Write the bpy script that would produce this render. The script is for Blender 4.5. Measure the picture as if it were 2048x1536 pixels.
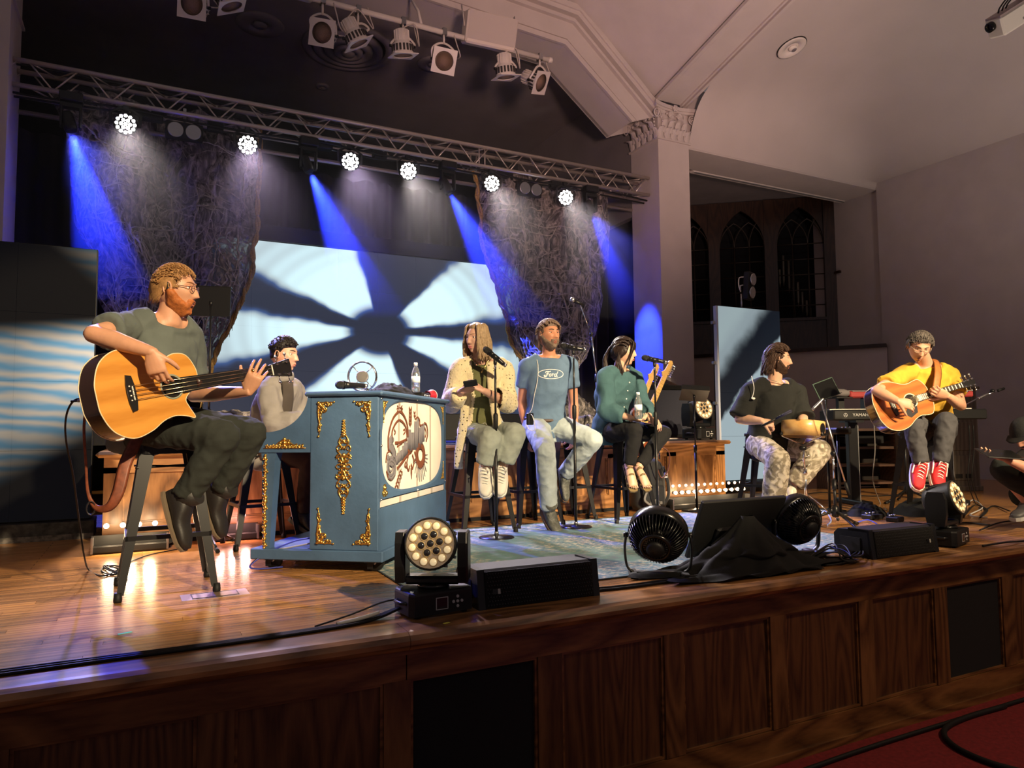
import bpy, bmesh, math, random
import numpy as np
from mathutils import Vector, Matrix, noise
for o in list(bpy.data.objects): bpy.data.objects.remove(o, do_unlink=True)
SC = bpy.context.scene
COL = SC.collection
random.seed(7)
PI = math.pi
# ------------------------------------------------------------------ camera (x along the stage edge, y upstage, z up, stage top at z=0)
F, CX, CY, CAMH = 1435.0, 1024.0, 768.0, 0.78
def _n(v):
    v = np.array(v, float); return v / np.linalg.norm(v)
_up = -_n([(822 - CX) / F, (-21500 - CY) / F, 1])
if _up[1] > 0: _up = -_up
_X = _n([(3840 - CX) / F, (843 - CY) / F, 1]); _X = _n(_X - _up * _X.dot(_up))
RM = np.array([_X, np.cross(_up, _X), _up])       # camera axes (right, down, forward) -> world
CPOS = np.array([0, 0, CAMH])
cam_d = bpy.data.cameras.new('camera'); cam = bpy.data.objects.new('camera', cam_d); COL.objects.link(cam)
r_, d_, f_ = RM[:, 0], RM[:, 1], RM[:, 2]
cam.matrix_world = Matrix(((r_[0], -d_[0], -f_[0], 0), (r_[1], -d_[1], -f_[1], 0), (r_[2], -d_[2], -f_[2], CAMH), (0, 0, 0, 1)))
cam_d.sensor_width = 36; cam_d.lens = 36 * F / 2048; cam_d.clip_start = 0.05; cam_d.clip_end = 100
SC.camera = cam
def ray(px, py): return RM @ np.array([(px - CX) / F, (py - CY) / F, 1.0])
def at(px, py, dep): return Vector(CPOS + ray(px, py) * dep)      # dep: metres straight ahead of the camera
def onz(px, py, z=0.0): d = ray(px, py); return Vector(CPOS + d * ((z - CAMH) / d[2]))
def ony(px, py, y): d = ray(px, py); return Vector(CPOS + d * (y / d[1]))
def onx(px, py, x): d = ray(px, py); return Vector(CPOS + d * (x / d[0]))
def cv(x, y, z): return Vector(RM @ np.array([x, y, z], float)).normalized()   # direction from (right, down, forward)
# ------------------------------------------------------------------ view, world
SC.view_settings.view_transform = 'Standard'; SC.view_settings.look = 'None'
SC.view_settings.exposure = 0.45; SC.view_settings.gamma = 1.0; SC.view_settings.use_curve_mapping = False
W = bpy.data.worlds.new('house'); SC.world = W; W.use_nodes = True
W.node_tree.nodes['Background'].inputs[0].default_value = (0.62, 0.50, 0.52, 1)
W.node_tree.nodes['Background'].inputs[1].default_value = 0.14
# ------------------------------------------------------------------ lamps of the place, plus added fill
def aim(o, target): o.rotation_euler = (Vector(target) - Vector(o.location)).to_track_quat('-Z', 'Y').to_euler()
def spot(name, loc, target, power, col, deg, blend=0.5, size=0.08):
    l = bpy.data.lights.new(name, 'SPOT'); l.energy = power; l.color = col; l.spot_size = math.radians(deg); l.spot_blend = blend
    l.shadow_soft_size = size
    o = bpy.data.objects.new(name, l); COL.objects.link(o); o.location = loc; aim(o, target); return o
def point(name, loc, power, col, size=0.05):
    l = bpy.data.lights.new(name, 'POINT'); l.energy = power; l.color = col; l.shadow_soft_size = size
    o = bpy.data.objects.new(name, l); COL.objects.link(o); o.location = loc; return o
WARM = (1.0, 0.77, 0.47)
# front of house profile spots hung over the audience
spot('front_of_house_spot', (2.5, -4.6, 4.9), (0.30, 4.4, 1.10), 4600, WARM, 20, 0.30, 0.10)
spot('front_of_house_spot', (2.9, -4.6, 4.9), (2.4, 5.2, 0.90), 4600, WARM, 21, 0.40, 0.10)
spot('front_of_house_spot', (3.4, -4.6, 4.9), (4.6, 5.3, 0.70), 4500, WARM, 21, 0.45, 0.10)
spot('front_of_house_spot', (4.4, -4.4, 4.9), (6.5, 4.6, 0.65), 3900, WARM, 21, 0.45, 0.10)
# dim house lighting: one downlight over the aisle, two added spots without fixtures for light bounced onto the vault
spot('house_downlight', (5.6, -1.0, 5.6), (4.6, 2.8, -0.4), 420, (1, 0.66, 0.38), 50, 1.0, 0.3)
spot('vault_fill_spot', (1.2, -1.5, 1.2), (5.4, 7.6, 6.2), 1500, (1.0, 0.60, 0.50), 44, 0.9, 0.4)
spot('vault_fill_spot', (8.2, 0.3, -0.5), (8.8, 4.6, 6.0), 620, (1.0, 0.80, 0.70), 74, 1.0, 0.4)
# ------------------------------------------------------------------ materials
MATS = {}
def NT(m): return m.node_tree.nodes, m.node_tree.links
def mat(name, col, rough=0.5, metal=0.0, var=0.0, vscale=8.0, bump=0.0, bscale=60.0, spec=0.5, emit=None, estr=0.0, trans=0.0, alpha=1.0, sheen=0.0, coat=0.0):
    if name in MATS: return MATS[name]
    m = bpy.data.materials.new(name); m.use_nodes = True; N, L = NT(m); b = N['Principled BSDF']
    b.inputs['Base Color'].default_value = (*col, 1); b.inputs['Roughness'].default_value = rough; b.inputs['Metallic'].default_value = metal
    b.inputs['Specular IOR Level'].default_value = spec; b.inputs['Transmission Weight'].default_value = trans; b.inputs['Alpha'].default_value = alpha
    b.inputs['Sheen Weight'].default_value = sheen; b.inputs['Coat Weight'].default_value = coat
    if emit: b.inputs['Emission Color'].default_value = (*emit, 1); b.inputs['Emission Strength'].default_value = estr
    tc = None
    if var > 0 or bump > 0:
        tc = N.new('ShaderNodeTexCoord')
    if var > 0:
        nz = N.new('ShaderNodeTexNoise'); nz.inputs['Scale'].default_value = vscale; nz.inputs['Detail'].default_value = 5
        L.new(tc.outputs['Object'], nz.inputs['Vector'])
        rp = N.new('ShaderNodeMapRange'); rp.inputs[1].default_value = 0.3; rp.inputs[2].default_value = 0.7
        rp.inputs[3].default_value = 1 - var; rp.inputs[4].default_value = 1 + var
        L.new(nz.outputs['Fac'], rp.inputs[0])
        mx = N.new('ShaderNodeVectorMath'); mx.operation = 'SCALE'; mx.inputs[0].default_value = col
        L.new(rp.outputs[0], mx.inputs['Scale']); L.new(mx.outputs[0], b.inputs['Base Color'])
    if bump > 0:
        nz = N.new('ShaderNodeTexNoise'); nz.inputs['Scale'].default_value = bscale; nz.inputs['Detail'].default_value = 4
        L.new(tc.outputs['Object'], nz.inputs['Vector'])
        bp = N.new('ShaderNodeBump'); bp.inputs['Strength'].default_value = bump; bp.inputs['Distance'].default_value = 0.01
        L.new(nz.outputs['Fac'], bp.inputs['Height']); L.new(bp.outputs[0], b.inputs['Normal'])
    MATS[name] = m; return m
def wood(name, c1, c2, rough=0.35, scale=(1, 1, 1), axis='Z', grain=9.0, dist=6.0, coat=0.0, bump=0.12, coord='Object', rnd=0.0):
    """oak-like grain running along the given axis"""
    if name in MATS: return MATS[name]
    m = bpy.data.materials.new(name); m.use_nodes = True; N, L = NT(m); b = N['Principled BSDF']
    tc = N.new('ShaderNodeTexCoord'); mp = N.new('ShaderNodeMapping')
    s = {'X': (0.18, 1, 1), 'Y': (1, 0.18, 1), 'Z': (1, 1, 0.18)}[axis]
    mp.inputs['Scale'].default_value = [a * b_ for a, b_ in zip(s, scale)]
    L.new(tc.outputs[coord], mp.inputs['Vector'])
    src = mp.outputs[0]
    if rnd > 0:
        oi = N.new('ShaderNodeObjectInfo'); ad = N.new('ShaderNodeVectorMath'); ad.operation = 'ADD'
        sc_ = N.new('ShaderNodeVectorMath'); sc_.operation = 'SCALE'; sc_.inputs[0].default_value = (37, 17, 29)
        L.new(oi.outputs['Random'], sc_.inputs['Scale']); L.new(src, ad.inputs[0]); L.new(sc_.outputs[0], ad.inputs[1]); src = ad.outputs[0]
    n1 = N.new('ShaderNodeTexNoise'); n1.inputs['Scale'].default_value = 2.2; n1.inputs['Detail'].default_value = 2
    L.new(src, n1.inputs['Vector'])
    if dist >= 5:      # contour lines of stretched noise: cathedral grain
        n1.inputs['Scale'].default_value = 3.4; n1.inputs['Detail'].default_value = 1.0
        wv = N.new('ShaderNodeMath'); wv.operation = 'PINGPONG'; wv.inputs[1].default_value = 1.0; mu = N.new('ShaderNodeMath'); mu.operation = 'MULTIPLY'; mu.inputs[1].default_value = 26
        L.new(n1.outputs['Fac'], mu.inputs[0]); L.new(mu.outputs[0], wv.inputs[0])
    else:
        wv = N.new('ShaderNodeTexWave'); wv.wave_type = 'RINGS'; wv.rings_direction = axis
        wv.inputs['Scale'].default_value = grain; wv.inputs['Distortion'].default_value = dist; wv.inputs['Detail'].default_value = 2; wv.inputs['Detail Scale'].default_value = 1.6
        L.new(src, wv.inputs['Vector'])
    n2 = N.new('ShaderNodeTexNoise'); n2.inputs['Scale'].default_value = 60; n2.inputs['Detail'].default_value = 3
    L.new(src, n2.inputs['Vector'])
    a1 = N.new('ShaderNodeMath'); a1.operation = 'MULTIPLY_ADD'; a1.inputs[1].default_value = 0.55; L.new(wv.outputs[0] if dist >= 5 else wv.outputs['Fac'], a1.inputs[0])
    a2 = N.new('ShaderNodeMath'); a2.operation = 'MULTIPLY_ADD'; a2.inputs[1].default_value = 0.6; a2.inputs[2].default_value = -0.12; L.new(n2.outputs['Fac'], a2.inputs[0]); L.new(a2.outputs[0], a1.inputs[2])
    cr = N.new('ShaderNodeValToRGB'); e = cr.color_ramp.elements
    e[0].position = 0.1; e[0].color = (*c1, 1); e[1].position = 0.75; e[1].color = (*c2, 1)
    L.new(a1.outputs[0], cr.inputs[0])
    last = cr.outputs[0]
    if rnd > 0:
        hs = N.new('ShaderNodeHueSaturation'); rr = N.new('ShaderNodeMapRange'); rr.inputs[3].default_value = 1 - rnd; rr.inputs[4].default_value = 1 + rnd
        L.new(oi.outputs['Random'], rr.inputs[0]); L.new(rr.outputs[0], hs.inputs['Value']); L.new(last, hs.inputs['Color']); last = hs.outputs[0]
    L.new(last, b.inputs['Base Color']); b.inputs['Roughness'].default_value = rough; b.inputs['Coat Weight'].default_value = coat; b.inputs['Coat Roughness'].default_value = 0.15
    bp = N.new('ShaderNodeBump'); bp.inputs['Strength'].default_value = bump; bp.inputs['Distance'].default_value = 0.003
    L.new(a1.outputs[0], bp.inputs['Height']); L.new(bp.outputs[0], b.inputs['Normal'])
    MATS[name] = m; return m
def glow(name, col, strength):
    if name in MATS: return MATS[name]
    m = bpy.data.materials.new(name); m.use_nodes = True; N, L = NT(m); N.remove(N['Principled BSDF'])
    e = N.new('ShaderNodeEmission'); e.inputs[0].default_value = (*col, 1); e.inputs[1].default_value = strength
    L.new(e.outputs[0], N['Material Output'].inputs[0]); MATS[name] = m; return m
BLK = mat('black_powdercoat', (0.008, 0.008, 0.009), 0.34, spec=.4)
BLKG = mat('black_gloss_plastic', (0.006, 0.006, 0.006), 0.22, spec=.4)
BLKM = mat('black_matte_plastic', (0.009, 0.009, 0.0095), 0.5, bump=0.1, bscale=200, spec=.3)
RUB = mat('black_rubber', (0.007, 0.007, 0.007), 0.6, spec=.3)
CHR = mat('chrome', (0.75, 0.75, 0.76), 0.16, 1.0)
STEEL = mat('brushed_steel', (0.5, 0.5, 0.5), 0.35, 1.0)
WHITEP = mat('white_paint_metal', (0.72, 0.66, 0.60), 0.45)
GLASS = mat('clear_plastic', (0.95, 0.97, 0.98), 0.05, trans=1.0)
# ------------------------------------------------------------------ mesh builder
class MB:
    def __init__(s): s.v = []; s.f = []; s.mi = []; s.cur = 0; s.sm = []; s.smooth = False
    def m(s, i): s.cur = i; return s
    def s(s, flag): s.smooth = flag; return s
    def add(s, vs, fs, smooth=None):
        k = len(s.v); s.v += [Vector(p) for p in vs]
        for f in fs: s.f.append([k + i for i in f]); s.mi.append(s.cur); s.sm.append(s.smooth if smooth is None else smooth)
        return s
    def box(s, c, d, M=None, bev=0.0):
        x, y, z = d[0] / 2, d[1] / 2, d[2] / 2
        if bev <= 0:
            vs = [(sx * x, sy * y, sz * z) for sz in (-1, 1) for sy in (-1, 1) for sx in (-1, 1)]
            fs = [(0, 2, 3, 1), (4, 5, 7, 6), (0, 1, 5, 4), (2, 6, 7, 3), (0, 4, 6, 2), (1, 3, 7, 5)]
        else:
            b = min(bev, x * .95, y * .95, z * .95); vs = []; idx = {}
            for sx in (-1, 1):
                for sy in (-1, 1):
                    for sz in (-1, 1):
                        for a in range(3):
                            p = [sx * x, sy * y, sz * z]
                            for q in range(3):
                                if q != a: p[q] -= (sx, sy, sz)[q] * b
                            idx[(sx, sy, sz, a)] = len(vs); vs.append(p)
            fs = []
            for a in range(3):
                o1, o2 = (a + 1) % 3, (a + 2) % 3
                for sg in (-1, 1):
                    q = []
                    for s1, s2 in ((-1, -1), (1, -1), (1, 1), (-1, 1)):
                        k = [0, 0, 0]; k[a] = sg; k[o1] = s1; k[o2] = s2; q.append(idx[(*k, a)])
                    fs.append(q if sg > 0 else q[::-1])
            for a in range(3):          # edges along axis a
                o1, o2 = (a + 1) % 3, (a + 2) % 3
                for s1 in (-1, 1):
                    for s2 in (-1, 1):
                        k0 = [0, 0, 0]; k0[o1] = s1; k0[o2] = s2; k1 = list(k0); k0[a] = -1; k1[a] = 1
                        q = [idx[(*k0, o1)], idx[(*k0, o2)], idx[(*k1, o2)], idx[(*k1, o1)]]
                        fs.append(q if s1 * s2 < 0 else q[::-1])
            for sx in (-1, 1):
                for sy in (-1, 1):
                    for sz in (-1, 1):
                        q = [idx[(sx, sy, sz, a)] for a in range(3)]; fs.append(q if sx * sy * sz > 0 else q[::-1])
        c = Vector(c); vs = [(M @ Vector(p) if M else Vector(p)) + c for p in vs]
        return s.add(vs, fs, False)
    def tube(s, pts, rad, n=10, cap=True, ell=None, closed=False, up=None, smooth=True):
        """swept tube; rad number or list; ell=(list of) (a,b) half axes with 'up' the direction of b"""
        pts = [Vector(p) for p in pts]; m_ = len(pts)
        if m_ < 2: return s
        T = []
        for i in range(m_):
            if closed: t = pts[(i + 1) % m_] - pts[i - 1]
            else: t = (pts[min(i + 1, m_ - 1)] - pts[max(i - 1, 0)])
            T.append(t.normalized() if t.length > 1e-9 else Vector((0, 0, 1)))
        u = Vector(up) if up is not None else (Vector((0, 0, 1)) if abs(T[0].z) < 0.9 else Vector((1, 0, 0)))
        u = (u - T[0] * u.dot(T[0])).normalized(); vs = []; fs = []
        for i in range(m_):
            if i: 
                u = (Vector(up) if up is not None else u); u = u - T[i] * u.dot(T[i])
                u = u.normalized() if u.length > 1e-6 else T[i].orthogonal().normalized()
            w = T[i].cross(u)
            if ell is not None: a, b = ell[i] if isinstance(ell[0], (tuple, list)) else ell
            else: a = b = rad[i] if isinstance(rad, (list, tuple)) else rad
            for k in range(n):
                t = 2 * PI * k / n; vs.append(pts[i] + w * (a * math.cos(t)) + u * (b * math.sin(t)))
        for i in range(m_ - 1 + (1 if closed else 0)):
            j = (i + 1) % m_
            for k in range(n):
                k2 = (k + 1) % n; fs.append((i * n + k, i * n + k2, j * n + k2, j * n + k))
        s.add(vs, fs, smooth)
        if cap and not closed:
            b0 = len(s.v) - len(vs); s.f.append([b0 + k for k in range(n)][::-1]); s.f.append([b0 + (m_ - 1) * n + k for k in range(n)])
            s.mi += [s.cur] * 2; s.sm += [False] * 2
        return s
    def rod(s, a, b, r, n=10, r2=None): return s.tube([a, b], [r, r if r2 is None else r2], n)
    def lathe(s, prof, n=24, M=None, o=(0, 0, 0), smooth=True, ang=2 * PI, cap=True):
        """prof: (radius, height) pairs turned about local z"""
        vs = []; fs = []; full = abs(ang - 2 * PI) < 1e-6; cols = n if full else n + 1; o = Vector(o)
        for r, z in prof:
            for k in range(cols):
                t = ang * k / n; p = Vector((r * math.cos(t), r * math.sin(t), z)); vs.append((M @ p if M else p) + o)
        for i in range(len(prof) - 1):
            for k in range(n):
                k2 = (k + 1) % cols; fs.append((i * cols + k, i * cols + k2, (i + 1) * cols + k2, (i + 1) * cols + k))
        s.add(vs, fs, smooth)
        b0 = len(s.v) - len(vs)
        if full and cap:
            for i, fl in ((0, True), (len(prof) - 1, False)):
                if prof[i][0] > 1e-5:
                    q = [b0 + i * cols + k for k in range(n)]; s.f.append(q[::-1] if fl else q); s.mi.append(s.cur); s.sm.append(False)
        return s
    def ball(s, c, r, n=14, M=None):
        rr = r if isinstance(r, (tuple, list)) else (r, r, r); h = max(6, n // 2); vs = []; fs = []; c = Vector(c)
        for i in range(h + 1):
            a = PI * i / h
            for k in range(n):
                t = 2 * PI * k / n; p = Vector((rr[0] * math.sin(a) * math.cos(t), rr[1] * math.sin(a) * math.sin(t), rr[2] * math.cos(a))); vs.append((M @ p if M else p) + c)
        for i in range(h):
            for k in range(n): fs.append((i * n + k, (i + 1) * n + k, (i + 1) * n + (k + 1) % n, i * n + (k + 1) % n))
        return s.add(vs, fs, True)
    def prism(s, poly, h, M=None, o=(0, 0, 0), smooth=False, bev=0.0):
        """polygon in local xy from z=0 to z=h (bev: rounded top rim)"""
        n = len(poly); o = Vector(o)
        rings = [(0.0, 0.0), (h, 0.0)] if bev <= 0 else [(0.0, 0.0), (h - bev, 0.0), (h - bev * .3, bev * .3), (h, bev)]
        cx_ = sum(p[0] for p in poly) / n; cy_ = sum(p[1] for p in poly) / n; vs = []
        for z, ins in rings:
            for (x, y) in poly:
                d = math.hypot(x - cx_, y - cy_) or 1; k = 1 - ins / d; p = Vector((cx_ + (x - cx_) * k, cy_ + (y - cy_) * k, z)); vs.append((M @ p if M else p) + o)
        fs = []
        for r in range(len(rings) - 1):
            for k in range(n): fs.append((r * n + k, r * n + (k + 1) % n, (r + 1) * n + (k + 1) % n, (r + 1) * n + k))
        s.add(vs, fs, smooth); b0 = len(s.v) - len(vs)
        s.f.append([b0 + k for k in range(n)][::-1]); s.f.append([b0 + (len(rings) - 1) * n + k for k in range(n)]); s.mi += [s.cur] * 2; s.sm += [False] * 2
        return s
    def grid(s, fn, nu, nv, smooth=True):
        vs = [fn(i / nu, j / nv) for j in range(nv + 1) for i in range(nu + 1)]
        fs = [(j * (nu + 1) + i, j * (nu + 1) + i + 1, (j + 1) * (nu + 1) + i + 1, (j + 1) * (nu + 1) + i) for j in range(nv) for i in range(nu)]
        return s.add(vs, fs, smooth)
    def mesh(s, name):
        me = bpy.data.meshes.new(name); me.from_pydata([tuple(p) for p in s.v], [], s.f); me.update()
        me.polygons.foreach_set('use_smooth', s.sm); me.polygons.foreach_set('material_index', s.mi); return me
    def build(s, name, mats, parent=None, loc=None, rot=None, fix=True):
        me = s.mesh(name)
        for q in (mats if isinstance(mats, (list, tuple)) else [mats]): me.materials.append(q)
        if fix:
            b = bmesh.new(); b.from_mesh(me); bmesh.ops.recalc_face_normals(b, faces=b.faces); b.to_mesh(me); b.free()
        o = bpy.data.objects.new(name, me); COL.objects.link(o)
        if parent is not None: o.parent = parent
        if loc is not None: o.location = loc
        if rot is not None: o.rotation_euler = rot
        return o
def tag(o, label=None, cat=None, group=None, kind=None):
    if label: o['label'] = label
    if cat: o['category'] = cat
    if group: o['group'] = group
    if kind: o['kind'] = kind
    return o
def thing(name, label, cat, loc=(0, 0, 0), rz=0.0, group=None, rot=None, M=None):
    o = bpy.data.objects.new(name, None); o.empty_display_size = 0.05; COL.objects.link(o)
    o.location = loc; o.rotation_euler = rot if rot else (0, 0, rz)
    if M is not None: o.matrix_world = M
    return tag(o, label, cat, group)
def copy_tree(o, parent=None):
    c = o.copy(); COL.objects.link(c)
    if parent is not None: c.parent = parent
    for ch in list(o.children): copy_tree(ch, c)
    return c
def frame(xa, za):
    """rotation matrix with local x along xa and local z as near za as can be"""
    x = Vector(xa).normalized(); z = Vector(za); z = (z - x * z.dot(x)).normalized(); y = z.cross(x)
    return Matrix((x, y, z)).transposed()
def zframe(za, xa=(1, 0, 0)):
    z = Vector(za).normalized(); x = Vector(xa); x = x - z * x.dot(z)
    if x.length < 1e-4: x = z.orthogonal()
    x.normalize(); return Matrix((x, z.cross(x), z)).transposed()
def bez(pts, n=8):
    """Catmull-Rom through the points"""
    P = [Vector(p) for p in pts]; out = []
    for i in range(len(P) - 1):
        a = P[i - 1] if i else P[0] * 2 - P[1]; b, c = P[i], P[i + 1]; d = P[i + 2] if i + 2 < len(P) else P[-1] * 2 - P[-2]
        for k in range(n):
            t = k / n; out.append(0.5 * ((2 * b) + (c - a) * t + (2 * a - 5 * b + 4 * c - d) * t * t + (3 * b - a - 3 * c + d) * t ** 3))
    out.append(P[-1]); return out
def sstep(a, b, x):
    t = min(1, max(0, (x - a) / (b - a) if b != a else 0)); return t * t * (3 - 2 * t)
def struct(o): o['kind'] = 'structure'; return o
# ================================================================== the setting
EY = 2.755                                   # stage edge
PLASTER = mat('painted_plaster', (0.56, 0.50, 0.47), 0.75, var=0.05, vscale=3)
PLASTERD = mat('stage_ceiling_paint', (0.20, 0.18, 0.18), 0.8, var=0.1, vscale=2)
DARKW = mat('black_stage_wall', (0.018, 0.018, 0.020), 0.85)
# house floor with red carpet
def carpet_mat():
    m = mat('red_carpet', (0.20, 0.012, 0.014), 0.95, var=0.25, vscale=40, bump=0.6, bscale=400); return m
fl = MB().box((3, -2.7, -0.975), (26, 11, 0.05)).build('floor', carpet_mat()); struct(fl)
# stage deck
def plank_mat():
    m = bpy.data.materials.new('far_deck_boards'); m.use_nodes = True; N, L = NT(m); b = N['Principled BSDF']
    tc = N.new('ShaderNodeTexCoord'); br = N.new('ShaderNodeTexBrick'); L.new(tc.outputs['Object'], br.inputs['Vector'])
    br.inputs['Scale'].default_value = 1; br.inputs['Brick Width'].default_value = 1.15; br.inputs['Row Height'].default_value = 0.06; br.inputs['Mortar Size'].default_value = 0.0012
    br.inputs['Color1'].default_value = (0.44, 0.205, 0.066, 1); br.inputs['Color2'].default_value = (0.34, 0.155, 0.048, 1); br.inputs['Mortar'].default_value = (0.05, 0.02, 0.01, 1); br.inputs['Bias'].default_value = -0.2
    L.new(br.outputs[0], b.inputs['Base Color']); b.inputs['Roughness'].default_value = 0.24
    bp = N.new('ShaderNodeBump'); bp.inputs['Strength'].default_value = 0.15; bp.inputs['Distance'].default_value = 0.002; nz = N.new('ShaderNodeTexNoise'); nz.inputs['Scale'].default_value = 3
    L.new(tc.outputs['Object'], nz.inputs['Vector']); L.new(nz.outputs[0], bp.inputs['Height']); L.new(bp.outputs[0], b.inputs['Normal'])
    return m
BOARD = wood('deck_board', (0.30, 0.135, 0.042), (0.50, 0.245, 0.080), 0.22, (1.1, 0.06, 0.02), 'X', 14, 3, 0.25, 0.05, rnd=0.28)
y1 = 4.92
deck = MB().box((4.85, (y1 + 13) / 2, -0.03), (13.3, 13 - y1, 0.06)); deck.box((4.85, (EY + .05 + y1) / 2, -0.042), (13.3, y1 - EY - .05, 0.05))
deck = deck.build('floor_stage', plank_mat()); struct(deck)
ub = MB().box((0, 0, 0), (1, 1, 1)).mesh('board'); ub.materials.append(BOARD)
row = 0; y = EY + 0.115
while y < y1 - 0.001:
    x = -1.45 - random.random() * 0.9
    while x < 7.4:
        ln = random.uniform(0.75, 1.65); x2 = min(x + ln, 7.6)
        if x2 - x > 0.05:
            o = bpy.data.objects.new('board', ub); COL.objects.link(o); o.parent = deck
            o.location = ((x + x2) / 2, y + 0.03, -0.0085 + random.uniform(-.0003, .0003)); o.scale = (x2 - x - 0.0012, 0.0588, 0.017)
        x = x2
    y += 0.06; row += 1
MB().box((10.0, (EY + .115 + y1) / 2, -0.0085), (5.0, y1 - EY - .115, 0.017)).build('board_field', deck.data.materials[0], deck)['kind'] = 'stuff'
# nosing
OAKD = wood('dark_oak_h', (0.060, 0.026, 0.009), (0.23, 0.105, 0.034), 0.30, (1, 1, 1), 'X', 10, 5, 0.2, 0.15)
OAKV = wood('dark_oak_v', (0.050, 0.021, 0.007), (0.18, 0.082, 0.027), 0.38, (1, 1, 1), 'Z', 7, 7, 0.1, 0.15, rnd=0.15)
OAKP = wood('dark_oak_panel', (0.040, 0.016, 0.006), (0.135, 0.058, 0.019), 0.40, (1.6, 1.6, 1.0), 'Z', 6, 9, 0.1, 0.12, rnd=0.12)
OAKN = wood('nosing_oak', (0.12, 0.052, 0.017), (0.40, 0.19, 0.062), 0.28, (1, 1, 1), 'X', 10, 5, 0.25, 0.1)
pr = [(0, 0), (0.115, 0), (0.115, -0.03), (0.115, -0.075), (-0.02, -0.075), (-0.045, -0.066), (-0.060, -0.045), (-0.060, -0.028), (-0.048, -0.010), (-0.025, -0.001)]
Mx = Matrix(((0, 0, 1), (1, 0, 0), (0, 1, 0)))         # profile (y,z) swept along x
cuts = [-1.9, 0.93, 3.2, 5.6, 8.2, 11.5]
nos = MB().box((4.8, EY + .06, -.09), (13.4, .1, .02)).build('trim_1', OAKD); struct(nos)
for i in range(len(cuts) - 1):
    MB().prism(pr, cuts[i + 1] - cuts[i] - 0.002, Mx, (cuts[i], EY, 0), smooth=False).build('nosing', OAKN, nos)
# stage front: rails, stiles, panels
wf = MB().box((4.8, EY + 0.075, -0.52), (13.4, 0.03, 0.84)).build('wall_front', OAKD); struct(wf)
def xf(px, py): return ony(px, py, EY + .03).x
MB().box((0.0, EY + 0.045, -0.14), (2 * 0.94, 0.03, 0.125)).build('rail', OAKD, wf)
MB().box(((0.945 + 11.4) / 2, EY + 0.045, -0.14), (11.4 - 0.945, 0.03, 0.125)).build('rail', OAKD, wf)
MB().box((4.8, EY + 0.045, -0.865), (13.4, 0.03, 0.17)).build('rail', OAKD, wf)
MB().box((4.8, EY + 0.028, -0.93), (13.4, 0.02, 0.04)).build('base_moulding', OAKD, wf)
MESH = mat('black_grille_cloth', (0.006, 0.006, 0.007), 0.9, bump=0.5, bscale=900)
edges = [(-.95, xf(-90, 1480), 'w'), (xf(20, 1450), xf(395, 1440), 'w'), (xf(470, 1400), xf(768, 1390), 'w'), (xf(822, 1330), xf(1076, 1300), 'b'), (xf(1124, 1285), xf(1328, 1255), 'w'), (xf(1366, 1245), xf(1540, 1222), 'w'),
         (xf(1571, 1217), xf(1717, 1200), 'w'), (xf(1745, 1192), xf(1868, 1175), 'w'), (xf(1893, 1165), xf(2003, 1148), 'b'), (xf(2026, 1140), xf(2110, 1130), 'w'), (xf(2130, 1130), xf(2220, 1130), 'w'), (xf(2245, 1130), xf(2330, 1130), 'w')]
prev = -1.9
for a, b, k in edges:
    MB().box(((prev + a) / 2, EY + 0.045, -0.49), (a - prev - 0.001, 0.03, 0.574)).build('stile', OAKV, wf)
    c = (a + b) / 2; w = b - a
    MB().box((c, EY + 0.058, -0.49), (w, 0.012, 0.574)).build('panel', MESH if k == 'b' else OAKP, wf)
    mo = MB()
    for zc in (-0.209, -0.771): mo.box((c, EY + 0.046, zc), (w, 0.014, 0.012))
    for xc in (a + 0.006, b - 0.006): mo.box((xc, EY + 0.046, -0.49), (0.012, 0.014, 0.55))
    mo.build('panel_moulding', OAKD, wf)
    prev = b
MB().box(((prev + 11.4) / 2, EY + 0.045, -0.49), (11.4 - prev, 0.03, 0.574)).build('stile', OAKV, wf)
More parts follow.
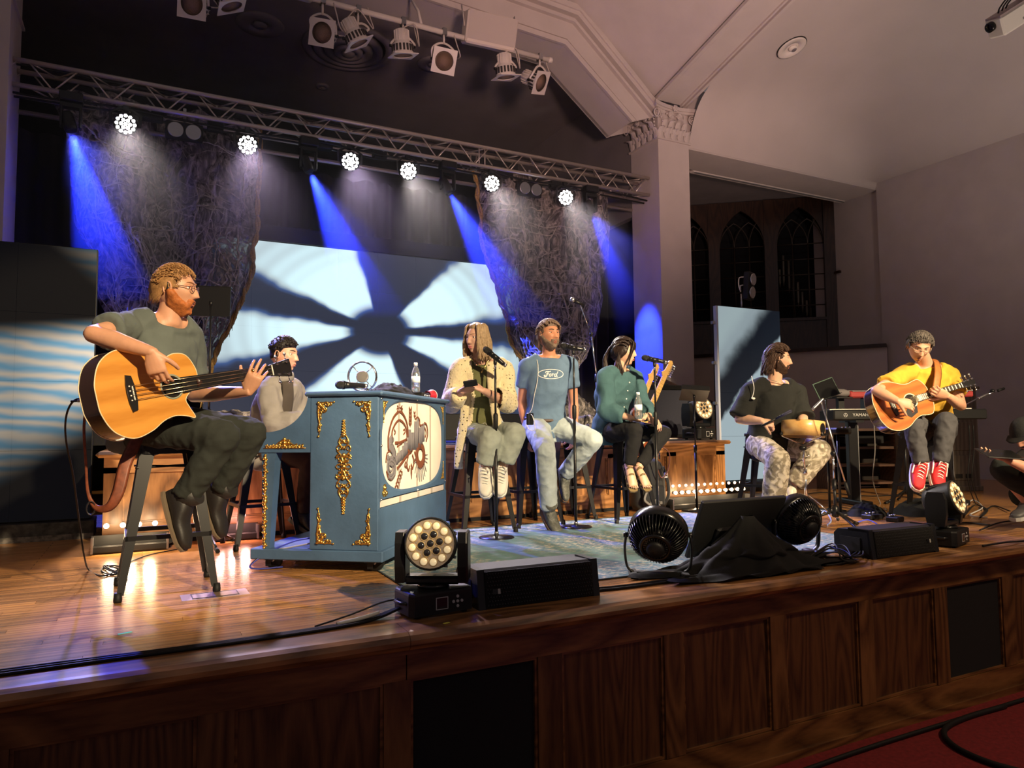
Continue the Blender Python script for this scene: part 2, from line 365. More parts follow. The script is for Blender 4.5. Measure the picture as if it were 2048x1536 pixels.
# ---- columns
CZ0, CZ1 = 4.84, 5.36
def capital(parent, cx, cy, hx, hy):
    """Corinthian capital: bell, two rows of leaves, corner volutes, concave abacus with rosettes"""
    MB().box((cx, cy, (CZ0 + CZ1) / 2 - .03), (2 * hx, 2 * hy, CZ1 - CZ0 - .06)).build('bell', PLASTER, parent)
    MB().box((cx, cy, CZ0 + .012), (2 * hx + .05, 2 * hy + .05, .024)).build('astragal', PLASTER, parent)
    ab = []
    e = 0.11
    for (sx, sy) in ((1, 1), (-1, 1), (-1, -1), (1, -1)):
        ab.append((cx + sx * (hx + e), cy + sy * (hy + e)))
    poly = []
    for i in range(4):
        a = Vector((*ab[i], 0)); b = Vector((*ab[(i + 1) % 4], 0)); mid = (a + b) / 2; inn = (Vector((cx, cy, 0)) - mid).normalized() * 0.075
        for t in range(9):
            u = t / 9; p = a.lerp(b, u) + inn * (4 * u * (1 - u)); poly.append((p.x, p.y))
    MB().prism(poly, 0.05, o=(0, 0, CZ1 - .06)).build('abacus', PLASTER, parent)
    MB().prism([(cx + (p[0] - cx) * .93, cy + (p[1] - cy) * .93) for p in poly], 0.03, o=(0, 0, CZ1 - .09)).build('abacus_fillet', PLASTER, parent)
    def leaf(p, out, h, w):
        t = Vector((-out.y, out.x, 0)); mb = MB()
        def fn(u, v):
            ww = w * (0.45 + 0.75 * math.sin(PI * min(1, v * .9 + .1)) ) * (1 + .10 * math.sin(v * 26)); curl = 0.012 + 0.05 * v ** 3 + (0.03 if v > .85 else 0) * (v - .85) / .15
            dz = h * v - (0.035 * ((v - .8) / .2) ** 2 if v > .8 else 0)
            return p + t * ((u - .5) * 2 * ww) + out * (curl + 0.018 * (1 - abs(u - .5) * 2) + .006 * math.cos((u - .5) * 30)) + Vector((0, 0, dz))
        mb.grid(fn, 8, 10); mb.build('acanthus_leaf', PLASTER, parent)
    def volute(p, t, r):
        mb = MB(); nrm = Vector((0, 0, 1)).cross(t); pts = []
        for k in range(30):
            a = k / 29 * 4.2 * PI; rr = r * (1 - k / 36); pts.append(p + t * (rr * math.cos(a)) + Vector((0, 0, rr * math.sin(a))))
        mb.tube(pts, [0.013 * (1 - k / 60) for k in range(30)], 6); mb.ball(p, 0.02, 8); mb.build('volute', PLASTER, parent)
    sides = [(Vector((0, -1, 0)), hx, hy, Vector((1, 0, 0))), (Vector((-1, 0, 0)), hy, hx, Vector((0, 1, 0)))]
    for out, half, dist, t in sides:
        base = Vector((cx, cy, 0)) + out * dist
        for i in range(5): leaf(base + t * ((i - 2) / 2 * half * .86) + Vector((0, 0, CZ0 + .02)), out, 0.17, half * .17)
        for i in range(4): leaf(base + t * ((i - 1.5) / 2 * half * .86) + out * .012 + Vector((0, 0, CZ0 + .10)), out, 0.2, half * .16)
        for s_ in (-1, 1):
            volute(base + t * (s_ * (half + .035)) + out * .05 + Vector((0, 0, CZ1 - .17)), t, 0.075)
            volute(base + t * (s_ * half * .28) + out * .05 + Vector((0, 0, CZ1 - .16)), t, 0.045)
        mb = MB(); c = base + out * .06 + Vector((0, 0, CZ1 - .05))
        for k in range(6): mb.ball(c + t * (.03 * math.cos(k * PI / 3)) + Vector((0, 0, .03 * math.sin(k * PI / 3))), .02, 8)
        mb.ball(c + out * .01, .02, 8); mb.build('rosette', PLASTER, parent)
        mb = MB()
        for k in range(22):
            u = random.uniform(-.9, .9); zz = random.uniform(CZ0 + .12, CZ1 - .12)
            mb.ball(base + t * (u * half) + out * .03 + Vector((0, 0, zz)), (random.uniform(.01, .022),) * 3, 6)
        mb.build('carved_berries', PLASTER, parent)
for nm, cx in (('column_right', 6.595), ('column_left', -1.465)):
    c = MB().box((cx, 8.115, 2.0), (0.55, 0.63, 5.75)).build('wall_' + nm, PLASTER); struct(c)
    capital(c, cx, 8.115, 0.275, 0.315)
# ---- proscenium arch: nested mouldings along a cranked path
AX = 2.6
def arch_pts(off):
    r = [(5.90 + off * 1.0, 5.30 - .38), (5.90 + off * .92, 5.02 + off * .35), (4.83 + off * .40, 5.86 + off * .92), (2.6, 5.96 + off)]
    return r + [(-2.2, 5.96 + off)]
def arch_band(name, o1, o2, ya, yb, parent=None, m=PLASTER):
    A, B = arch_pts(o1), arch_pts(o2); mb = MB()
    if True:
        n = len(A); vs = []
        for (x, z) in A: vs += [(x, ya, z), (x, yb, z)]
        for (x, z) in B: vs += [(x, ya, z), (x, yb, z)]
        fs = []
        for i in range(1, n - 1):
            a, b, c, d = 2 * i, 2 * i + 2, 2 * n + 2 * i, 2 * n + 2 * i + 2
            fs += [(a, b, d, c), (a + 1, c + 1, d + 1, b + 1), (a, a + 1, b + 1, b), (c, d, d + 1, c + 1)]
        mb.add(vs, fs, False)
    return mb.build(name, m, parent)
ar = arch_band('wall_proscenium_arch', 0.0, 0.62, 7.86, 8.43); struct(ar)
arch_band('arch_moulding', 0.0, 0.07, 7.82, 7.87, ar); arch_band('arch_moulding', 0.10, 0.30, 7.84, 7.87, ar); arch_band('arch_moulding', 0.36, 0.40, 7.80, 7.87, ar)
arch_band('arch_moulding', 0.46, 0.62, 7.78, 7.87, ar); arch_band('arch_moulding', 0.52, 0.56, 7.755, 7.79, ar)
arch_band('arch_moulding', 0.0, 0.05, 8.38, 8.45, ar)
# ---- crossing vault web (pink lit) and nave rib
mb = MB(); A0 = Vector((6.37, 7.84, 5.42)); d1 = Vector((-1.38, 0, 1.01)); d2 = Vector((0, -1.77, .455))
mb.add([A0, A0 + d1 * 3.2, A0 + d1 * 3.2 + d2 * 5, A0 + d2 * 5], [(0, 1, 2, 3)]); struct(mb.build('ceiling_vault', PLASTER))
RS = 0.262
def rib_strip(name, x0, x1, drop, th, parent=None):
    mb = MB(); ya, yb = 7.86, -1.5; za = 5.43 + (7.9 - ya) * RS - drop; zb = 5.43 + (7.9 - yb) * RS - drop
    vs = [(x, yy, zz + t) for t in (0, th) for (yy, zz) in ((ya, za), (yb, zb)) for x in (x0, x1)]
    mb.add(vs, [(0, 1, 3, 2), (4, 6, 7, 5), (0, 2, 6, 4), (1, 5, 7, 3), (0, 4, 5, 1), (2, 3, 7, 6)], False); return mb.build(name, PLASTER, parent)
rb = struct(rib_strip('ceiling_rib', 6.30, 6.87, 0.0, 0.5))
rib_strip('rib_moulding', 6.30, 6.345, 0.05, 0.06, rb); rib_strip('rib_moulding', 6.36, 6.40, 0.025, 0.04, rb); rib_strip('rib_moulding', 6.825, 6.87, 0.05, 0.06, rb); rib_strip('rib_moulding', 6.78, 6.81, 0.025, 0.04, rb)
# ---- transept: wall beam, coved ceiling, right wall
bm_ = MB().box((8.95, 8.12, 5.25), (4.15, 0.62, 0.92)).build('wall_beam', PLASTER); struct(bm_)
RXW = 10.95
def tr(u, v):
    x = 6.87 + (RXW - 6.87) * (1 - (1 - u) ** 1.25); yy = 7.805 - 9.3 * v ** 1.8; a = 7.805 - yy
    t = sstep(0.0, 0.30, u); z = (5.42 + (7.9 - yy) * RS) * (1 - t) + (5.52 + .2 * a * (1 - u) + .35 * (1 - math.exp(-a * .9))) * t
    z = 4.8 + (z - 4.8) * (1 - math.exp(-a / .16 - .02)); return (x, yy, z - max(0, z - 4.9) * sstep(0.42, 1.0, u) ** 1.35)
cl = MB().grid(tr, 40, 60).build('ceiling_transept', mat('transept_ceiling_paint', (0.55, 0.49, 0.46), 0.8, var=0.04, vscale=1.5)); struct(cl)
wr = MB().box((RXW + .1, 2.15, 2.2), (0.2, 11.3, 6.4)).build('wall_right', PLASTER); struct(wr)
# ---- alcove beyond the beam: diagonal low wall with dark sill, organ screen, ceiling
LA, LB = onz(1405, 709, 2.14), onz(1773, 687, 2.14)
ld = (LB - LA).normalized(); LA2 = LA - ld * 1.6; ln_ = Vector((ld.y, -ld.x, 0))
if ln_.y > 0: ln_ = -ln_
Ml = frame(ld, (0, 0, 1)); cen = (LA2 + LB) / 2; Lw = (LB - LA2).length
lw = MB().box(Vector((cen.x, cen.y, 1.05)) - ln_ * .1, (Lw, .2, 2.1), Ml).build('wall_alcove', PLASTER); struct(lw)
SILL = mat('dark_sill_wood', (0.035, 0.018, 0.011), 0.4, var=0.3, vscale=12)
MB().box(Vector((cen.x, cen.y, 2.11)) - ln_ * .2, (Lw, .5, .06), Ml).build('sill', SILL, lw)
MB().box(Vector((cen.x, cen.y, 0.1)) + ln_ * .008, (Lw, .02, .2), Ml).build('baseboard', SILL, lw)
SA, SB = onz(1380, 411, 4.98), onz(1667, 390, 4.98); sd = (SB - SA).normalized(); sn = Vector((sd.y, -sd.x, 0))
if sn.y > 0: sn = -sn
SB = SB + sd * .05
def onscreen(px, py):
    d = Vector(ray(px, py)); c = Vector(CPOS); t = (Vector((SA.x, SA.y, 0)) - c).dot(sn) / d.dot(sn); p = c + d * t
    return ((p - SA).dot(sd), p.z)
SCW = wood('organ_screen_wood', (0.016, 0.007, 0.004), (0.045, 0.019, 0.009), 0.35, (1, 1, 1), 'Z', 6, 5, 0.2, 0.1)
SM = Matrix((sd, Vector((0, 0, 1)), -sn)).transposed()          # local x along, y up, z away into the wall -> toward back
so = Vector((SA.x, SA.y, 0)); sL = (SB - SA).length
scr = MB()
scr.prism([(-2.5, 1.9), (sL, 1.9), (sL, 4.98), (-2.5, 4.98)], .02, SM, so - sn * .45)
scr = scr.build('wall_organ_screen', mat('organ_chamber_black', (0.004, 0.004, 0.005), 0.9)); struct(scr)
def sp(poly, th, off, name, m=SCW): return MB().prism(poly, th, SM, so - sn * off).build(name, m, scr)
def lancet(x0, x1, zs, za, n=10):
    """points of a pointed arch from (x0,zs) over the apex to (x1,zs)"""
    w = x1 - x0; h = za - zs; R_ = (w * w / 4 + h * h) / w; pts = []
    for k in range(n + 1):
        a = math.asin(min(1, h / R_)) * k / n; pts.append((x0 + R_ - R_ * math.cos(a), zs + R_ * math.sin(a)))
    return pts + [(x0 + x1 - x, z) for x, z in pts[-2::-1]]
zt = 4.98; zb_ = 2.14
wins = [(onscreen(1441, 560)[0], onscreen(1531, 560)[0]), (onscreen(1556, 550)[0], onscreen(1650, 550)[0])]
w_ = wins[1][0] - wins[0][0]; wins = [(wins[0][0] - w_ + .02, wins[0][1] - w_ + .02)] + wins
zs = onscreen(1600, 487)[1]; za = onscreen(1600, 413)[1]; z0 = onscreen(1600, 641)[1]
xp = -2.5; MUN = mat('muntin_wood', (0.035, 0.024, 0.016), 0.4)
for (a, b) in wins:
    sp([(xp, zb_), (a, zb_), (a, zt), (xp, zt)], .09, .0, 'stile')
    L_ = lancet(a, b, zs, za); mid = len(L_) // 2
    sp(L_[:mid + 1] + [(L_[mid][0], zt), (a, zt)], .06, .015, 'spandrel'); sp([(L_[mid][0], zt)] + L_[mid:] + [(b, zt)], .06, .015, 'spandrel')
    sp([(a, zb_), (b, zb_), (b, z0), (a, z0)], .06, .015, 'apron_panel')
    sp([(a - .0, z0), (b, z0), (b, z0 + .05), (a, z0 + .05)], .1, -.02, 'window_sill', SCW)
    mu = MB(); W_ = b - a
    def P3(x, z): return SM @ Vector((x, z, 0)) + so - sn * .05
    for k in (1, 2): mu.rod(P3(a + W_ * k / 3, z0), P3(a + W_ * k / 3, zs), .014, 6)
    for k in range(5): zz = z0 + (zs - z0) * (k + 1) / 5; mu.rod(P3(a, zz), P3(b, zz), .011, 6)
    mu.build('muntin', MUN, scr)
    tr_ = MB()
    for (c0, c1) in ((a, a + 2 * W_ / 3), (a + W_ / 3, b), (a, a + W_ / 3 + .0001), (a + 2 * W_ / 3, b)):
        hh = (za - zs) * (c1 - c0) / W_ * 1.0; q = [P3(*t) for t in lancet(c0, c1, zs, zs + hh * (1.02 if c1 - c0 > W_ / 2 else 1))]
        if c1 - c0 > W_ / 2: tr_.tube(q, .012, 6)
    q = lancet(a - W_ * 2 / 3, a + W_ / 3, zs, za); tr_.tube([P3(*t) for t in q if t[0] >= a + .005], .012, 6)
    q = lancet(b - W_ / 3, b + W_ * 2 / 3, zs, za); tr_.tube([P3(*t) for t in q if t[0] <= b - .005], .012, 6)
    tr_.build('tracery', MUN, scr); xp = b
sp([(xp, zb_), (sL, zb_), (sL, zt), (xp, zt)], .12, -.02, 'stile')
PIPEM = mat('organ_pipe_metal', (0.13, 0.115, 0.09), 0.4, 0.5)
for i, (px, ya, yb) in enumerate(((1562, 534, 572), (1569, 506, 568), (1580, 515, 583), (1589, 540, 640), (1599, 560, 612), (1608, 580, 622), (1617, 597, 632), (1624, 612, 640))):
    x, z1 = onscreen(px, ya); z2 = onscreen(px, yb)[1]; p = SM @ Vector((x, 0, 0)) + so - sn * .2
    mb = MB(); mb.lathe([(.004, z2), (.026, z2 + .12), (.026, z1 - .01), (.022, z1)], 10, o=(p.x, p.y, 0)); mb.build('organ_pipe', PIPEM, scr)
aw = MB().box((11.10, 8.35, 3.4), (0.2, 1.6, 3.3)).build('wall_alcove_side', PLASTER); struct(aw)
MB().box((11.0, 8.63, 3.55), (.10, .10, .04)).build('wall_bracket', SCW, aw)
ac = MB().box((9.2, 10.2, 5.05), (5.0, 3.55, 0.1)).build('ceiling_alcove', PLASTERD); struct(ac)
# screen roll housing hung under the beam
r0, r1 = ony(1382, 341, 8.50), ony(1690, 398, 8.50); zc = (r0.z + r1.z) / 2
sr = thing('projection_screen', 'long white roller screen housing under the plaster beam of the alcove', 'screen', (r0.x, 8.50, zc)); L_ = r1.x - r0.x
MB().box((L_ / 2, 0, 0), (L_, .12, .10), bev=.02).build('housing', WHITEP, sr); MB().box((L_ - .02, 0, 0), (.05, .14, .13), bev=.015).build('end_cap', WHITEP, sr); MB().box((L_ / 2, -.03, -.055), (L_ * .97, .03, .012)).build('slot_bar', mat('grey_bar', (.2, .2, .2), .5), sr)
for k in (0.15, .6): MB().box((L_ * k, 0, .055), (.06, .05, .03)).build('bracket', WHITEP, sr)
p0, p1 = at(1308, 755, 9.7), at(1442, 818, 9.2); d = p1 - p0; t = thing('stair_rail', 'dark sloping stair rail on the pale wall behind the amplifier', 'stair rail', p0)
MB().box(d / 2, (d.length, .06, .09), frame(d, (0, 0, 1)), bev=.01).build('handrail', SILL, t); MB().box(d / 2 + Vector((0, .06, -.10)), (d.length, .03, .10), frame(d, (0, 0, 1))).build('skirt_board', SILL, t)
# ---- stage house: dark ceiling, back wall, sides
struct(MB().box((2.6, 10.3, 6.05), (9.6, 3.75, .1)).build('ceiling_stage', PLASTERD))
struct(MB().box((2.6, 12.1, 2.9), (10, .1, 6.3)).build('wall_back', DARKW))
struct(MB().box((-1.9, 10.2, 2.9), (.1, 3.8, 6.3)).build('wall_stage_left', DARKW))
struct(MB().box((6.38, 10.2, 5.0), (.1, 3.7, 2.2)).build('wall_stage_right', PLASTERD))
struct(MB().box((-2.0, 5.3, 2.4), (.1, 5.1, 4.9)).build('wall_left', PLASTER))
# round ceiling diffuser, small cans on the dark ceiling
def ceil_disc(name, label, cat, c, prof, m):
    o = thing(name, label, cat, c); mb = None
    for i, ring in enumerate(prof): MB().lathe(ring, 40).build('ring' if i < len(prof) - 1 else 'centre_cone', m, o)
    return o
dc = onz(697, 96, 6.0)
DM = mat('diffuser_paint', (0.23, 0.21, 0.21), 0.6)
ceil_disc('air_diffuser', 'large round stepped air diffuser on the dark stage ceiling', 'vent', (dc.x, dc.y, 6.0),
          [[(.62, 0), (.60, -.03), (.52, -.035), (.50, 0)], [(.46, 0), (.46, -.05), (.37, -.07), (.36, -.01)], [(.33, 0), (.32, -.07), (.24, -.09), (.23, -.01)], [(.20, 0), (.19, -.09), (.12, -.105), (.11, -.01)], [(.09, 0), (.085, -.1), (.03, -.12), (.001, -.12)]], DM)
for (px, py, r) in ((520, 48, .30), (520 + 345, 128, .22), (645, 172, .10)):
    c = onz(px, py, 6.0); ceil_disc('round_loudspeaker', {520: 'shallow round plate with a bright centre on the dark ceiling', 865: 'dark round ceiling plate just behind the hanging lamp pipe', 645: 'small faint round ceiling plate below the big diffuser'}[px], 'ceiling plate', (c.x, c.y, 6.0), [[(r, 0), (r * .96, -.02), (r * .4, -.03), (r * .38, -.005)], [(r * .3, 0), (r * .28, -.03), (.001, -.04)]], DM)
# recessed lamp in the transept ceiling
def ceil_hit(px, py):
    d = ray(px, py); 
    for k in range(400):
        p = CPOS + d * (4 + k * .025); 
        u = (p[0] - 6.87) / (RXW - 6.87)
        if 0 < u < 1 and p[1] < 7.8:
            z = tr(1 - (1 - u) ** (1 / 1.25), ((7.805 - p[1]) / 9.3) ** (1 / 1.8))[2]
            if p[2] >= z: return Vector(p)
    return Vector(p)
c = ceil_hit(1582, 92); e1 = ceil_hit(1600, 92); e2 = ceil_hit(1582, 104); nn = (e1 - c).cross(e2 - c).normalized()
if nn.z > 0: nn = -nn
c = c + nn * .03; rl = thing('recessed_downlight', 'round recessed downlight with a dark rim in the pale sloping ceiling', 'downlight', M=Matrix.Translation(c) @ zframe(nn).to_4x4())
MB().lathe([(.19, -.005), (.19, .012), (.17, .014), (.09, .006), (.085, -.02)], 32).build('trim_ring', WHITEP, rl); MB().lathe([(.20, -.01), (.2, .004), (.19, .004), (.19, -.01)], 32).build('rim_gap', BLK, rl)
MB().ball((0.02, 0, .005), (.07, .055, .03), 14).build('lamp', WHITEP, rl); MB().lathe([(.035, .032), (.03, .038), (.001, .036)], 16, o=(.03, 0, 0)).build('lens', mat('dim_lens', (.2, .18, .18), .3), rl)
# ================================================================== riser behind the singers
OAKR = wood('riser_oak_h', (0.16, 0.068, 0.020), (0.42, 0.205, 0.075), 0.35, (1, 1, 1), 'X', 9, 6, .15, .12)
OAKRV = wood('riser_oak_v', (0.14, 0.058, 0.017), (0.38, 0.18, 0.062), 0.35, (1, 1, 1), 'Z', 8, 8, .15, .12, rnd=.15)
RY, RX0, RX1, RH = 5.75, -0.25, 5.45, 0.655
rs = thing('choir_riser', 'long oak panelled platform with a rounded cap behind the singers', 'platform', (RX0, RY, 0)); LR = RX1 - RX0
MB().box((LR / 2, 1.55, RH / 2 - .04), (LR - .02, 3.02, RH - .08)).build('platform_core', OAKR, rs)
MB().box((LR / 2, 1.50, RH - .02), (LR + .10, 3.12, .04), bev=.018).build('cap', OAKR, rs)
MB().box((LR / 2, 1.56, RH + .003), (LR - .1, 2.9, .006)).build('black_carpet_top', mat('black_carpet', (.012, .012, .013), .95, bump=.4, bscale=300), rs)
MB().box((LR / 2, .012, RH - .095), (LR, .025, .11)).build('rail', OAKR, rs); MB().box((LR / 2, .012, .09), (LR, .025, .13)).build('rail', OAKR, rs); MB().box((LR / 2, .0, .015), (LR + .02, .03, .03)).build('plinth', BLKM, rs)
npn = 8; w = LR / npn
for i in range(npn + 1): MB().box((min(max(i * w, .06), LR - .06), .012, .35), (.12, .025, .39)).build('stile', OAKRV, rs)
for i in range(npn): MB().box(((i + .5) * w, .028, .35), (w - .1, .012, .39)).build('panel', OAKRV, rs)
for i in range(npn):
    mo = MB(); a, b = i * w + .06 + (.06 if i == 0 else 0), (i + 1) * w - .06 - (.06 if i == npn - 1 else 0)
    for z in (.16, .54): mo.box(((a + b) / 2, .018, z), (b - a, .012, .012))
    for x in (a + .006, b - .006): mo.box((x, .018, .35), (.012, .012, .38))
    mo.build('panel_moulding', OAKR, rs)
# ================================================================== bar stools
def make_stool(label, loc, rz=0.0, H=.735):
    t = thing('bar_stool', label, 'bar stool', loc, rz)
    st = MB(); n = 8; poly = []
    for q, (sx, sy) in enumerate(((1, 1), (-1, 1), (-1, -1), (1, -1))):
        for k in range(6): a = q * PI / 2 + k / 5 * PI / 2; poly.append((sx * .105 + .05 * math.cos(a), sy * .105 + .05 * math.sin(a)))
    st.prism([(x * 1.0, y * 1.0) for x, y in poly], .028, o=(0, 0, H - .028), bev=.008); st.prism([(x * .93, y * .93) for x, y in poly], .03, o=(0, 0, H - .055)); st.build('seat', BLK, t)
    for sx in (-1, 1):
        for sy in (-1, 1):
            mb = MB(); secs = []
            for f in np.linspace(0, 1, 7):
                c = Vector((sx * (.128 + .087 * f), sy * (.128 + .087 * f), H - .03 - (H - .06) * f)); wd = .062 - .036 * f; secs.append((c, wd))
            vs = []; fs = []
            for c, wd in secs:      # folded sheet leg: V section opening inwards
                vs += [c + Vector((-sx * wd, sy * .004, 0)), c + Vector((sx * .004, sy * .004, 0)), c + Vector((sx * .004, -sy * wd, 0)), c + Vector((-sx * .006, -sy * wd, 0)), c + Vector((-sx * .008, -sy * .008, 0)), c + Vector((-sx * wd, -sy * .006, 0))]
            for i in range(6):
                for k in range(6): fs.append((i * 6 + k, i * 6 + (k + 1) % 6, (i + 1) * 6 + (k + 1) % 6, (i + 1) * 6 + k))
            fs += [(0, 1, 2, 3, 4, 5), tuple(36 + k for k in range(6))]; mb.add(vs, fs, False); lg = mb.build('leg', BLK, t)
            mb = MB(); c = Vector((sx * .213, sy * .213, 0)); mb.lathe([(.017, 0), (.019, .012), (.016, .045)], 10, o=c); mb.build('foot_cap', RUB, lg)
    zf = .285; r = .128 + .087 * (1 - zf / H) + .002
    for a, b in (((-r, -r), (r, -r)), ((r, -r), (r, r)), ((r, r), (-r, r)), ((-r, r), (-r, -r))):
        MB().box(((a[0] + b[0]) / 2, (a[1] + b[1]) / 2, zf), (abs(a[0] - b[0]) + .012, abs(a[1] - b[1]) + .012, .022)).build('footrest', BLK, t)
    for a, b in (((-.15, -.15), (.15, .15)), ((.15, -.15), (-.15, .15))): MB().rod((a[0], a[1], H - .12), (b[0], b[1], H - .12), .006, 6).build('brace', BLK, t)
    return t
make_stool('black metal bar stool under the bassist with the acoustic bass', (0.11, 4.06, 0), .03)
make_stool('black metal bar stool under the woman in the cream cardigan', (2.33, 5.14, 0), -.05)
make_stool('black metal bar stool under the man in the blue tee', (2.84, 5.30, 0), .06)
make_stool('empty black metal bar stool standing behind the man in jeans', (3.285, 5.47, 0), -.1)
make_stool('black metal bar stool under the woman in the teal blouse', (3.68, 5.14, 0), .02)
make_stool('black metal bar stool under the drummer in the black tee', (4.86, 4.62, 0), .5)
make_stool('black metal bar stool under the guitarist in yellow', (5.97, 3.92, 0), .25)
make_stool('black metal bar stool behind the piano under the pianist', (0.74, 5.33, 0), .1)
# ================================================================== upright piano on a dolly
PB = Vector((1.16, 3.91, 0)); PL = Vector((.62, .785, 0)).normalized(); PANG = math.atan2(PL.y, PL.x)
BLUE = mat('slate_blue_chalk_paint', (0.055, 0.115, 0.215), 0.62, var=.14, vscale=6, bump=.12, bscale=40)
GOLD = mat('gilt', (0.80, 0.50, 0.13), 0.32, 1.0, bump=.2, bscale=120)
pn = thing('upright_piano', 'slate blue upright piano with gilt ornaments and a round cloth panel', 'piano', PB, PANG)
PLN, PD, PH = 1.30, .41, 1.01
MB().box((PLN / 2, PD / 2 + .012, .12 + (PH - .16) / 2), (PLN - .05, PD - .03, PH - .16)).build('case', BLUE, pn)
for x in (.012, PLN - .012): MB().box((x, PD / 2, .12 + (PH - .15) / 2), (.03, PD, PH - .15), bev=.004).build('end_panel', BLUE, pn)
MB().box((PLN / 2, PD / 2 - .0, PH - .015), (PLN + .05, PD + .06, .028), bev=.010).build('lid', BLUE, pn)
MB().box((PLN / 2, .37, .09), (PLN + .03, .80, .06), bev=.005).build('base_board', BLUE, pn)
for x in (.0, PLN):      # curved cheeks carrying the keybed
    pr = [(.41, .985), (.425, .985)] + [(.425 + .27 * (t ** 1.6), .985 - .205 * (1 - (1 - t) ** 1.9)) for t in np.linspace(.05, 1, 12)] + [(.715, .775), (.715, .755), (.735, .755), (.735, .665), (.41, .665)]
    Mc = Matrix(((0, 0, 1), (1, 0, 0), (0, 1, 0))); MB().prism(pr, .035, Mc, (x - .006 if x == 0 else x - .03, 0, 0)).build('cheek', BLUE, pn)
    lg = MB(); s_ = .0 if x == 0 else x - .07; vs = []
    for z, ya, yb, dx in ((.665, .62, .715, .07), (.62, .63, .71, .07), (.12, .655, .70, .05)): vs += [(s_, ya, z), (s_ + dx, ya, z), (s_ + dx, yb, z), (s_, yb, z)]
    lg.add(vs, [(0, 1, 2, 3), (8, 11, 10, 9)] + [(r * 4 + k, r * 4 + (k + 1) % 4, r * 4 + 4 + (k + 1) % 4, r * 4 + 4 + k) for r in range(2) for k in range(4)], False); lg.build('leg', BLUE, pn)
MB().box((PLN / 2, .56, .69), (PLN - .06, .34, .05)).build('keybed', BLUE, pn)
kb = MB()
for i in range(52): kb.box((.07 + i * .0223, .62, .725), (.0215, .15, .02))
ko = kb.build('white_keys', mat('ivory', (.75, .72, .62), .3), pn); ko['kind'] = 'stuff'
kb = MB()
for i in range(51):
    if i % 7 not in (2, 6): kb.box((.081 + i * .0223, .59, .742), (.012, .09, .018))
kb.build('black_keys', BLKG, pn)['kind'] = 'stuff'
for (x, y) in ((.06, .06), (.06, .68), (PLN - .06, .06), (PLN - .06, .68)):
    c = MB(); c.box((x, y, .055), (.05, .05, .012)); c.box((x - .028, y, .04), (.006, .035, .05)); c.box((x + .028, y, .04), (.006, .035, .05)); ca = c.build('caster', BLK, pn)
    MB().lathe([(.012, -.018), (.044, -.018), (.050, -.012), (.050, .012), (.044, .018), (.012, .018)], 20, Matrix.Rotation(PI / 2, 3, 'Y') , (x, y - .02, .050)).build('wheel', RUB, ca); MB().lathe([(.012, -.021), (.012, .021)], 10, Matrix.Rotation(PI / 2, 3, 'Y'), (x, y - .02, .05)).build('hub', STEEL, ca)
# front face with the round cloth opening
OC, OR = (.655, .695), (.605, .285)
def sup(t, rx=OR[0], rz=OR[1], e=.62): c, s = math.cos(t), math.sin(t); return (OC[0] + rx * math.copysign(abs(c) ** e, c), OC[1] + rz * math.copysign(abs(s) ** e, s))
nn_ = 64; ring = MB(); vs = []
for k in range(nn_):
    t = 2 * PI * k / nn_; xx, zz = sup(t); d = max(abs(math.cos(t)) , abs(math.sin(t))); ox = OC[0] + .655 * max(-1, min(1, math.cos(t) / d)); oz = .695 + .297 * max(-1, min(1, math.sin(t) / d)); oz = min(oz, .985); ix, iz = sup(t, OR[0] - .012, OR[1] - .012)
    vs += [(ox, 0, oz), (xx, 0, zz), (ix, .006, iz), (ix, .024, iz)]
fs = []
for k in range(nn_):
    a, b = 4 * k, 4 * ((k + 1) % nn_); fs += [(a, b, b + 1, a + 1), (a + 1, b + 1, b + 2, a + 2), (a + 2, b + 2, b + 3, a + 3)]
ring.add(vs, fs, False); ring.build('front_frame', BLUE, pn)
MB().box((PLN / 2, .004, .235), (PLN, .016, .23)).build('lower_panel', BLUE, pn)
CLO = mat('cream_speaker_cloth', (.80, .70, .62), .8, var=.06, vscale=5, bump=.15, bscale=500, emit=(1, .78, .66), estr=.0)
MB().add([(sup(2 * PI * k / 48)[0], .016, sup(2 * PI * k / 48)[1]) for k in range(48)], [tuple(range(48))]).build('cloth_panel', CLO, pn)
MB().box((PLN / 2, .010, .372), (PLN - .02, .006, .036)).build('slot_strip', mat('slot_cream', (.62, .56, .52), .7), pn)
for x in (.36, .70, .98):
    MB().box((x, .0135, .695), (.022, .003, .55)).build('cloth_post', mat('post_shadow', (.36, .33, .30), .8), pn); MB().box((x, .006, .372), (.03, .006, .034)).build('slot_post', mat('post_shadow', (.3, .28, .26), .8), pn)  # strips on the cloth paint the shade of posts showing through it
for (x, z) in ((.03, .965), (.66, .985), (1.27, .965), (.03, .40), (.66, .403), (1.27, .42), (.03, .70)): MB().ball((x, -.004, z), .008, 8).build('screw', CHR, pn)
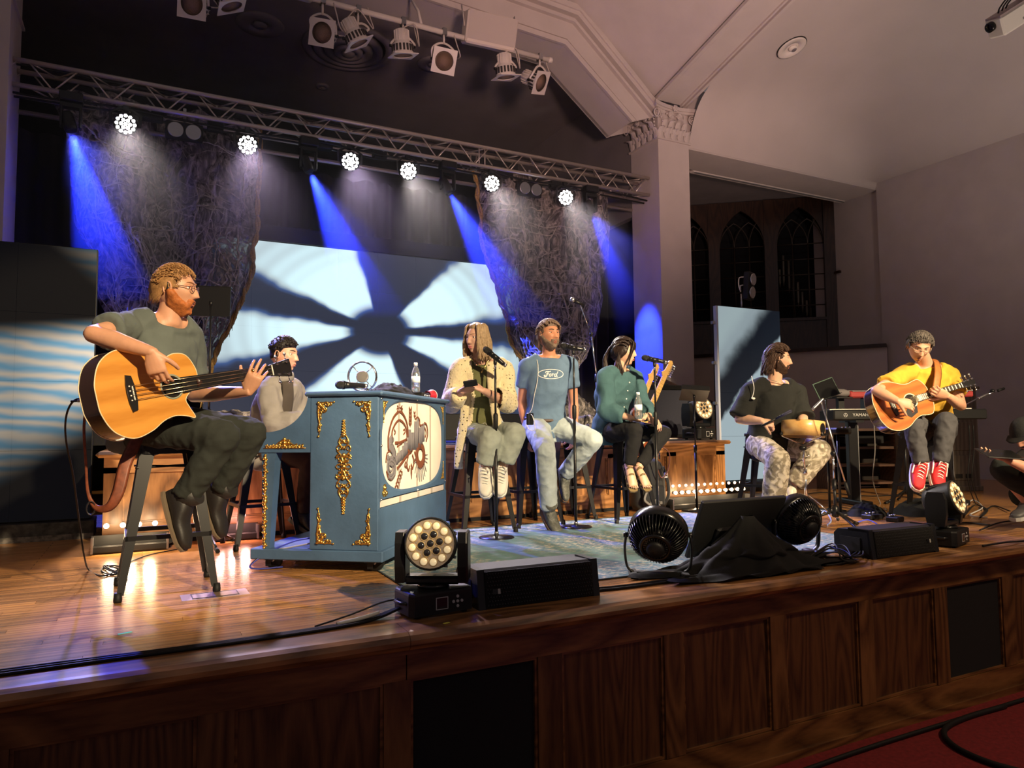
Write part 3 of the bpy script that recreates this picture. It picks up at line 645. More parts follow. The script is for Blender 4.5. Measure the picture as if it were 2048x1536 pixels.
# gilt ornaments: scrolls and leaves laid on a face
def orn(name, strokes, blobs, place, parent, r=.006):
    mb = MB()
    for pts, r0, r1 in strokes:
        q = bez([place(*p) for p in pts], 5); n = len(q); mb.tube(q, [r0 + (r1 - r0) * i / (n - 1) for i in range(n)], 6)
    for (u, v, rr) in blobs: mb.ball(place(u, v), rr, 8)
    return mb.build(name, GOLD, parent)
def spiral(cu, cv_, r, a0, turns, sgn=1, n=14): return [(cu + r * (1 - .8 * i / n) * math.cos(a0 + sgn * i / n * turns * 2 * PI), cv_ + r * (1 - .8 * i / n) * math.sin(a0 + sgn * i / n * turns * 2 * PI)) for i in range(n + 1)]
def corner_orn(place, parent, su=1, sv=1, k=1.0):
    """corner at (0,0), running +u and -v"""
    P = lambda u, v: place(su * u * k, sv * v * k); S = []; B = []
    for c, r, a, t, sg in (((.030, -.030), .022, 2.4, 1.3, 1), ((.058, -.018), .014, 3, 1.2, -1), ((.018, -.060), .014, 2, 1.2, 1), ((.085, -.016), .010, 3, 1, 1), ((.016, -.100), .012, 1.6, 1.1, -1), ((.024, -.135), .012, 1.6, 1.1, 1), ((.014, -.168), .009, 1.6, 1, -1), ((.045, -.050), .016, .8, 1.2, -1)): S.append((spiral(*c, r, a, t, sg), .0052 * k, .0022 * k))
    S += [([(.006, -.006), (.03, -.028), (.055, -.055)], .010 * k, .004 * k), ([(.01, -.01), (.05, -.008), (.105, -.006)], .006 * k, .002 * k), ([(.01, -.01), (.010, -.09), (.022, -.15), (.012, -.20)], .006 * k, .0025 * k), ([(.03, -.06), (.022, -.09), (.012, -.12)], .007 * k, .003 * k), ([(.02, -.13), (.010, -.15), (.016, -.175)], .006 * k, .003 * k)]
    B = [(.02, -.02, .012 * k), (.04, -.04, .010 * k), (.105, -.006, .006 * k), (.012, -.2, .007 * k), (.07, -.025, .008 * k), (.02, -.08, .008 * k), (.016, -.115, .006 * k), (.035, -.015, .008 * k), (.014, -.04, .008 * k)]
    return orn('gilt_corner', S, B, P, parent)
endp = lambda u, v: Vector((-.006, PD / 2 - u, v))         # u to the right as seen, v up
hw = .165
corner_orn(lambda u, v: endp(-hw + u, .955 + v), pn); corner_orn(lambda u, v: endp(hw - u, .955 + v), pn)
corner_orn(lambda u, v: endp(-hw + u, .150 - v), pn); corner_orn(lambda u, v: endp(hw - u, .150 - v), pn)
S = []; B = []
for sv in (-1, 1):
    for su in (-1, 1):
        for c, r, a, t, sg in (((.024, .045), .022, .2, 1.2, 1), ((.028, .095), .020, 3.4, 1.2, -1), ((.016, .135), .014, 3, 1.2, 1), ((.022, .015), .014, 1, 1, 1)): S.append(([(su * u, sv * v) for u, v in spiral(*c, r, a, t, sg)], .0055, .0024))
        S += [([(0, sv * .02), (su * .018, sv * .06), (su * .042, sv * .085)], .007, .003), ([(su * .01, sv * .10), (su * .03, sv * .13), (su * .012, sv * .165)], .006, .003), ([(0, 0), (su * .03, sv * .012), (su * .048, 0)], .006, .003), ([(0, sv * .05), (su * .03, sv * .05), (su * .046, sv * .04)], .006, .003)]
    for k in range(6): B += [(0, sv * (.165 + .014 * k), .011 - .0013 * k), (.010 - .0012 * k, sv * (.172 + .014 * k), .006), (-.010 + .0012 * k, sv * (.172 + .014 * k), .006)]
    B += [(0, sv * .06, .012), (0, sv * .10, .010), (0, sv * .135, .009)]
B += [(0, 0, .014)]
orn('gilt_medallion', S, B, lambda u, v: endp(u, .585 + v * 1.07), pn)
S = []; B = []
for su in (-1, 1):
    for k in range(6): S.append((spiral(su * (.018 + .019 * k), .010 + .004 * (k % 2), .012 - .001 * k, 1, 1.1, su), .0045, .002)); B.append((su * (.012 + .02 * k), .004, .008 - .0006 * k))
    S.append(([(0, .005), (su * .06, .002), (su * .13, .0)], .006, .002)); S.append(([(0, .05), (su * .03, .035), (su * .06, .014)], .006, .003)); S.append((spiral(su * .02, .034, .014, .5, 1.2, su), .005, .002))
B += [(0, .05, .011), (0, .03, .012), (0, .012, .012), (.025, .03, .008), (-.025, .03, .008)]
orn('gilt_pediment', S, B, lambda u, v: Vector((-.010, .565 - u, .690 + v)), pn)
B = [(.003 * math.sin(k * 2.1), -.26 + k * .0175, .008 + .004 * (k % 2) + (.004 if 13 < k < 17 else 0)) for k in range(31)]; S = [([(0, -.27), (0, 0), (0, .27)], .005, .005)] + [(spiral(.008 * (-1) ** k, -.25 + k * .035, .008, k, 1, (-1) ** k), .004, .002) for k in range(15)]
orn('gilt_garland', S, B, lambda u, v: Vector((-.006, .685 - u, .385 + v)), pn)
fr = lambda u, v: Vector((u, -.004, v))
for (u, v, su, sv) in ((.06, .955, 1, 1), (1.24, .955, -1, 1), (1.24, .435, -1, -1)): corner_orn(lambda a, b, u=u, v=v: fr(u + a, v + b), pn, su, sv, .62)
orn('gilt_trefoil', [(spiral(.0, .02, .018, 1, 1.2), .006, .003), (spiral(.02, -.008, .018, 3, 1.2), .006, .003), (spiral(-.02, -.008, .018, 5, 1.2), .006, .003)], [(0, .02, .012), (.02, -.01, .012), (-.02, -.01, .012), (0, 0, .01)], lambda u, v: fr(.085 + u, .44 + v), pn)
# the printed emblem on the cloth
PN_ = Vector((math.sin(PANG), -math.cos(PANG), 0))
def onpiano(cx_, cy_):
    d = Vector(ray(740 + cx_ / 4.953, 770 + cy_ / 4.953)); c = Vector(CPOS); t = (PB - c).dot(PN_) / d.dot(PN_); q = c + d * t - PB; return Vector((q.dot(PL), .0125, q.z))
INK = mat('emblem_grey', (.17, .16, .18), .7); INKB = mat('emblem_brown', (.15, .045, .020), .7)
def ink(name, pts, w, m=INKB, closed=False, smooth=True):
    q = [onpiano(*p) for p in pts]; q = bez(q, 5) if smooth and len(q) > 2 else q; n = len(q)
    ws = [w] * n if not isinstance(w, (list, tuple)) else list(np.interp(np.linspace(0, 1, n), np.linspace(0, 1, len(w)), w))
    return MB().tube(q, None, 6, ell=[(max(.0008, a), .0012) for a in ws], up=(0, 1, 0), closed=closed).build(name, m, pn)
ink('emblem_arch', [(205, 650), (203, 520), (225, 400), (262, 310), (315, 265), (360, 310), (390, 400), (400, 520)], .010)
ink('emblem_arch', [(243, 560), (240, 470), (262, 405), (290, 362), (315, 350), (350, 375), (378, 430), (388, 520)], .009)
ink('emblem_finial', [(315, 150), (315, 200), (315, 268)], (.002, .007, .004)); ink('emblem_finial', [(290, 262), (300, 235), (315, 225), (330, 235), (340, 262)], .005); ink('emblem_finial', [(285, 240), (300, 215), (290, 205)], .004); ink('emblem_finial', [(345, 240), (330, 215), (340, 205)], .004)
ink('emblem_scroll', [(262, 440), (272, 470), (262, 490)], .006); ink('emblem_scroll', [(350, 450), (362, 440), (368, 465), (352, 490)], .006)
ink('emblem_letter', [(255, 545), (232, 545), (222, 600), (250, 650), (262, 720), (235, 770), (200, 720), (208, 700)], (.012, .03, .034, .03, .034, .03, .018, .01), INK)
ink('emblem_spiral', [(180, 770), (190, 680), (225, 650)], .006)
sp_ = [(230 + 48 * (1 - .8 * i / 26) * math.cos(2.2 - i * .62), 815 + 118 * (1 - .8 * i / 26) * math.sin(2.2 - i * .62)) for i in range(27)]; ink('emblem_spiral', sp_, (.014, .012, .010, .008, .006), INK)
ink('emblem_spiral', [(185, 850), (205, 920), (235, 935), (270, 890)], .008)
for x, y0, y1_ in ((285, 700, 790), (302, 670, 770), (320, 650, 755), (338, 640, 740), (352, 600, 720), (368, 560, 705), (382, 570, 690)): ink('emblem_letter', [(x, y0), (x + 2, y1_)], .020, INK, smooth=False)
ink('emblem_swash', [(290, 830), (330, 780), (395, 690), (430, 660)], .012); ink('emblem_swash', [(270, 575), (320, 570), (385, 540)], .010); ink('emblem_swash', [(290, 610), (340, 575)], .007)
for x, y0, y1_, ww in ((408, 440, 640, .030), (428, 470, 660, .022), (448, 470, 640, .020), (472, 360, 640, .026), (492, 340, 620, .022), (515, 420, 620, .020), (532, 400, 590, .022), (550, 380, 560, .022)): ink('emblem_letter', [(x, y0), (x - 2, y1_)], ww, INK, smooth=False)
ink('emblem_swash', [(395, 640), (415, 668), (440, 640)], .012); ink('emblem_swash', [(470, 340), (490, 320), (510, 350), (515, 400), (545, 395)], .008); ink('emblem_swash', [(555, 375), (580, 400), (590, 480), (575, 560)], .009); ink('emblem_swash', [(560, 420), (575, 470), (565, 520)], .007)
ink('emblem_wheel', [(518 + 36 * math.cos(t), 700 + 98 * math.sin(t)) for t in np.linspace(0, 2 * PI, 25)[:-1]], .026, closed=True, smooth=False); ink('emblem_wheel', [(518 + 24 * math.cos(t), 690 + 72 * math.sin(t)) for t in np.linspace(0, 2 * PI, 25)[:-1]], .006, closed=True, smooth=False)
for k in range(13):
    a = -.15 + k / 12 * 3.1; ink('emblem_ray', [(518 + 48 * math.cos(a), 710 + 115 * math.sin(a)), (518 + 72 * math.cos(a), 715 + 245 * math.sin(a) if .5 < a < 2.6 else 715 + 160 * math.sin(a))], (.006, .003), INK, smooth=False)
def sprig(pts, n, L_, w_, m):
    ink('emblem_stem', pts, .004, m)
    for i in range(n):
        t = (i + .5) / n; k = t * (len(pts) - 1); a = pts[int(k)]; b = pts[min(int(k) + 1, len(pts) - 1)]; fr_ = k - int(k); c = (a[0] + (b[0] - a[0]) * fr_, a[1] + (b[1] - a[1]) * fr_)
        for sg in (-1, 1): ink('emblem_leaf', [c, (c[0] + sg * L_ * .5, c[1] - L_ * 1.0), (c[0] + sg * L_ * .7, c[1] - L_ * 2.4)], (.002, w_, .001), m)
sprig([(418, 420), (420, 330), (420, 235)], 5, 18, .010, INKB); sprig([(465, 340), (462, 300), (462, 270)], 2, 12, .007, INKB)
ink('emblem_stem', [(330, 830), (295, 930), (262, 1075)], .004)
for i in range(7):
    t = i / 6; c = (325 - 60 * t, 850 + 215 * t)
    for sg in (-1, 1): ink('emblem_leaf', [c, (c[0] + sg * 12, c[1] + 18), (c[0] + sg * 14, c[1] + 48)], (.002, .011, .001), INKB)
ink('emblem_scroll', [(375, 760), (365, 800), (385, 815), (390, 780)], .008); ink('emblem_scroll', [(400, 700), (385, 780), (400, 850), (415, 800)], .008); ink('emblem_scroll', [(440, 690), (455, 760), (440, 830), (428, 780)], .009); ink('emblem_scroll', [(460, 660), (475, 720), (450, 770)], .008); ink('emblem_pendant', [(428, 820), (430, 870), (432, 935)], (.010, .013, .001))
# ---- things on the piano lid
LZ = PH + .0
def pw(u, v, z=0.0): return PB + PL * u + Vector((-PL.y, PL.x, 0)) * v + Vector((0, 0, z))
def make_mic(label, tip, dirv, wire=None, group=None):
    """handheld microphone: grille ball at tip, body along dirv"""
    M = Matrix.Translation(tip) @ zframe(dirv).to_4x4(); t = thing('microphone', label, 'microphone', M=M, group=group)
    MB().lathe([(.0, -.026), (.014, -.022), (.023, -.010), (.0255, .004), (.024, .018), (.021, .024)], 18).build('grille', mat('mic_grille', (.03, .03, .03), .45, .6, bump=.6, bscale=600), t)
    MB().lathe([(.026, .022), (.026, .032)], 18).build('collar', BLK, t); MB().lathe([(.0225, .032), (.020, .06), (.0165, .15), (.0165, .165), (.012, .170)], 18).build('handle', BLK, t); MB().lathe([(.0145, .17), (.0145, .19)], 14).build('connector', STEEL, t); return t
b = pw(.10, .22, PH + .030)
make_mic('black handheld microphone lying at the end of the piano lid', b + Vector((-.05, .03, .012)), pw(.26, .12, 0) - pw(.10, .22, 0))
vm = thing('vintage_microphone', 'vintage ring microphone with a round capsule held by springs on the piano', 'microphone', pw(.24, .20, PH), PANG * 0)
nv = cv(-.15, 0, -1); M = zframe(nv)
MB().lathe([(.045, 0), (.045, .006), (.02, .012), (.012, .02)], 20).build('base', STEEL, vm)
rg = MB(); cc = Vector((0, 0, .098)); rg.tube([cc + M @ Vector((.088 * math.cos(t), .088 * math.sin(t), 0)) for t in np.linspace(0, 2 * PI, 33)[:-1]], None, 8, closed=True, ell=(.005, .013), up=nv); rg.build('ring', CHR, vm)
MB().lathe([(.030, -.016), (.036, -.010), (.036, .010), (.030, .016)], 22, M, cc).build('capsule', mat('mesh_steel', (.35, .33, .30), .4, .8, bump=.8, bscale=500), vm)
for k in range(4):
    a = PI / 4 + k * PI / 2; MB().rod(cc + M @ Vector((.035 * math.cos(a), .035 * math.sin(a), 0)), cc + M @ Vector((.085 * math.cos(a), .085 * math.sin(a), 0)), .003, 6).build('spring', STEEL, vm)
def heap(name, label, cat, c, rx, ry, h, m, ang=0., seed=1., n=26):
    mb = MB(); R_ = Matrix.Rotation(ang, 3, 'Z')
    def fn(u, v):
        a = 2 * PI * u; r = v; k = noise.noise(Vector((math.cos(a) * 1.3, math.sin(a) * 1.3, seed))) * .18; z = h * (1 - r ** 2.2) * (1 + .35 * noise.noise(Vector((r * math.cos(a) * 2.5, r * math.sin(a) * 2.5, seed + 3)))) + .012 * noise.noise(Vector((r * math.cos(a) * 7, r * math.sin(a) * 7, seed)))
        return Vector(c) + R_ @ Vector((rx * r * (1 + k) * math.cos(a), ry * r * (1 + k) * math.sin(a), max(.003, z) if r < .98 else .001))
    mb.grid(fn, n * 2, n); o = mb.build(name, m); return tag(o, label, cat)
BCL = mat('black_cloth', (.007, .0075, .007), .85, bump=.15, bscale=300, spec=.25)
heap('garment_bag', 'black soft bag lying across the top of the piano', 'bag', pw(.75, .20, PH), .30, .15, .085, BCL, PANG, 4.)
heap('cloth', 'flat crumpled black cloth on the piano beside the ring microphone', 'cloth', pw(.42, .24, PH), .14, .10, .035, BCL, PANG, 8.)
def bottle(label, loc, water=.5, rot=None):
    t = thing('water_bottle', label, 'bottle', loc, rot=rot); pr = [(.026, 0), (.031, .006), (.031, .05), (.029, .055), (.031, .062), (.031, .12), (.030, .135), (.022, .165), (.012, .185), (.012, .195)]
    MB().lathe(pr, 20).build('bottle_body', mat('pet_plastic', (.9, .95, .97), .08, trans=.92), t); MB().lathe([(.029, .003), (.0295, .006), (.0295, .19 * water)], 16).build('water', mat('water', (.85, .92, .95), .02, trans=.95), t)
    MB().lathe([(.0315, .07), (.0316, .115)], 20).build('label_band', mat('bottle_label', (.75, .82, .85), .5), t); MB().lathe([(.0145, .193), (.0145, .212), (.010, .215)], 14).build('cap', mat('white_cap', (.85, .85, .83), .4), t); return t
bottle('clear water bottle standing on the black box on the piano', pw(1.10, .16, PH + .045))
bx = thing('effects_box', 'small black box with knobs under the bottle on the piano', 'box', pw(1.12, .15, PH), PANG); MB().box((0, 0, .022), (.16, .12, .044), bev=.005).build('case', BLKM, bx)
for k in range(4): MB().lathe([(.008, 0), (.007, .012)], 10, Matrix.Rotation(PI / 2, 3, 'X'), (-.055 + .036 * k, -.06, .022)).build('knob', STEEL, bx)
rc = thing('plastic_cup', 'red plastic cup tipped on the far end of the piano', 'cup', M=Matrix.Translation(pw(1.24, .12, PH + .034)) @ zframe(PL).to_4x4()); MB().lathe([(.028, 0), (.042, .11), (.044, .112), (.041, .110), (.026, .004)], 22, cap=False).build('cup_body', mat('red_plastic', (.55, .02, .03), .35), rc); MB().lathe([(.043, .108), (.045, .112), (.043, .115)], 22).build('rim', mat('cup_white', (.8, .78, .76), .4), rc)
# ================================================================== rug
def rug_mat():
    m = bpy.data.materials.new('distressed_rug'); m.use_nodes = True; N, L = NT(m); b = N['Principled BSDF']; b.inputs['Roughness'].default_value = .95
    tc = N.new('ShaderNodeTexCoord'); mp = N.new('ShaderNodeMapping'); L.new(tc.outputs['Object'], mp.inputs['Vector']); mp.inputs['Scale'].default_value = (1, 1.6, 1)
    n1 = N.new('ShaderNodeTexNoise'); n1.inputs['Scale'].default_value = 1.4; n1.inputs['Detail'].default_value = 3; n2 = N.new('ShaderNodeTexNoise'); n2.inputs['Scale'].default_value = 22; n2.inputs['Detail'].default_value = 8; n2.inputs['Roughness'].default_value = .7
    n3 = N.new('ShaderNodeTexNoise'); n3.inputs['Scale'].default_value = 9; n3.inputs['Detail'].default_value = 6
    for n_ in (n1, n2, n3): L.new(mp.outputs[0], n_.inputs['Vector'])
    ln = N.new('ShaderNodeVectorMath'); ln.operation = 'LENGTH'; sb = N.new('ShaderNodeVectorMath'); sb.operation = 'MULTIPLY'; sb.inputs[1].default_value = (.75, 1.05, 0); L.new(tc.outputs['Object'], sb.inputs[0]); L.new(sb.outputs[0], ln.inputs[0])
    ad = N.new('ShaderNodeMath'); ad.operation = 'MULTIPLY_ADD'; ad.inputs[1].default_value = .5; L.new(n1.outputs[0], ad.inputs[0]); L.new(ln.outputs['Value'], ad.inputs[2])
    zr = N.new('ShaderNodeValToRGB'); e = zr.color_ramp.elements; e[0].position = .40; e[0].color = (1, 1, 1, 1); e[1].position = .80; e[1].color = (0, 0, 0, 1); q = e.new(.93); q.color = (0, 0, 0, 1); q = e.new(1.0); q.color = (.75, .75, .75, 1); L.new(ad.outputs[0], zr.inputs[0])
    cr = N.new('ShaderNodeValToRGB'); e = cr.color_ramp.elements; e[0].position = .38; e[0].color = (.06, .10, .17, 1); e[1].position = .64; e[1].color = (.66, .60, .44, 1)
    for pos, c in ((.46, (.09, .19, .23, 1)), (.50, (.24, .35, .34, 1)), (.53, (.15, .11, .12, 1)), (.58, (.50, .48, .38, 1))): q = e.new(pos); q.color = c
    L.new(n2.outputs[0], cr.inputs[0])
    c2 = N.new('ShaderNodeValToRGB'); e = c2.color_ramp.elements; e[0].position = .3; e[0].color = (.09, .115, .155, 1); e[1].position = .7; e[1].color = (.16, .21, .26, 1); q = e.new(.52); q.color = (.08, .17, .17, 1); L.new(n3.outputs[0], c2.inputs[0])
    mx = N.new('ShaderNodeMixRGB'); L.new(zr.outputs[0], mx.inputs[0]); L.new(c2.outputs[0], mx.inputs[1]); L.new(cr.outputs[0], mx.inputs[2]); L.new(mx.outputs[0], b.inputs['Base Color'])
    bp = N.new('ShaderNodeBump'); bp.inputs['Strength'].default_value = .5; bp.inputs['Distance'].default_value = .004; L.new(n2.outputs[0], bp.inputs['Height']); L.new(bp.outputs[0], b.inputs['Normal']); return m
rg = thing('area_rug', 'faded blue and cream patterned rug in the middle of the stage', 'rug', (2.83, 4.22, 0), -.015)
MB().grid(lambda u, v: Vector(((u - .5) * 3.3, (v - .5) * 2.15, .007 + .0015 * noise.noise(Vector((u * 9, v * 7, 2))))), 60, 40).build('pile', rug_mat(), rg)
ed = MB()
for a, b in (((-1.65, -1.075), (1.65, -1.075)), ((1.65, -1.075), (1.65, 1.075)), ((1.65, 1.075), (-1.65, 1.075)), ((-1.65, 1.075), (-1.65, -1.075))): ed.rod((*a, .0045), (*b, .0045), .0045, 6)
ed.build('bound_edge', mat('rug_edge', (.03, .04, .05), .9), rg)['kind'] = 'stuff'
# ================================================================== microphones on straight stands
def mic_stand(label, base, h, tilt, label_mic, fdir):
    t = thing('microphone_stand', label, 'microphone stand', base)
    MB().lathe([(.0, .0), (.128, 0), (.130, .006), (.124, .014), (.03, .022), (.016, .030)], 32).build('round_base', BLK, t); MB().lathe([(.016, .022), (.016, .045), (.0145, .05)], 14).build('base_collar', STEEL, t)
    MB().rod((0, 0, .03), (0, 0, h * .62), .0115, 12).build('lower_tube', BLK, t); MB().lathe([(.013, 0), (.0175, .01), (.0175, .10), (.013, .115)], 14, o=(0, 0, h * .60)).build('clutch', BLKM, t); MB().rod((0, 0, h * .65), (0, 0, h - .03), .008, 12).build('upper_tube', BLK, t); MB().rod((0, 0, h - .085), (0, 0, h - .055), .0095, 12).build('thread', CHR, t)
    d = Vector(fdir).normalized(); cl = MB(); cl.lathe([(.010, -.055), (.013, -.05), (.013, -.03), (.008, -.02)], 12, o=(0, 0, h)); cl.box((0, 0, h - .012), (.016, .024, .03)); cl.tube([Vector((0, 0, h)) + d * -.03, Vector((0, 0, h)) + d * .03], .021, 14); cl.build('mic_clip', BLK, t)
    make_mic(label_mic, Vector(base) + Vector((0, 0, h + .001)) - d * .085, d); return t
b1 = onz(993, 1077); h1 = at(989, 712, (RM.T @ (np.array(b1) - CPOS))[2]).z
b2 = onz(1152, 1056); h2 = at(1142, 693, (RM.T @ (np.array(b2) - CPOS))[2]).z
b3 = onz(1316, 1050); h3 = at(1301, 718, (RM.T @ (np.array(b3) - CPOS))[2]).z
mic_stand('straight round-base microphone stand in front of the cardigan woman', b1, h1, 0, 'black handheld microphone clipped beside the cardigan woman\'s shoulder', cv(.75, .62, .1))
mic_stand('straight round-base microphone stand in front of the man in blue', b2, h2, 0, 'black handheld microphone clipped at the blue-tee man\'s chin', cv(1, .18, .1))
mic_stand('straight round-base microphone stand in front of the teal-blouse woman', b3, h3, 0, 'black handheld microphone clipped level with the teal-blouse woman\'s mouth', cv(1, .20, .1))
# ================================================================== moving-head wash lights on the deck
LENSW = mat('glow_tinted_lens', (.9, .75, .45), .15, emit=(1, .80, .48), estr=.30); LENSD = mat('dark_lens', (.02, .02, .022), .08, coat=1.0); FACEP = mat('lamp_face', (.55, .44, .33), .35, .3, emit=(1, .72, .45), estr=.05); LRIM = mat('lens_rim', (.85, .66, .35), .25, .6)  # weak emission on outer lenses and face stands in for ambient light they catch
def moving_head(label, loc, rz, face, sc=1.0, lit=True):
    """face: world direction the head looks at"""
    t = thing('moving_head_light', label, 'stage light', loc, rz); k = sc
    b = MB(); b.prism([(-.135 * k, -.10 * k), (.135 * k, -.10 * k), (.15 * k, -.07 * k), (.15 * k, .07 * k), (.135 * k, .10 * k), (-.135 * k, .10 * k), (-.15 * k, .07 * k), (-.15 * k, -.07 * k)], .095 * k, o=(0, 0, .012 * k), bev=.012 * k); base = b.build('base', BLKM, t)
    MB().box((-.01 * k, -.1015 * k, .055 * k), (.05 * k, .003, .045 * k)).build('display', mat('lcd_dark', (.01, .01, .012), .1), base)
    fr_ = MB(); 
    for dx, dz, w_, h_ in ((0, .024, .056, .003), (0, -.024, .056, .003), (.027, 0, .003, .05), (-.027, 0, .003, .05)): fr_.box(((-.01 + dx) * k, -.102 * k, (.055 + dz) * k), (w_ * k, .003, h_ * k))
    fr_.build('display_frame', mat('grey_print', (.45, .45, .45), .5), base)['kind'] = 'stuff'
    for dx, dz in ((0, 0), (.02, 0), (-.02, 0), (0, .02), (0, -.02)): MB().lathe([(.007 * k, 0), (.006 * k, .004)], 10, Matrix.Rotation(PI / 2, 3, 'X'), ((.065 + dx) * k, -.100 * k, (.055 + dz) * k)).build('button', mat('grey_print', (.45, .45, .45), .5), base)
    for sx in (-1, 1):
        for sy in (-1, 1): MB().lathe([(.014 * k, 0), (.014 * k, .014 * k)], 10, o=(sx * .11 * k, sy * .07 * k, 0)).build('foot', RUB, base)
        MB().tube([(sx * .145 * k, -.05 * k, .06 * k), (sx * .165 * k, -.03 * k, .06 * k), (sx * .165 * k, .03 * k, .06 * k), (sx * .145 * k, .05 * k, .06 * k)], .008 * k, 8).build('carry_handle', BLK, base)
    MB().lathe([(.07 * k, .107 * k), (.065 * k, .125 * k)], 24).build('pan_bearing', BLKG, t)
    f = Matrix.Rotation(-rz, 3, 'Z') @ Vector(face).normalized(); pan = math.atan2(f.x, -f.y)            # local: head looks to -y when pan=0
    Rp = Matrix.Rotation(pan, 3, 'Z'); yk = MB()
    yk.box(Rp @ Vector((0, 0, .14 * k)), (.24 * k, .09 * k, .035 * k), Rp, bev=.01 * k); y0 = yk.build('yoke_bridge', BLK, t)
    for sx in (-1, 1):
        pr = [(-.05, .13), (.05, .13), (.062, .20), (.06, .30), (.045, .345), (-.045, .345), (-.06, .30), (-.062, .20)]; Mx_ = Rp @ Matrix(((0, 0, 1), (1, 0, 0), (0, 1, 0))); MB().prism([(a * k, b_ * k) for a, b_ in pr], .045 * k, Mx_, Rp @ Vector((sx * .135 * k - .0225 * k, 0, 0)), bev=.01 * k).build('yoke_arm', BLK, t)
    c = Vector((0, 0, .285 * k)); M = zframe(f, Rp @ Vector((1, 0, 0)))
    hd = MB(); hd.lathe([(.045, -.12), (.085, -.10), (.100, -.05), (.106, .0), (.108, .055), (.112, .075), (.112, .085), (.104, .088), (.104, .079)], 32, M, c) if k == 1 else hd.lathe([(a * k, b_ * k) for a, b_ in ((.045, -.12), (.085, -.10), (.100, -.05), (.106, .0), (.108, .055), (.112, .075), (.112, .085), (.104, .088), (.104, .079))], 32, M, c); head = hd.build('head', BLKM, t)
    for i in range(12): a = i / 12 * 2 * PI; MB().box(c + M @ Vector((.102 * k * math.cos(a), .102 * k * math.sin(a), -.03 * k)), (.012 * k, .012 * k, .07 * k), M).build('cooling_fin', BLKM, head)
    MB().lathe([(.103 * k, .082 * k), (.001, .082 * k)], 32, M, c).build('front_plate', FACEP, head)
    for ring, n, r in ((0, 1, 0), (1, 6, .040), (2, 12, .078)):
        for i in range(n):
            a = i / n * 2 * PI + .2; p = c + M @ Vector((r * k * math.cos(a), r * k * math.sin(a), .081 * k)); L_ = MB(); L_.lathe([(.0175 * k, 0), (.0165 * k, .005 * k), (.010 * k, .010 * k), (.0, .0115 * k)], 14, M, p); lo = L_.build('lens', LENSW if ring == 2 else LENSD, head)
            MB().lathe([(.0185 * k, .0), (.0195 * k, .003 * k), (.0175 * k, .006 * k)], 14, M, p).build('lens_rim', LRIM, lo)
    return t
moving_head('black moving-head light at the stage edge by the blue piano', (1.13, 2.98, 0), .10, cv(-.05, -.28, -1), 1.0)
moving_head('black moving-head light at the stage edge below the red sneakers', (4.74, 2.98, 0), .30, cv(.62, -.35, -.72), 1.02)
moving_head('black moving-head light standing on the oak riser', (ony(1397, 850, 5.98).x, 5.98, .662), .35, cv(.45, -.25, -.85), 1.12)
# ================================================================== low speakers at the edge
GRL = mat('speaker_grille', (.007, .007, .007), .55, .0, bump=1.0, bscale=320, spec=.3)
def wedge(label, loc, rz, L_, logo=.08, hgt=.165):
    t = thing('stage_speaker', label, 'speaker', loc, rz); d = .26; Mx_ = Matrix(((0, 0, 1), (1, 0, 0), (0, 1, 0))); pr = [(0, 0), (d, 0), (d, hgt * .78), (d - .03, hgt * .95), (.035, hgt), (.018, hgt - .01)]
    MB().prism(pr, L_, Mx_, (0, 0, 0)).build('cabinet', BLKM, t)
    for x in (0, L_ - .035): MB().prism([(-.012, 0), (d * .6, 0), (d * .6, .02), (.01, .02), (.024, hgt - .012), (d * .6, hgt - .012), (d * .6, hgt + .004), (.012, hgt + .004)], .035, Mx_, (x, 0, 0)).build('end_cheek', BLK, t)
    n_ = Vector((0, -hgt, .018)).normalized(); M = frame((1, 0, 0), Vector((0, -1, .11))); c = Vector((L_ / 2, -.002, hgt / 2))
    MB().box(c, (L_ - .07, hgt - .012, .008), M).build('grille', GRL, t)
    gb = MB(); 
    for j in range(9):
        for i in range(int((L_ - .08) / .0135)): q = c + M @ Vector((-L_ / 2 + .045 + i * .0135 + (.0067 if j % 2 else 0), -.066 + j * .0165, .0045)); gb.lathe([(.0042, 0), (.003, .0022)], 5, M, q)
    gb.build('grille_dimples', mat('grille_dimple', (.018, .018, .018), .45), t)['kind'] = 'stuff'
    lg = MB().box(c + M @ Vector((-L_ / 2 + logo, -.01, .006)), (.026, .022, .003), M).build('badge', BLKG, t); MB().box(c + M @ Vector((-L_ / 2 + logo + .018, -.01, .007)), (.012, .022, .004), M).build('badge_bar', mat('badge_grey', (.4, .4, .36), .4), lg)
    for x in (-.001, L_ + .001): MB().box((x, d * .55, hgt * .45), (.006, d * .55, hgt * .5)).build('side_recess', mat('deep_black', (.004, .004, .004), .8), t)
    return t
wedge('long black stage speaker next to the piano-side light', (1.305, 2.90, 0), -.02, .62)
wedge('long black stage speaker beside the cable box near the red sneakers', (3.83, 2.86, 0), -.03, .60, .50)
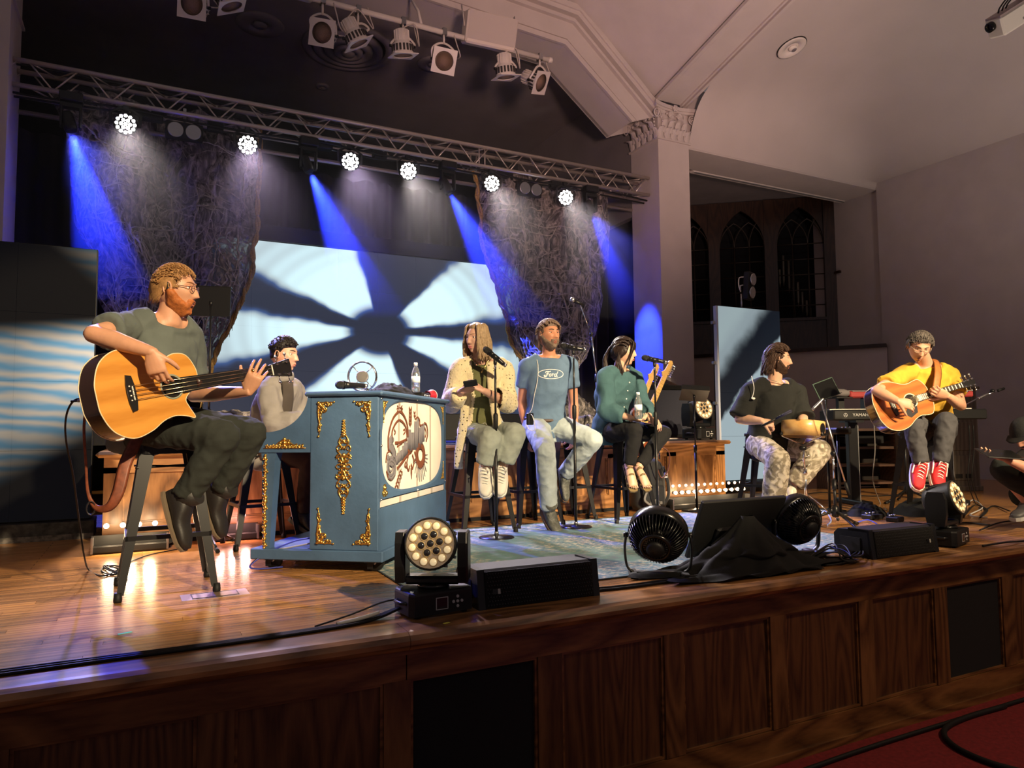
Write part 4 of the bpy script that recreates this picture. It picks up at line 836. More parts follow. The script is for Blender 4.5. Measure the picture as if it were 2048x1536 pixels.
# ================================================================== floor fans (seen from behind)
def fan(label, loc, rz, face):
    t = thing('floor_fan', label, 'fan', loc, rz); f = Matrix.Rotation(-rz, 3, 'Z') @ Vector(face).normalized(); c = Vector((0, .0, .215)); M = zframe(f, (1, 0, 0)); B = -1
    MB().lathe([(.150, .055), (.158, .045), (.160, -.005), (.152, -.022), (.147, -.022), (.150, .0), (.150, .055)], 36, M, c).build('shroud', BLKG, t)
    for i in range(48):
        a = i / 48 * 2 * PI; e = Vector((math.cos(a), math.sin(a), 0)); q = [c + M @ (e * .150 + Vector((0, 0, -.018))), c + M @ (e * .138 + Vector((0, 0, -.055))), c + M @ (e * .105 + Vector((0, 0, -.095))), c + M @ (e * .078 + Vector((0, 0, -.112)))]
        MB().tube(q, None, 4, ell=(.0022, .006), up=M @ e).build('grille_fin', BLKG, t)
    MB().lathe([(.084, -.108), (.086, -.116), (.070, -.122), (.066, -.112)], 32, M, c).build('grille_ring', BLKG, t)
    for i in range(28):
        a = i / 28 * 2 * PI; e = Vector((math.cos(a), math.sin(a), 0)); MB().rod(c + M @ (e * .07 + Vector((0, 0, -.116))), c + M @ (e * .044 + Vector((0, 0, -.128))), .0022, 4).build('vent_fin', BLKG, t)
    MB().lathe([(.046, -.10), (.048, -.128), (.040, -.142), (.0, -.146)], 28, M, c).build('motor_hub', BLKM, t)
    MB().lathe([(.03, .02), (.03, -.02)], 16, M, c).build('fan_hub', BLKM, t)
    for i in range(5):
        a = i / 5 * 2 * PI; e = Vector((math.cos(a), math.sin(a), 0)); e2 = Vector((-math.sin(a), math.cos(a), 0)); MB().add([c + M @ (e * .03 + Vector((0, 0, .015))), c + M @ (e * .14 - e2 * .03 + Vector((0, 0, .025))), c + M @ (e * .14 + e2 * .05 + Vector((0, 0, -.01))), c + M @ (e * .03 + e2 * .02 + Vector((0, 0, -.012)))], [(0, 1, 2, 3)]).build('blade', BLKM, t)
    for sx in (-1, 1):
        ax = M @ Vector((sx, 0, 0)); ax.z = 0; ax.normalize(); q = bez([Vector((0, 0, .018)) + ax * .13, Vector((0, 0, .05)) + ax * .165, Vector((0, 0, .14)) + ax * .176, c + ax * .168], 5); MB().tube(q, None, 8, ell=(.018, .007), up=ax).build('side_arm', BLK, t); MB().lathe([(.014, -.01), (.014, .014)], 12, zframe(ax), c + ax * .168).build('pivot_knob', BLKG, t)
    ax = M @ Vector((1, 0, 0)); ax.z = 0; ax.normalize(); ay = Vector((-ax.y, ax.x, 0)); Mb = Matrix((ax, ay, Vector((0, 0, 1)))).transposed()
    MB().box((0, 0, .012), (.28, .05, .024), Mb, bev=.006).build('base_bar', BLKM, t)
    for sx in (-1, 1): MB().box(Mb @ Vector((sx * .135, 0, .012)), (.045, .17, .022), Mb, bev=.006).build('base_foot', BLKM, t)
    return t
fan('black floor fan at the stage edge beside the draped screen\'s piano side', (2.45, 3.10, 0), 0, cv(.28, -.42, .85))
fan('black floor fan on the cloth between the draped screen and the far speaker', (3.58, 3.18, 0), 0, cv(-.35, -.28, .88))
# ================================================================== confidence monitor with black cloth
tv = thing('floor_monitor', 'large flat screen leaning on the deck with its dark back to the house', 'monitor', (3.13, 3.30, 0), 0)
Mt = Matrix.Rotation(math.radians(25), 3, 'X'); o = Vector((0, .0, .035)); hh = .37
MB().box(o + Mt @ Vector((0, 0, hh / 2)), (.655, .028, hh), Mt, bev=.006).build('panel_back', BLKM, tv); MB().box(o + Mt @ Vector((0, .016, hh / 2)), (.63, .004, hh - .02), Mt).build('screen', BLKG, tv)
MB().box(o + Mt @ Vector((0, -.028, .12)), (.36, .03, .16), Mt, bev=.01).build('rear_housing', BLKM, tv)
for sx in (-1, 1): MB().tube([(sx * .15, .06, .012), (sx * .15, -.20, .012), (sx * .12, -.14, .16)], .012, 8).build('stand_leg', BLK, tv)
mb = MB(); cc = Vector((ony(1495, 1050, 3.02).x, 3.02, 0))
def drape(u, v):
    a = 2 * PI * u; r = v; fold = .14 * math.sin(a * 7 + 1.3 * math.sin(a * 2)) + .10 * math.sin(a * 11 + .8); R_ = (.04 + .36 * r ** 1.15 + .30 * max(0, r - .62) ** 1.0) * (1 + fold * r); z = .275 * max(0, 1 - r / .78) ** .85 + .016 + .010 * math.sin(a * 9 + r * 14) * (1 if r > .5 else 0)
    x = R_ * math.cos(a) * (1.25 if r > .7 else 1.0 + .25 * sstep(.3, .7, r)); y = R_ * math.sin(a) * (.62 + .10 * (r < .6)); y = max(y, -.235); y = min(y, .10 if r < .6 else .16)
    return cc + Vector((x, y, max(z, .006)))
mb.grid(drape, 120, 44); tag(mb.build('stage_cloth', BCL), 'black cloth draped in folds over the monitor stand and the stage edge', 'cloth')
# ================================================================== acoustic guitars
SPR = wood('spruce_top', (0.50, 0.20, 0.030), (0.66, 0.30, 0.055), 0.22, (1, 1, 1), 'X', 3, 2, .8, .02); MAH = wood('cherry_top', (0.33, 0.085, 0.018), (0.46, 0.14, 0.030), 0.2, (1, 1, 1), 'X', 4, 2, .8, .02); ROSE = mat('dark_side_gloss', (.035, .014, .010), .18, coat=.5); EBO = mat('ebony', (.012, .011, .012), .3); BIND = mat('cream_binding', (.75, .62, .40), .4); STR = mat('string_metal', (.75, .62, .4), .25, 1.0); PEARL = mat('pearl', (.8, .78, .7), .25)
def outline(pts, n=10, sym=True):
    """half outline (x along body from tail, y half width) -> closed polygon"""
    q = bez([Vector((*p, 0)) for p in pts], n); up = [(p.x, p.y) for p in q]; return up + [(x, -y) for x, y in up[::-1]]
def guitar(name, label, bridge, nut, nrm, body, depth, topm, scale_len, strings, neckw, inlay, head, sound, guard=True, lower=None, fretted=True, rl=.115):
    """local frame: x bridge->nut, z out of the top; origin at the bridge"""
    a = (nut - bridge); S = a.length; M = Matrix.Translation(bridge) @ frame(a, nrm).to_4x4(); t = thing(name, label, 'guitar', M=M); k = S / scale_len
    up = [(p.x, p.y) for p in bez([Vector((*p, 0)) for p in body], 8)]; lo = [(p.x, -p.y) for p in bez([Vector((*p, 0)) for p in (lower or body)], 8)]; poly = [(x * k, y * k) for x, y in up + lo[::-1]]
    s_ = MB().prism(poly, depth * k, o=(0, 0, -depth * k - .004)).build('body_sides', ROSE, t)
    MB().prism(poly, .005, o=(0, 0, -.004)).build('soundboard', topm, t)
    MB().tube([Vector((x, y, -.001)) for x, y in poly], .0028, 6, closed=True).build('binding', BIND, t); MB().tube([Vector((x, y, -depth * k - .003)) for x, y in poly], .0028, 6, closed=True).build('binding', BIND, t)
    jx = body[-1][0] * k; sx, sr = sound[0] * k, sound[1] * k
    MB().lathe([(sr, .0012), (.001, .0012)], 32, o=(sx, 0, 0)).build('sound_hole', mat('hole_black', (.008, .006, .005), .7), t); MB().lathe([(sr * 1.16, .0008), (sr * 1.16, .0022), (sr * 1.04, .0022), (sr * 1.0, .0008)], 32, o=(sx, 0, 0)).build('rosette', BIND if fretted else mat('rosette_green', (.25, .28, .22), .3), t)
    nw = neckw * k; x0 = (sound[0] + sound[1] * .9) * k
    MB().prism([(x0, -nw * 1.12), (S, -nw * .82), (S, nw * .82), (x0, nw * 1.12)], .007, o=(0, 0, .004)).build('fingerboard', EBO, t)
    MB().tube([(jx - .02, 0, -.012 * k), (jx + .02, 0, -.010), (S * .7, 0, -.008), (S, 0, -.007)], None, 12, ell=[(nw * 1.05, .030 * k), (nw, .020 * k), (nw * .9, .016 * k), (nw * .82, .014 * k)], up=(0, 0, 1)).build('neck', ROSE, t)
    MB().box((S + .003, 0, .009), (.006, nw * 1.64, .011)).build('nut', PEARL, t)
    MB().prism([(S, -nw * .82), (S + .02 * k, -nw * .95), (S + head * k, -nw * 1.5), (S + head * k * 1.04, 0), (S + head * k, nw * 1.5), (S + .02 * k, nw * .95), (S, nw * .82)], .015, Matrix.Rotation(math.radians(8), 3, 'Y'), (0, 0, -.012 + S * math.sin(math.radians(8)))).build('headstock', EBO, t)
    nh = strings // 2
    for i in range(strings):
        sg = 1 if i < nh else -1; f = (i % nh + .6) / nh; x = S + head * k * (.12 + .8 * f); y = sg * nw * (1.0 + .5 * f); tb = MB(); tb.lathe([(.006, -.012), (.006, .014)], 8, o=(x, y * .72, -.012)); tb.rod((x, y, -.012), (x, y + sg * .022, -.012), .003, 6); tb.ball((x, y + sg * .03, -.012), (.010, .009, .006), 8); tb.build('tuning_peg', CHR, t)
    bw = .085 * k; bl = MB().prism([(-.012, -bw), (.012, -bw * .93), (.020, -bw * .4), (.020, bw * .4), (.012, bw * .93), (-.012, bw), (-.020, bw * .5), (-.022, 0), (-.020, -bw * .5)], .009, o=(0, 0, .001), bev=.003).build('bridge', EBO, t); MB().box((.004, 0, .012), (.004, nw * 2.0, .006)).build('saddle', PEARL, bl)
    for i in range(strings):
        y0 = (i / (strings - 1) - .5) * nw * 1.9; y1_ = (i / (strings - 1) - .5) * nw * 1.45; MB().rod((0, y0, .014), (S, y1_, .0135), (.0012 if fretted else .0018), 5).build('string', STR, t); MB().ball((-.008, y0, .011), .004, 6).build('bridge_pin', PEARL, t)
    if fretted:
        for n in range(1, 19):
            x = S - S * (1 - 2 ** (-n / 12)); 
            if x > x0: w_ = nw * (.82 + .3 * (S - x) / (S - x0)); MB().box((x, 0, .0115), (.0022, w_ * 2, .0018)).build('fret', STR, t)
            if n >= 1 and x > x0: x2 = S - S * (1 - 2 ** (-(n - .5) / 12)); MB().box((x2, 0, .0112), (.011 * k * (1 - n / 40), nw * (1.25 + .02 * n) , .0012)).build('inlay', PEARL, t)
    if guard: MB().prism([(sx - sr * .9, -sr * .75), (sx + sr * .6, -sr * 1.05), (sx + sr * .3, -sr * 2.0), (sx - sr * 1.1, -sr * 2.5), (sx - sr * 1.9, -sr * 1.7)], .002, o=(0, 0, .001)).build('pickguard', EBO, t)
    return t
bb = [(-.155, .0), (-.150, .07), (-.11, .155), (-.03, .200), (.06, .185), (.13, .150), (.19, .140), (.25, .155), (.31, .140), (.345, .08), (.352, .025)]
bl_ = [(-.155, .0), (-.150, .07), (-.11, .155), (-.03, .200), (.06, .185), (.13, .150), (.19, .138), (.25, .150), (.285, .165), (.292, .155), (.272, .11), (.262, .07), (.30, .035), (.352, .025)]
g = guitar('acoustic_bass', 'orange-topped cutaway acoustic bass held by the bassist', at(262, 787, 3.12), at(541, 741, 3.78), cv(.80, -.12, -.55), bb, .125, SPR, .80, 4, .034, False, .17, (.205, .052), False, bl_, False)
GT = g
# strap hanging from the bass, cable from its tail
st = MB(); q = bez([at(172, 812, 3.22), at(168, 860, 3.24), at(172, 930, 3.26), at(176, 985, 3.28), at(192, 1015, 3.27), at(218, 1014, 3.25), at(236, 985, 3.26), at(250, 930, 3.30), at(268, 890, 3.36), at(285, 850, 3.42)], 8)
tag(st.tube(q, None, 6, ell=[(.006 + .022 * sstep(.25, .75, i / len(q)), .0022) for i in range(len(q))], up=cv(.3, 0, -1)).build('guitar_strap', mat('brown_strap', (.20, .055, .025), .5, var=.3, vscale=40)), 'brown leather strap looping down below the acoustic bass', 'strap')
bk = MB(); p_ = at(182, 1003, 3.27); bk.tube([p_ + Vector((.017 * math.cos(t), 0, .03 * math.sin(t))) + Vector((0, 0, -.03)) for t in np.linspace(0, 2 * PI, 17)[:-1]], None, 6, closed=True, ell=(.003, .006), up=(0, 1, 0)); tag(bk.build('strap_buckle', BLK), 'black oval buckle at the low end of the brown strap', 'buckle')
def cable(label, pts, r=.0042, m=RUB, n=6, name='cable', cat='cable', group=None): return tag(MB().tube(bez(pts, n), r, 8).build(name, m), label, cat, group)
f0 = onz(212, 1150, .005); cable('black instrument cable running from the acoustic bass to the deck', [at(180, 800, 3.20), at(150, 800, 3.2), at(133, 830, 3.25), at(132, 880, 3.35), at(146, 950, 3.5), at(158, 1040, 3.7), at(168, 1110, 3.75), onz(178, 1140, .006), onz(205, 1152, .006), onz(235, 1140, .006), onz(250, 1128, .006)], .0045)
jk = thing('jack_plug', 'silver jack plug in the tail of the acoustic bass', 'plug', at(178, 800, 3.19)); MB().rod((0, 0, 0), cv(-1, .08, 0) * .05, .007, 10).build('barrel', STEEL, jk); MB().rod(cv(-1, .08, 0) * .05, cv(-1, .08, 0) * .08, .005, 10).build('strain_relief', RUB, jk)
for i in range(3): cable(['coil of thin black cable on the deck behind the bass stool', 'second loop of black cable in the coil by the bass stool', 'third loop of black cable in the coil by the bass stool'][i], [onz(225 + 22 * math.cos(t) + 4 * i, 1140 + 9 * math.sin(t + i), .006 + .004 * i) for t in np.linspace(i, 6.6 + i, 14)], .004)
cable('black cable trailing across the deck from the coil toward the riser', [onz(250, 1128, .005), onz(290, 1112, .005), onz(330, 1103, .005), onz(372, 1096, .005)], .0035)
bb = [(-.155, .0), (-.150, .08), (-.11, .160), (-.03, .198), (.06, .190), (.14, .150), (.20, .135), (.26, .145), (.31, .140), (.345, .08), (.350, .03)]
g = guitar('acoustic_guitar', 'reddish dreadnought acoustic guitar played by the man in yellow', at(1786, 812, 5.60), at(1921, 771, 5.72), cv(-.12, -.22, -.97), bb, .105, MAH, .645, 6, .026, True, .16, (.165, .052), True, None, True)
q = bez([at(1768, 830, 5.66), at(1740, 800, 5.9), at(1830, 735, 6.08), at(1868, 722, 5.96), at(1876, 740, 5.83), at(1872, 775, 5.75), at(1866, 800, 5.72)], 8)
tag(MB().tube(q, None, 6, ell=(.032, .003), up=cv(0, -.2, -1)).build('guitar_strap', mat('tan_strap', (.36, .12, .025), .5, var=.2, vscale=30)), 'tan leather strap over the yellow tee of the guitarist', 'strap')
# ================================================================== two electric guitars in a rack beside the backpack
SUNB = mat('sunburst', (.16, .04, .012), .15, coat=.8, var=.5, vscale=5); MAPLE = mat('maple_neck', (.55, .32, .09), .3, var=.12, vscale=20)
def electric(label, foot, top, nrm, group=None):
    a = (top - foot); S = a.length; M = Matrix.Translation(foot) @ frame(a, nrm).to_4x4(); t = thing('electric_guitar', label, 'guitar', M=M)
    poly = outline([(.0, .0), (.01, .09), (.06, .155), (.14, .150), (.21, .115), (.27, .120), (.33, .145), (.39, .13), (.37, .09), (.33, .05), (.32, .03)], 6); MB().prism(poly, .045, o=(0, 0, -.045), bev=.008).build('body', SUNB, t)
    MB().prism([(.10, -.07), (.20, -.10), (.30, -.08), (.33, .05), (.20, .06), (.10, .04)], .003, o=(0, 0, .001)).build('pickguard', mat('cream_guard', (.7, .65, .5), .3), t)
    for x in (.13, .19, .25): MB().box((x, 0, .006), (.018, .075, .012), bev=.003).build('pickup', mat('pickup_cream', (.6, .55, .42), .4), t)
    L1 = S - .17; MB().prism([(.30, -.028), (L1, -.021), (L1, .021), (.30, .028)], .018, o=(0, 0, -.006)).build('neck', MAPLE, t)
    for n in range(1, 18): x = L1 - .64 * (1 - 2 ** (-n / 12)); MB().box((x, 0, .0125), (.002, .045, .001)).build('fret', STR, t)
    MB().prism([(L1, -.021), (L1 + .03, -.030), (L1 + .08, -.036), (L1 + .15, -.030), (L1 + .175, -.008), (L1 + .165, .018), (L1 + .145, .026), (L1 + .13, .014), (L1 + .06, .022), (L1 + .035, .045), (L1 + .015, .030), (L1, .021)], .014, o=(0, 0, -.006)).build('headstock', MAPLE, t)
    for i in range(6): tb = MB(); x = L1 + .03 + .022 * i; tb.lathe([(.004, 0), (.004, .018)], 8, o=(x, -.022, .006)); tb.rod((x, -.03, .0), (x, -.05, .0), .003, 6); tb.ball((x, -.058, 0), (.008, .008, .005), 8); tb.build('tuning_peg', CHR, t)
    return t
electric('sunburst electric guitar leaning in the rack beside the amplifier', at(1262, 905, 6.42), at(1342, 722, 6.62), cv(.30, -.1, -.9)); electric('sunburst electric guitar leaning in the rack just behind the teal blouse', at(1240, 905, 6.52), at(1314, 728, 6.74), cv(.30, -.1, -.9))
# ================================================================== stands
def tripod(t, h, r=.34, n0=.4, m=BLK, hub=.12):
    hb = MB(); hb.lathe([(.02, hub - .03), (.028, hub - .02), (.028, hub + .04), (.016, hub + .06)], 12); hb.build('tripod_hub', m, t)
    for k in range(3):
        a = n0 + k * 2 * PI / 3; e = Vector((math.cos(a), math.sin(a), 0)); lg = MB().tube([e * .025 + Vector((0, 0, hub + .01)), e * r * .75 + Vector((0, 0, .045)), e * r + Vector((0, 0, .012))], .010, 8).build('leg', m, t); MB().tube([e * (r - .04) + Vector((0, 0, .024)), e * (r + .012) + Vector((0, 0, .012))], .014, 8).build('foot_cap', RUB, lg)
def boom_stand(label, base, h, joint, tip, tail, mic_label, micdir, n0=.4, r=.34, mic='slim', m=BLK):
    t = thing('boom_stand', label, 'microphone stand', base); tripod(t, h, r, n0); b = Vector(base); MB().rod((0, 0, .12), (0, 0, (joint - b).z * .6), .011, 10).build('lower_tube', m, t); MB().rod((0, 0, (joint - b).z * .6), joint - b, .008, 10).build('upper_tube', CHR, t); MB().lathe([(.014, -.05), (.017, -.04), (.017, .03)], 12, o=(0, 0, (joint - b).z * .6)).build('clutch', m, t)
    MB().ball(joint - b, .022, 12).build('swivel', m, t); MB().rod(tail - b, tip - b, .0065, 10).build('boom_arm', CHR, t); d = (tail - tip).normalized(); MB().rod(tail - b, tail - b - d * .10, .013, 10).build('counterweight', RUB, t)
    mt = thing('microphone', mic_label, 'microphone', M=Matrix.Translation(tip) @ zframe(micdir).to_4x4())
    if mic == 'slim': MB().lathe([(.0, .10), (.011, .10), (.012, .085), (.012, .03), (.010, -.02), (.007, -.03)], 14).build('barrel', STEEL, mt); MB().lathe([(.0125, .085), (.0125, .10), (.0, .103)], 14).build('grille', CHR, mt)
    else: MB().lathe([(.0, .11), (.018, .105), (.024, .085), (.024, .07)], 14).build('grille', STEEL, mt); MB().lathe([(.022, .07), (.014, .0), (.012, -.04)], 14).build('barrel', BLK, mt)
    return t
bd = onz(1672, 1058); boom_stand('black tripod boom stand leaning over the frame drum', bd, 1.2, Vector((bd.x, bd.y, at(1672, 905, 5.78).z)), at(1642, 802, 5.72), at(1698, 990, 5.70), 'slim silver microphone on the tilted boom above the drum', cv(-.72, .68, -.1), .2, .33)
bd = Vector((4.05, 6.05, .66)); boom_stand('tall boom stand rising on the riser behind the blue-tee man', bd, 1.5, at(1183, 668, (RM.T @ (np.array(bd) - CPOS))[2]), at(1160, 607, 6.9), at(1186, 680, 7.3), 'small pale microphone at the top of the tall boom', cv(-.8, -.35, -.3), 1.0, .26, 'dyn')
bd = Vector((6.95, 4.75, 0)); boom_stand('boom stand with a pencil microphone by the pale speaker cabinet', bd, 1.2, at(1985, 782, 7.45), at(1972, 790, 7.40), at(2008, 777, 7.50), 'pencil microphone pointing at the pale speaker cabinet', cv(-.9, .35, -.2), .9, .28)
def music_stand(label, base, desk, nrm, w=.30, h=.23, m=BLK, round_base=False, device=None, dev_label=None, hcut=.0, xax=(1, 0, 0)):
    t = thing('music_stand', label, 'music stand', base); b = Vector(base); dk = Vector(desk) - b
    if round_base: MB().lathe([(.0, 0), (.14, 0), (.142, .008), (.03, .02), (.014, .03)], 28).build('round_base', m, t)
    else: tripod(t, .6, .27, .7)
    MB().rod((0, 0, .03), (0, 0, dk.z * .55), .012, 10).build('lower_tube', m, t); MB().rod((0, 0, dk.z * .52), Vector((0, 0, dk.z - .03)), .008, 10).build('upper_tube', m, t); MB().lathe([(.015, -.04), (.017, .03)], 12, o=(0, 0, dk.z * .54)).build('clutch', m, t)
    M = zframe(nrm, xax); q = Vector((0, 0, dk.z)); MB().rod(Vector((0, 0, dk.z - .03)), q, .012, 8).build('tilter', m, t)
    MB().box(q, (w, h, .006), M).build('desk', m, t); MB().box(q + M @ Vector((0, -h / 2, .022)), (w, .006, .05), M).build('ledge', m, t)
    if device:
        tb = thing('tablet', dev_label, 'tablet', M=Matrix.Translation(b + q + M @ Vector((0, .0, .012))) @ M.to_4x4()); MB().box((0, 0, 0), (.25, .175, .008), bev=.003).build('casing', device, tb); MB().box((0, 0, .0045), (.235, .16, .001)).build('screen', BLKG, tb)
    return t
up_ = Vector((0, 0, 1))
ms = Vector((at(410, 700, 5.4).x, 5.35, 0)); 
music_stand('tall music stand with a black desk beside the draped fabric', ms, at(404, 597, (RM.T @ (np.array(ms) - CPOS))[2]), cv(-.15, .1, 1), .26, .21, xax=cv(1, 0, 0))
ms = onz(1394, 1022)
music_stand('low black music stand with a tablet in front of the oak riser', ms, at(1390, 790, (RM.T @ (np.array(ms) - CPOS))[2]), cv(.12, -.85, .55), .26, .2, round_base=True, device=BLKM, dev_label='flat black tablet on the low stand near the riser lamp', xax=cv(1, -.1, 0))
ms = onz(1660, 1022); music_stand('black music stand holding a green tablet beside the drummer', ms, at(1645, 778, (RM.T @ (np.array(ms) - CPOS))[2]), cv(.25, -.30, -.9), .23, .17, round_base=True, device=mat('green_case', (.045, .085, .06), .55), dev_label='dark green cased tablet on the stand beside the drum', xax=cv(.9, -.3, .3))
# ================================================================== frame drum on a snare stand
dr = at(1606, 858, 6.0); DMp = wood('drum_maple', (0.62, 0.34, 0.10), (0.78, 0.48, 0.18), .3, (1, 1, 1), 'X', 3, 2, .4, .03); M = zframe(cv(.06, -.985, .13))
t = thing('frame_drum', 'pale maple frame drum tilted on a chrome stand', 'drum', M=Matrix.Translation(dr) @ M.to_4x4())
MB().lathe([(.165, -.060), (.172, -.065), (.172, .060), (.165, .065), (.160, .060), (.160, -.060)], 40).build('shell', DMp, t); MB().lathe([(.166, .058), (.001, .061)], 40).build('drum_head', mat('drum_skin', (.70, .66, .58), .6), t); MB().lathe([(.166, -.058), (.001, -.060)], 40).build('rear_head', mat('drum_skin_low', (.60, .42, .25), .6), t)
lv = MB(); dd = (M.inverted() @ cv(.55, .1, -.8)); dd.z = 0; dd.normalize(); lv.prism([(.03 * math.cos(a), .045 * math.sin(a)) for a in np.linspace(0, 2 * PI, 20)[:-1]], .006, zframe(dd, (0, 0, 1)) @ Matrix.Rotation(PI / 2, 3, 'Z'), dd * .174); lv.box(dd * .18 + Vector((0, 0, -.05)), (.03, .02, .07), zframe(dd, (0, 0, 1)) @ Matrix.Rotation(PI / 2, 3, 'Z')); lv.build('throw_lever', BLK, t)
sb = onz(1614, 1038); t = thing('snare_stand', 'chrome snare stand carrying the maple drum', 'drum stand', sb); dz = (dr - sb)
MB().rod((0, 0, .06), (dz.x * .4, dz.y * .4, dz.z * .55), .014, 12).build('lower_tube', CHR, t); MB().rod((dz.x * .4, dz.y * .4, dz.z * .52), dz + M @ Vector((0, 0, -.14)), .010, 12).build('upper_tube', CHR, t); MB().lathe([(.02, -.03), (.024, -.02), (.024, .02), (.02, .03)], 14, o=(dz.x * .4, dz.y * .4, dz.z * .54)).build('height_clamp', CHR, t); MB().lathe([(.018, -.02), (.03, -.012), (.03, .012), (.018, .02)], 12, o=dz + M @ Vector((0, 0, -.16))).build('basket_nut', BLK, t)
for k in range(3):
    a = k * 2 * PI / 3 + .6; e = M @ Vector((math.cos(a), math.sin(a), 0)); ar_ = MB().tube([dz + M @ Vector((0, 0, -.13)), dz + M @ Vector((0, 0, -.10)) + e * .09, dz + M @ Vector((0, 0, -.07)) + e * .172, dz + M @ Vector((0, 0, -.03)) + e * .180], .006, 8).build('basket_arm', CHR, t); MB().ball(dz + M @ Vector((0, 0, -.05)) + e * .182, .013, 8).build('rubber_grip', RUB, ar_)
    e = Vector((math.cos(a + .4), math.sin(a + .4), 0)); MB().tube([(0, 0, .22), e * .10 + Vector((0, 0, .14)), e * .24 + Vector((0, 0, .012))], None, 8, ell=(.012, .005), up=(0, 0, 1)).build('leg', CHR, t); MB().ball(e * .245 + Vector((0, 0, .014)), .014, 8).build('foot_cap', RUB, t)
for k in range(3): MB().tube([dz * (.60 + .1 * k) + Vector((.02, -.01, 0)), dz * (.60 + .1 * k) + Vector((.05, -.02, .01))], .006, 6).build('wing_bolt', CHR, t)
t = thing('drum_brush', 'dark rod-bundle drumstick raised in the drummer\'s hand', 'drumstick', at(1535, 846, 5.80)); d = at(1582, 822, 5.72) - at(1535, 846, 5.80); MB().tube([-d * .25, d * .35], .009, 10).build('handle', BLKM, t)
for k in range(6): a = k * PI / 3; e = cv(math.cos(a), math.sin(a), 0) * .005; MB().tube([d * .33 + e, d + e * 2], .0035, 6).build('rod', mat('navy_rod', (.02, .02, .06), .5), t)
# small percussion table/box right of the drum
t = thing('percussion_tray', 'small black padded tray with metal clips beside the drum', 'tray', at(1675, 862, 6.5)); MB().box((0, 0, 0), (.20, .16, .06), bev=.015).build('tray', BLKM, t)
for k in range(3): MB().ball((.10, -.05 + .04 * k, .02), (.012, .010, .02), 8).build('clip', CHR, t)
MB().rod((0, 0, -.03), (0, 0, -at(1675, 862, 6.5).z + .02), .012, 10).build('post', BLK, t); MB().lathe([(.12, 0), (.12, .012), (.02, .02)], 20, o=(0, 0, -at(1675, 862, 6.5).z)).build('post_base', BLK, t)
# ================================================================== keyboards behind the guitarist
k0 = at(1668, 833, 7.15); k1 = at(1975, 826, 7.25)
def keyboard(name, label, c, ang, L_, d, h, m, keys=True, txt=None):
    t = thing(name, label, 'keyboard', c, ang); MB().box((0, d / 2, h / 2), (L_, d, h), bev=.012).build('case', m, t)
    if keys: kb = MB(); [kb.box((-L_ / 2 + .06 + i * (L_ - .12) / 44, d - .07, h + .006), ((L_ - .12) / 46, .13, .014)) for i in range(45)]; kb.build('white_keys', MATS['ivory'], t)['kind'] = 'stuff'
    return t
kc = (k0 + k1) / 2; ka = math.atan2(k1.y - k0.y, k1.x - k0.x); KL = (k1 - k0).length; kz = kc.z - .05
K = keyboard('stage_piano', 'black digital stage piano with white maker lettering behind the guitarist', (kc.x, kc.y, kz), ka, KL, .30, .105, BLKM)
def text3d(name, s, m, parent, loc, rot, size, ext=.0008, align='CENTER', shear=0.0, sx=1.0):
    cu = bpy.data.curves.new(name, 'FONT'); cu.body = s; cu.size = size; cu.extrude = ext; cu.align_x = align; cu.align_y = 'CENTER'; cu.shear = shear; cu.resolution_u = 3
    o = bpy.data.objects.new(name, cu); COL.objects.link(o); dg = bpy.context.evaluated_depsgraph_get(); me = bpy.data.meshes.new_from_object(o.evaluated_get(dg)); bpy.data.objects.remove(o, do_unlink=True)
    me.materials.clear(); me.materials.append(m); o = bpy.data.objects.new(name, me); COL.objects.link(o); o.parent = parent; o.location = loc; o.rotation_euler = rot; o.scale = (sx, 1, 1); return o
LET = mat('grey_lettering', (.55, .55, .55), .5)
lx = (at(1721, 828, 7.16) - kc).dot(Vector((math.cos(ka), math.sin(ka), 0)))
text3d('maker_lettering', 'YAMAHA', LET, K, (lx + .02, -.001, .052), (PI / 2, 0, 0), .042, sx=1.12)
mk = MB(); mk.tube([(lx - .150 + .018 * math.cos(a), -.001, .052 + .018 * math.sin(a)) for a in np.linspace(0, 2 * PI, 21)[:-1]], .0022, 6, closed=True)
for k in range(3): a = PI / 2 + k * 2 * PI / 3; mk.rod((lx - .150, -.001, .052), (lx - .150 + .016 * math.cos(a), -.001, .052 + .016 * math.sin(a)), .0018, 6)
mk.build('maker_emblem', LET, K)
for (u, s_) in ((-KL * .34, 1), (KL * .28, 1)):      # column stand legs
    p_ = Vector((kc.x, kc.y, 0)) + Vector((math.cos(ka), math.sin(ka), 0)) * u + Vector((-math.sin(ka), math.cos(ka), 0)) * .15
    t = thing('keyboard_stand', 'black column keyboard stand leg on the %s of the stage piano' % ('lettered end' if u < 0 else 'plain end'), 'keyboard stand', p_, ka); MB().box((0, 0, kz / 2 + .015), (.10, .07, kz - .05), bev=.006).build('column', BLK, t); MB().box((0, 0, .025), (.12, .50, .05), bev=.01).build('foot', BLK, t); MB().box((0, 0, kz - .012), (.08, .34, .022)).build('cradle', BLK, t)
    MB().box((.052, -.02, kz / 2), (.008, .02, kz - .1)).build('edge_strip', STEEL, t)
kr = at(1715, 790, 7.3); kr2 = at(1962, 775, 7.4); c = (kr + kr2) / 2; KR = keyboard('synthesizer', 'red-ended synthesizer on the upper tier behind the guitarist', (c.x, c.y + .08, kz + .235), ka, (kr2 - kr).length, .26, .065, mat('synth_red', (.45, .05, .05), .4)); MB().box((0, .10, .066), ((kr2 - kr).length - .05, .2, .01)).build('control_panel', mat('synth_panel', (.25, .22, .22), .4), KR)
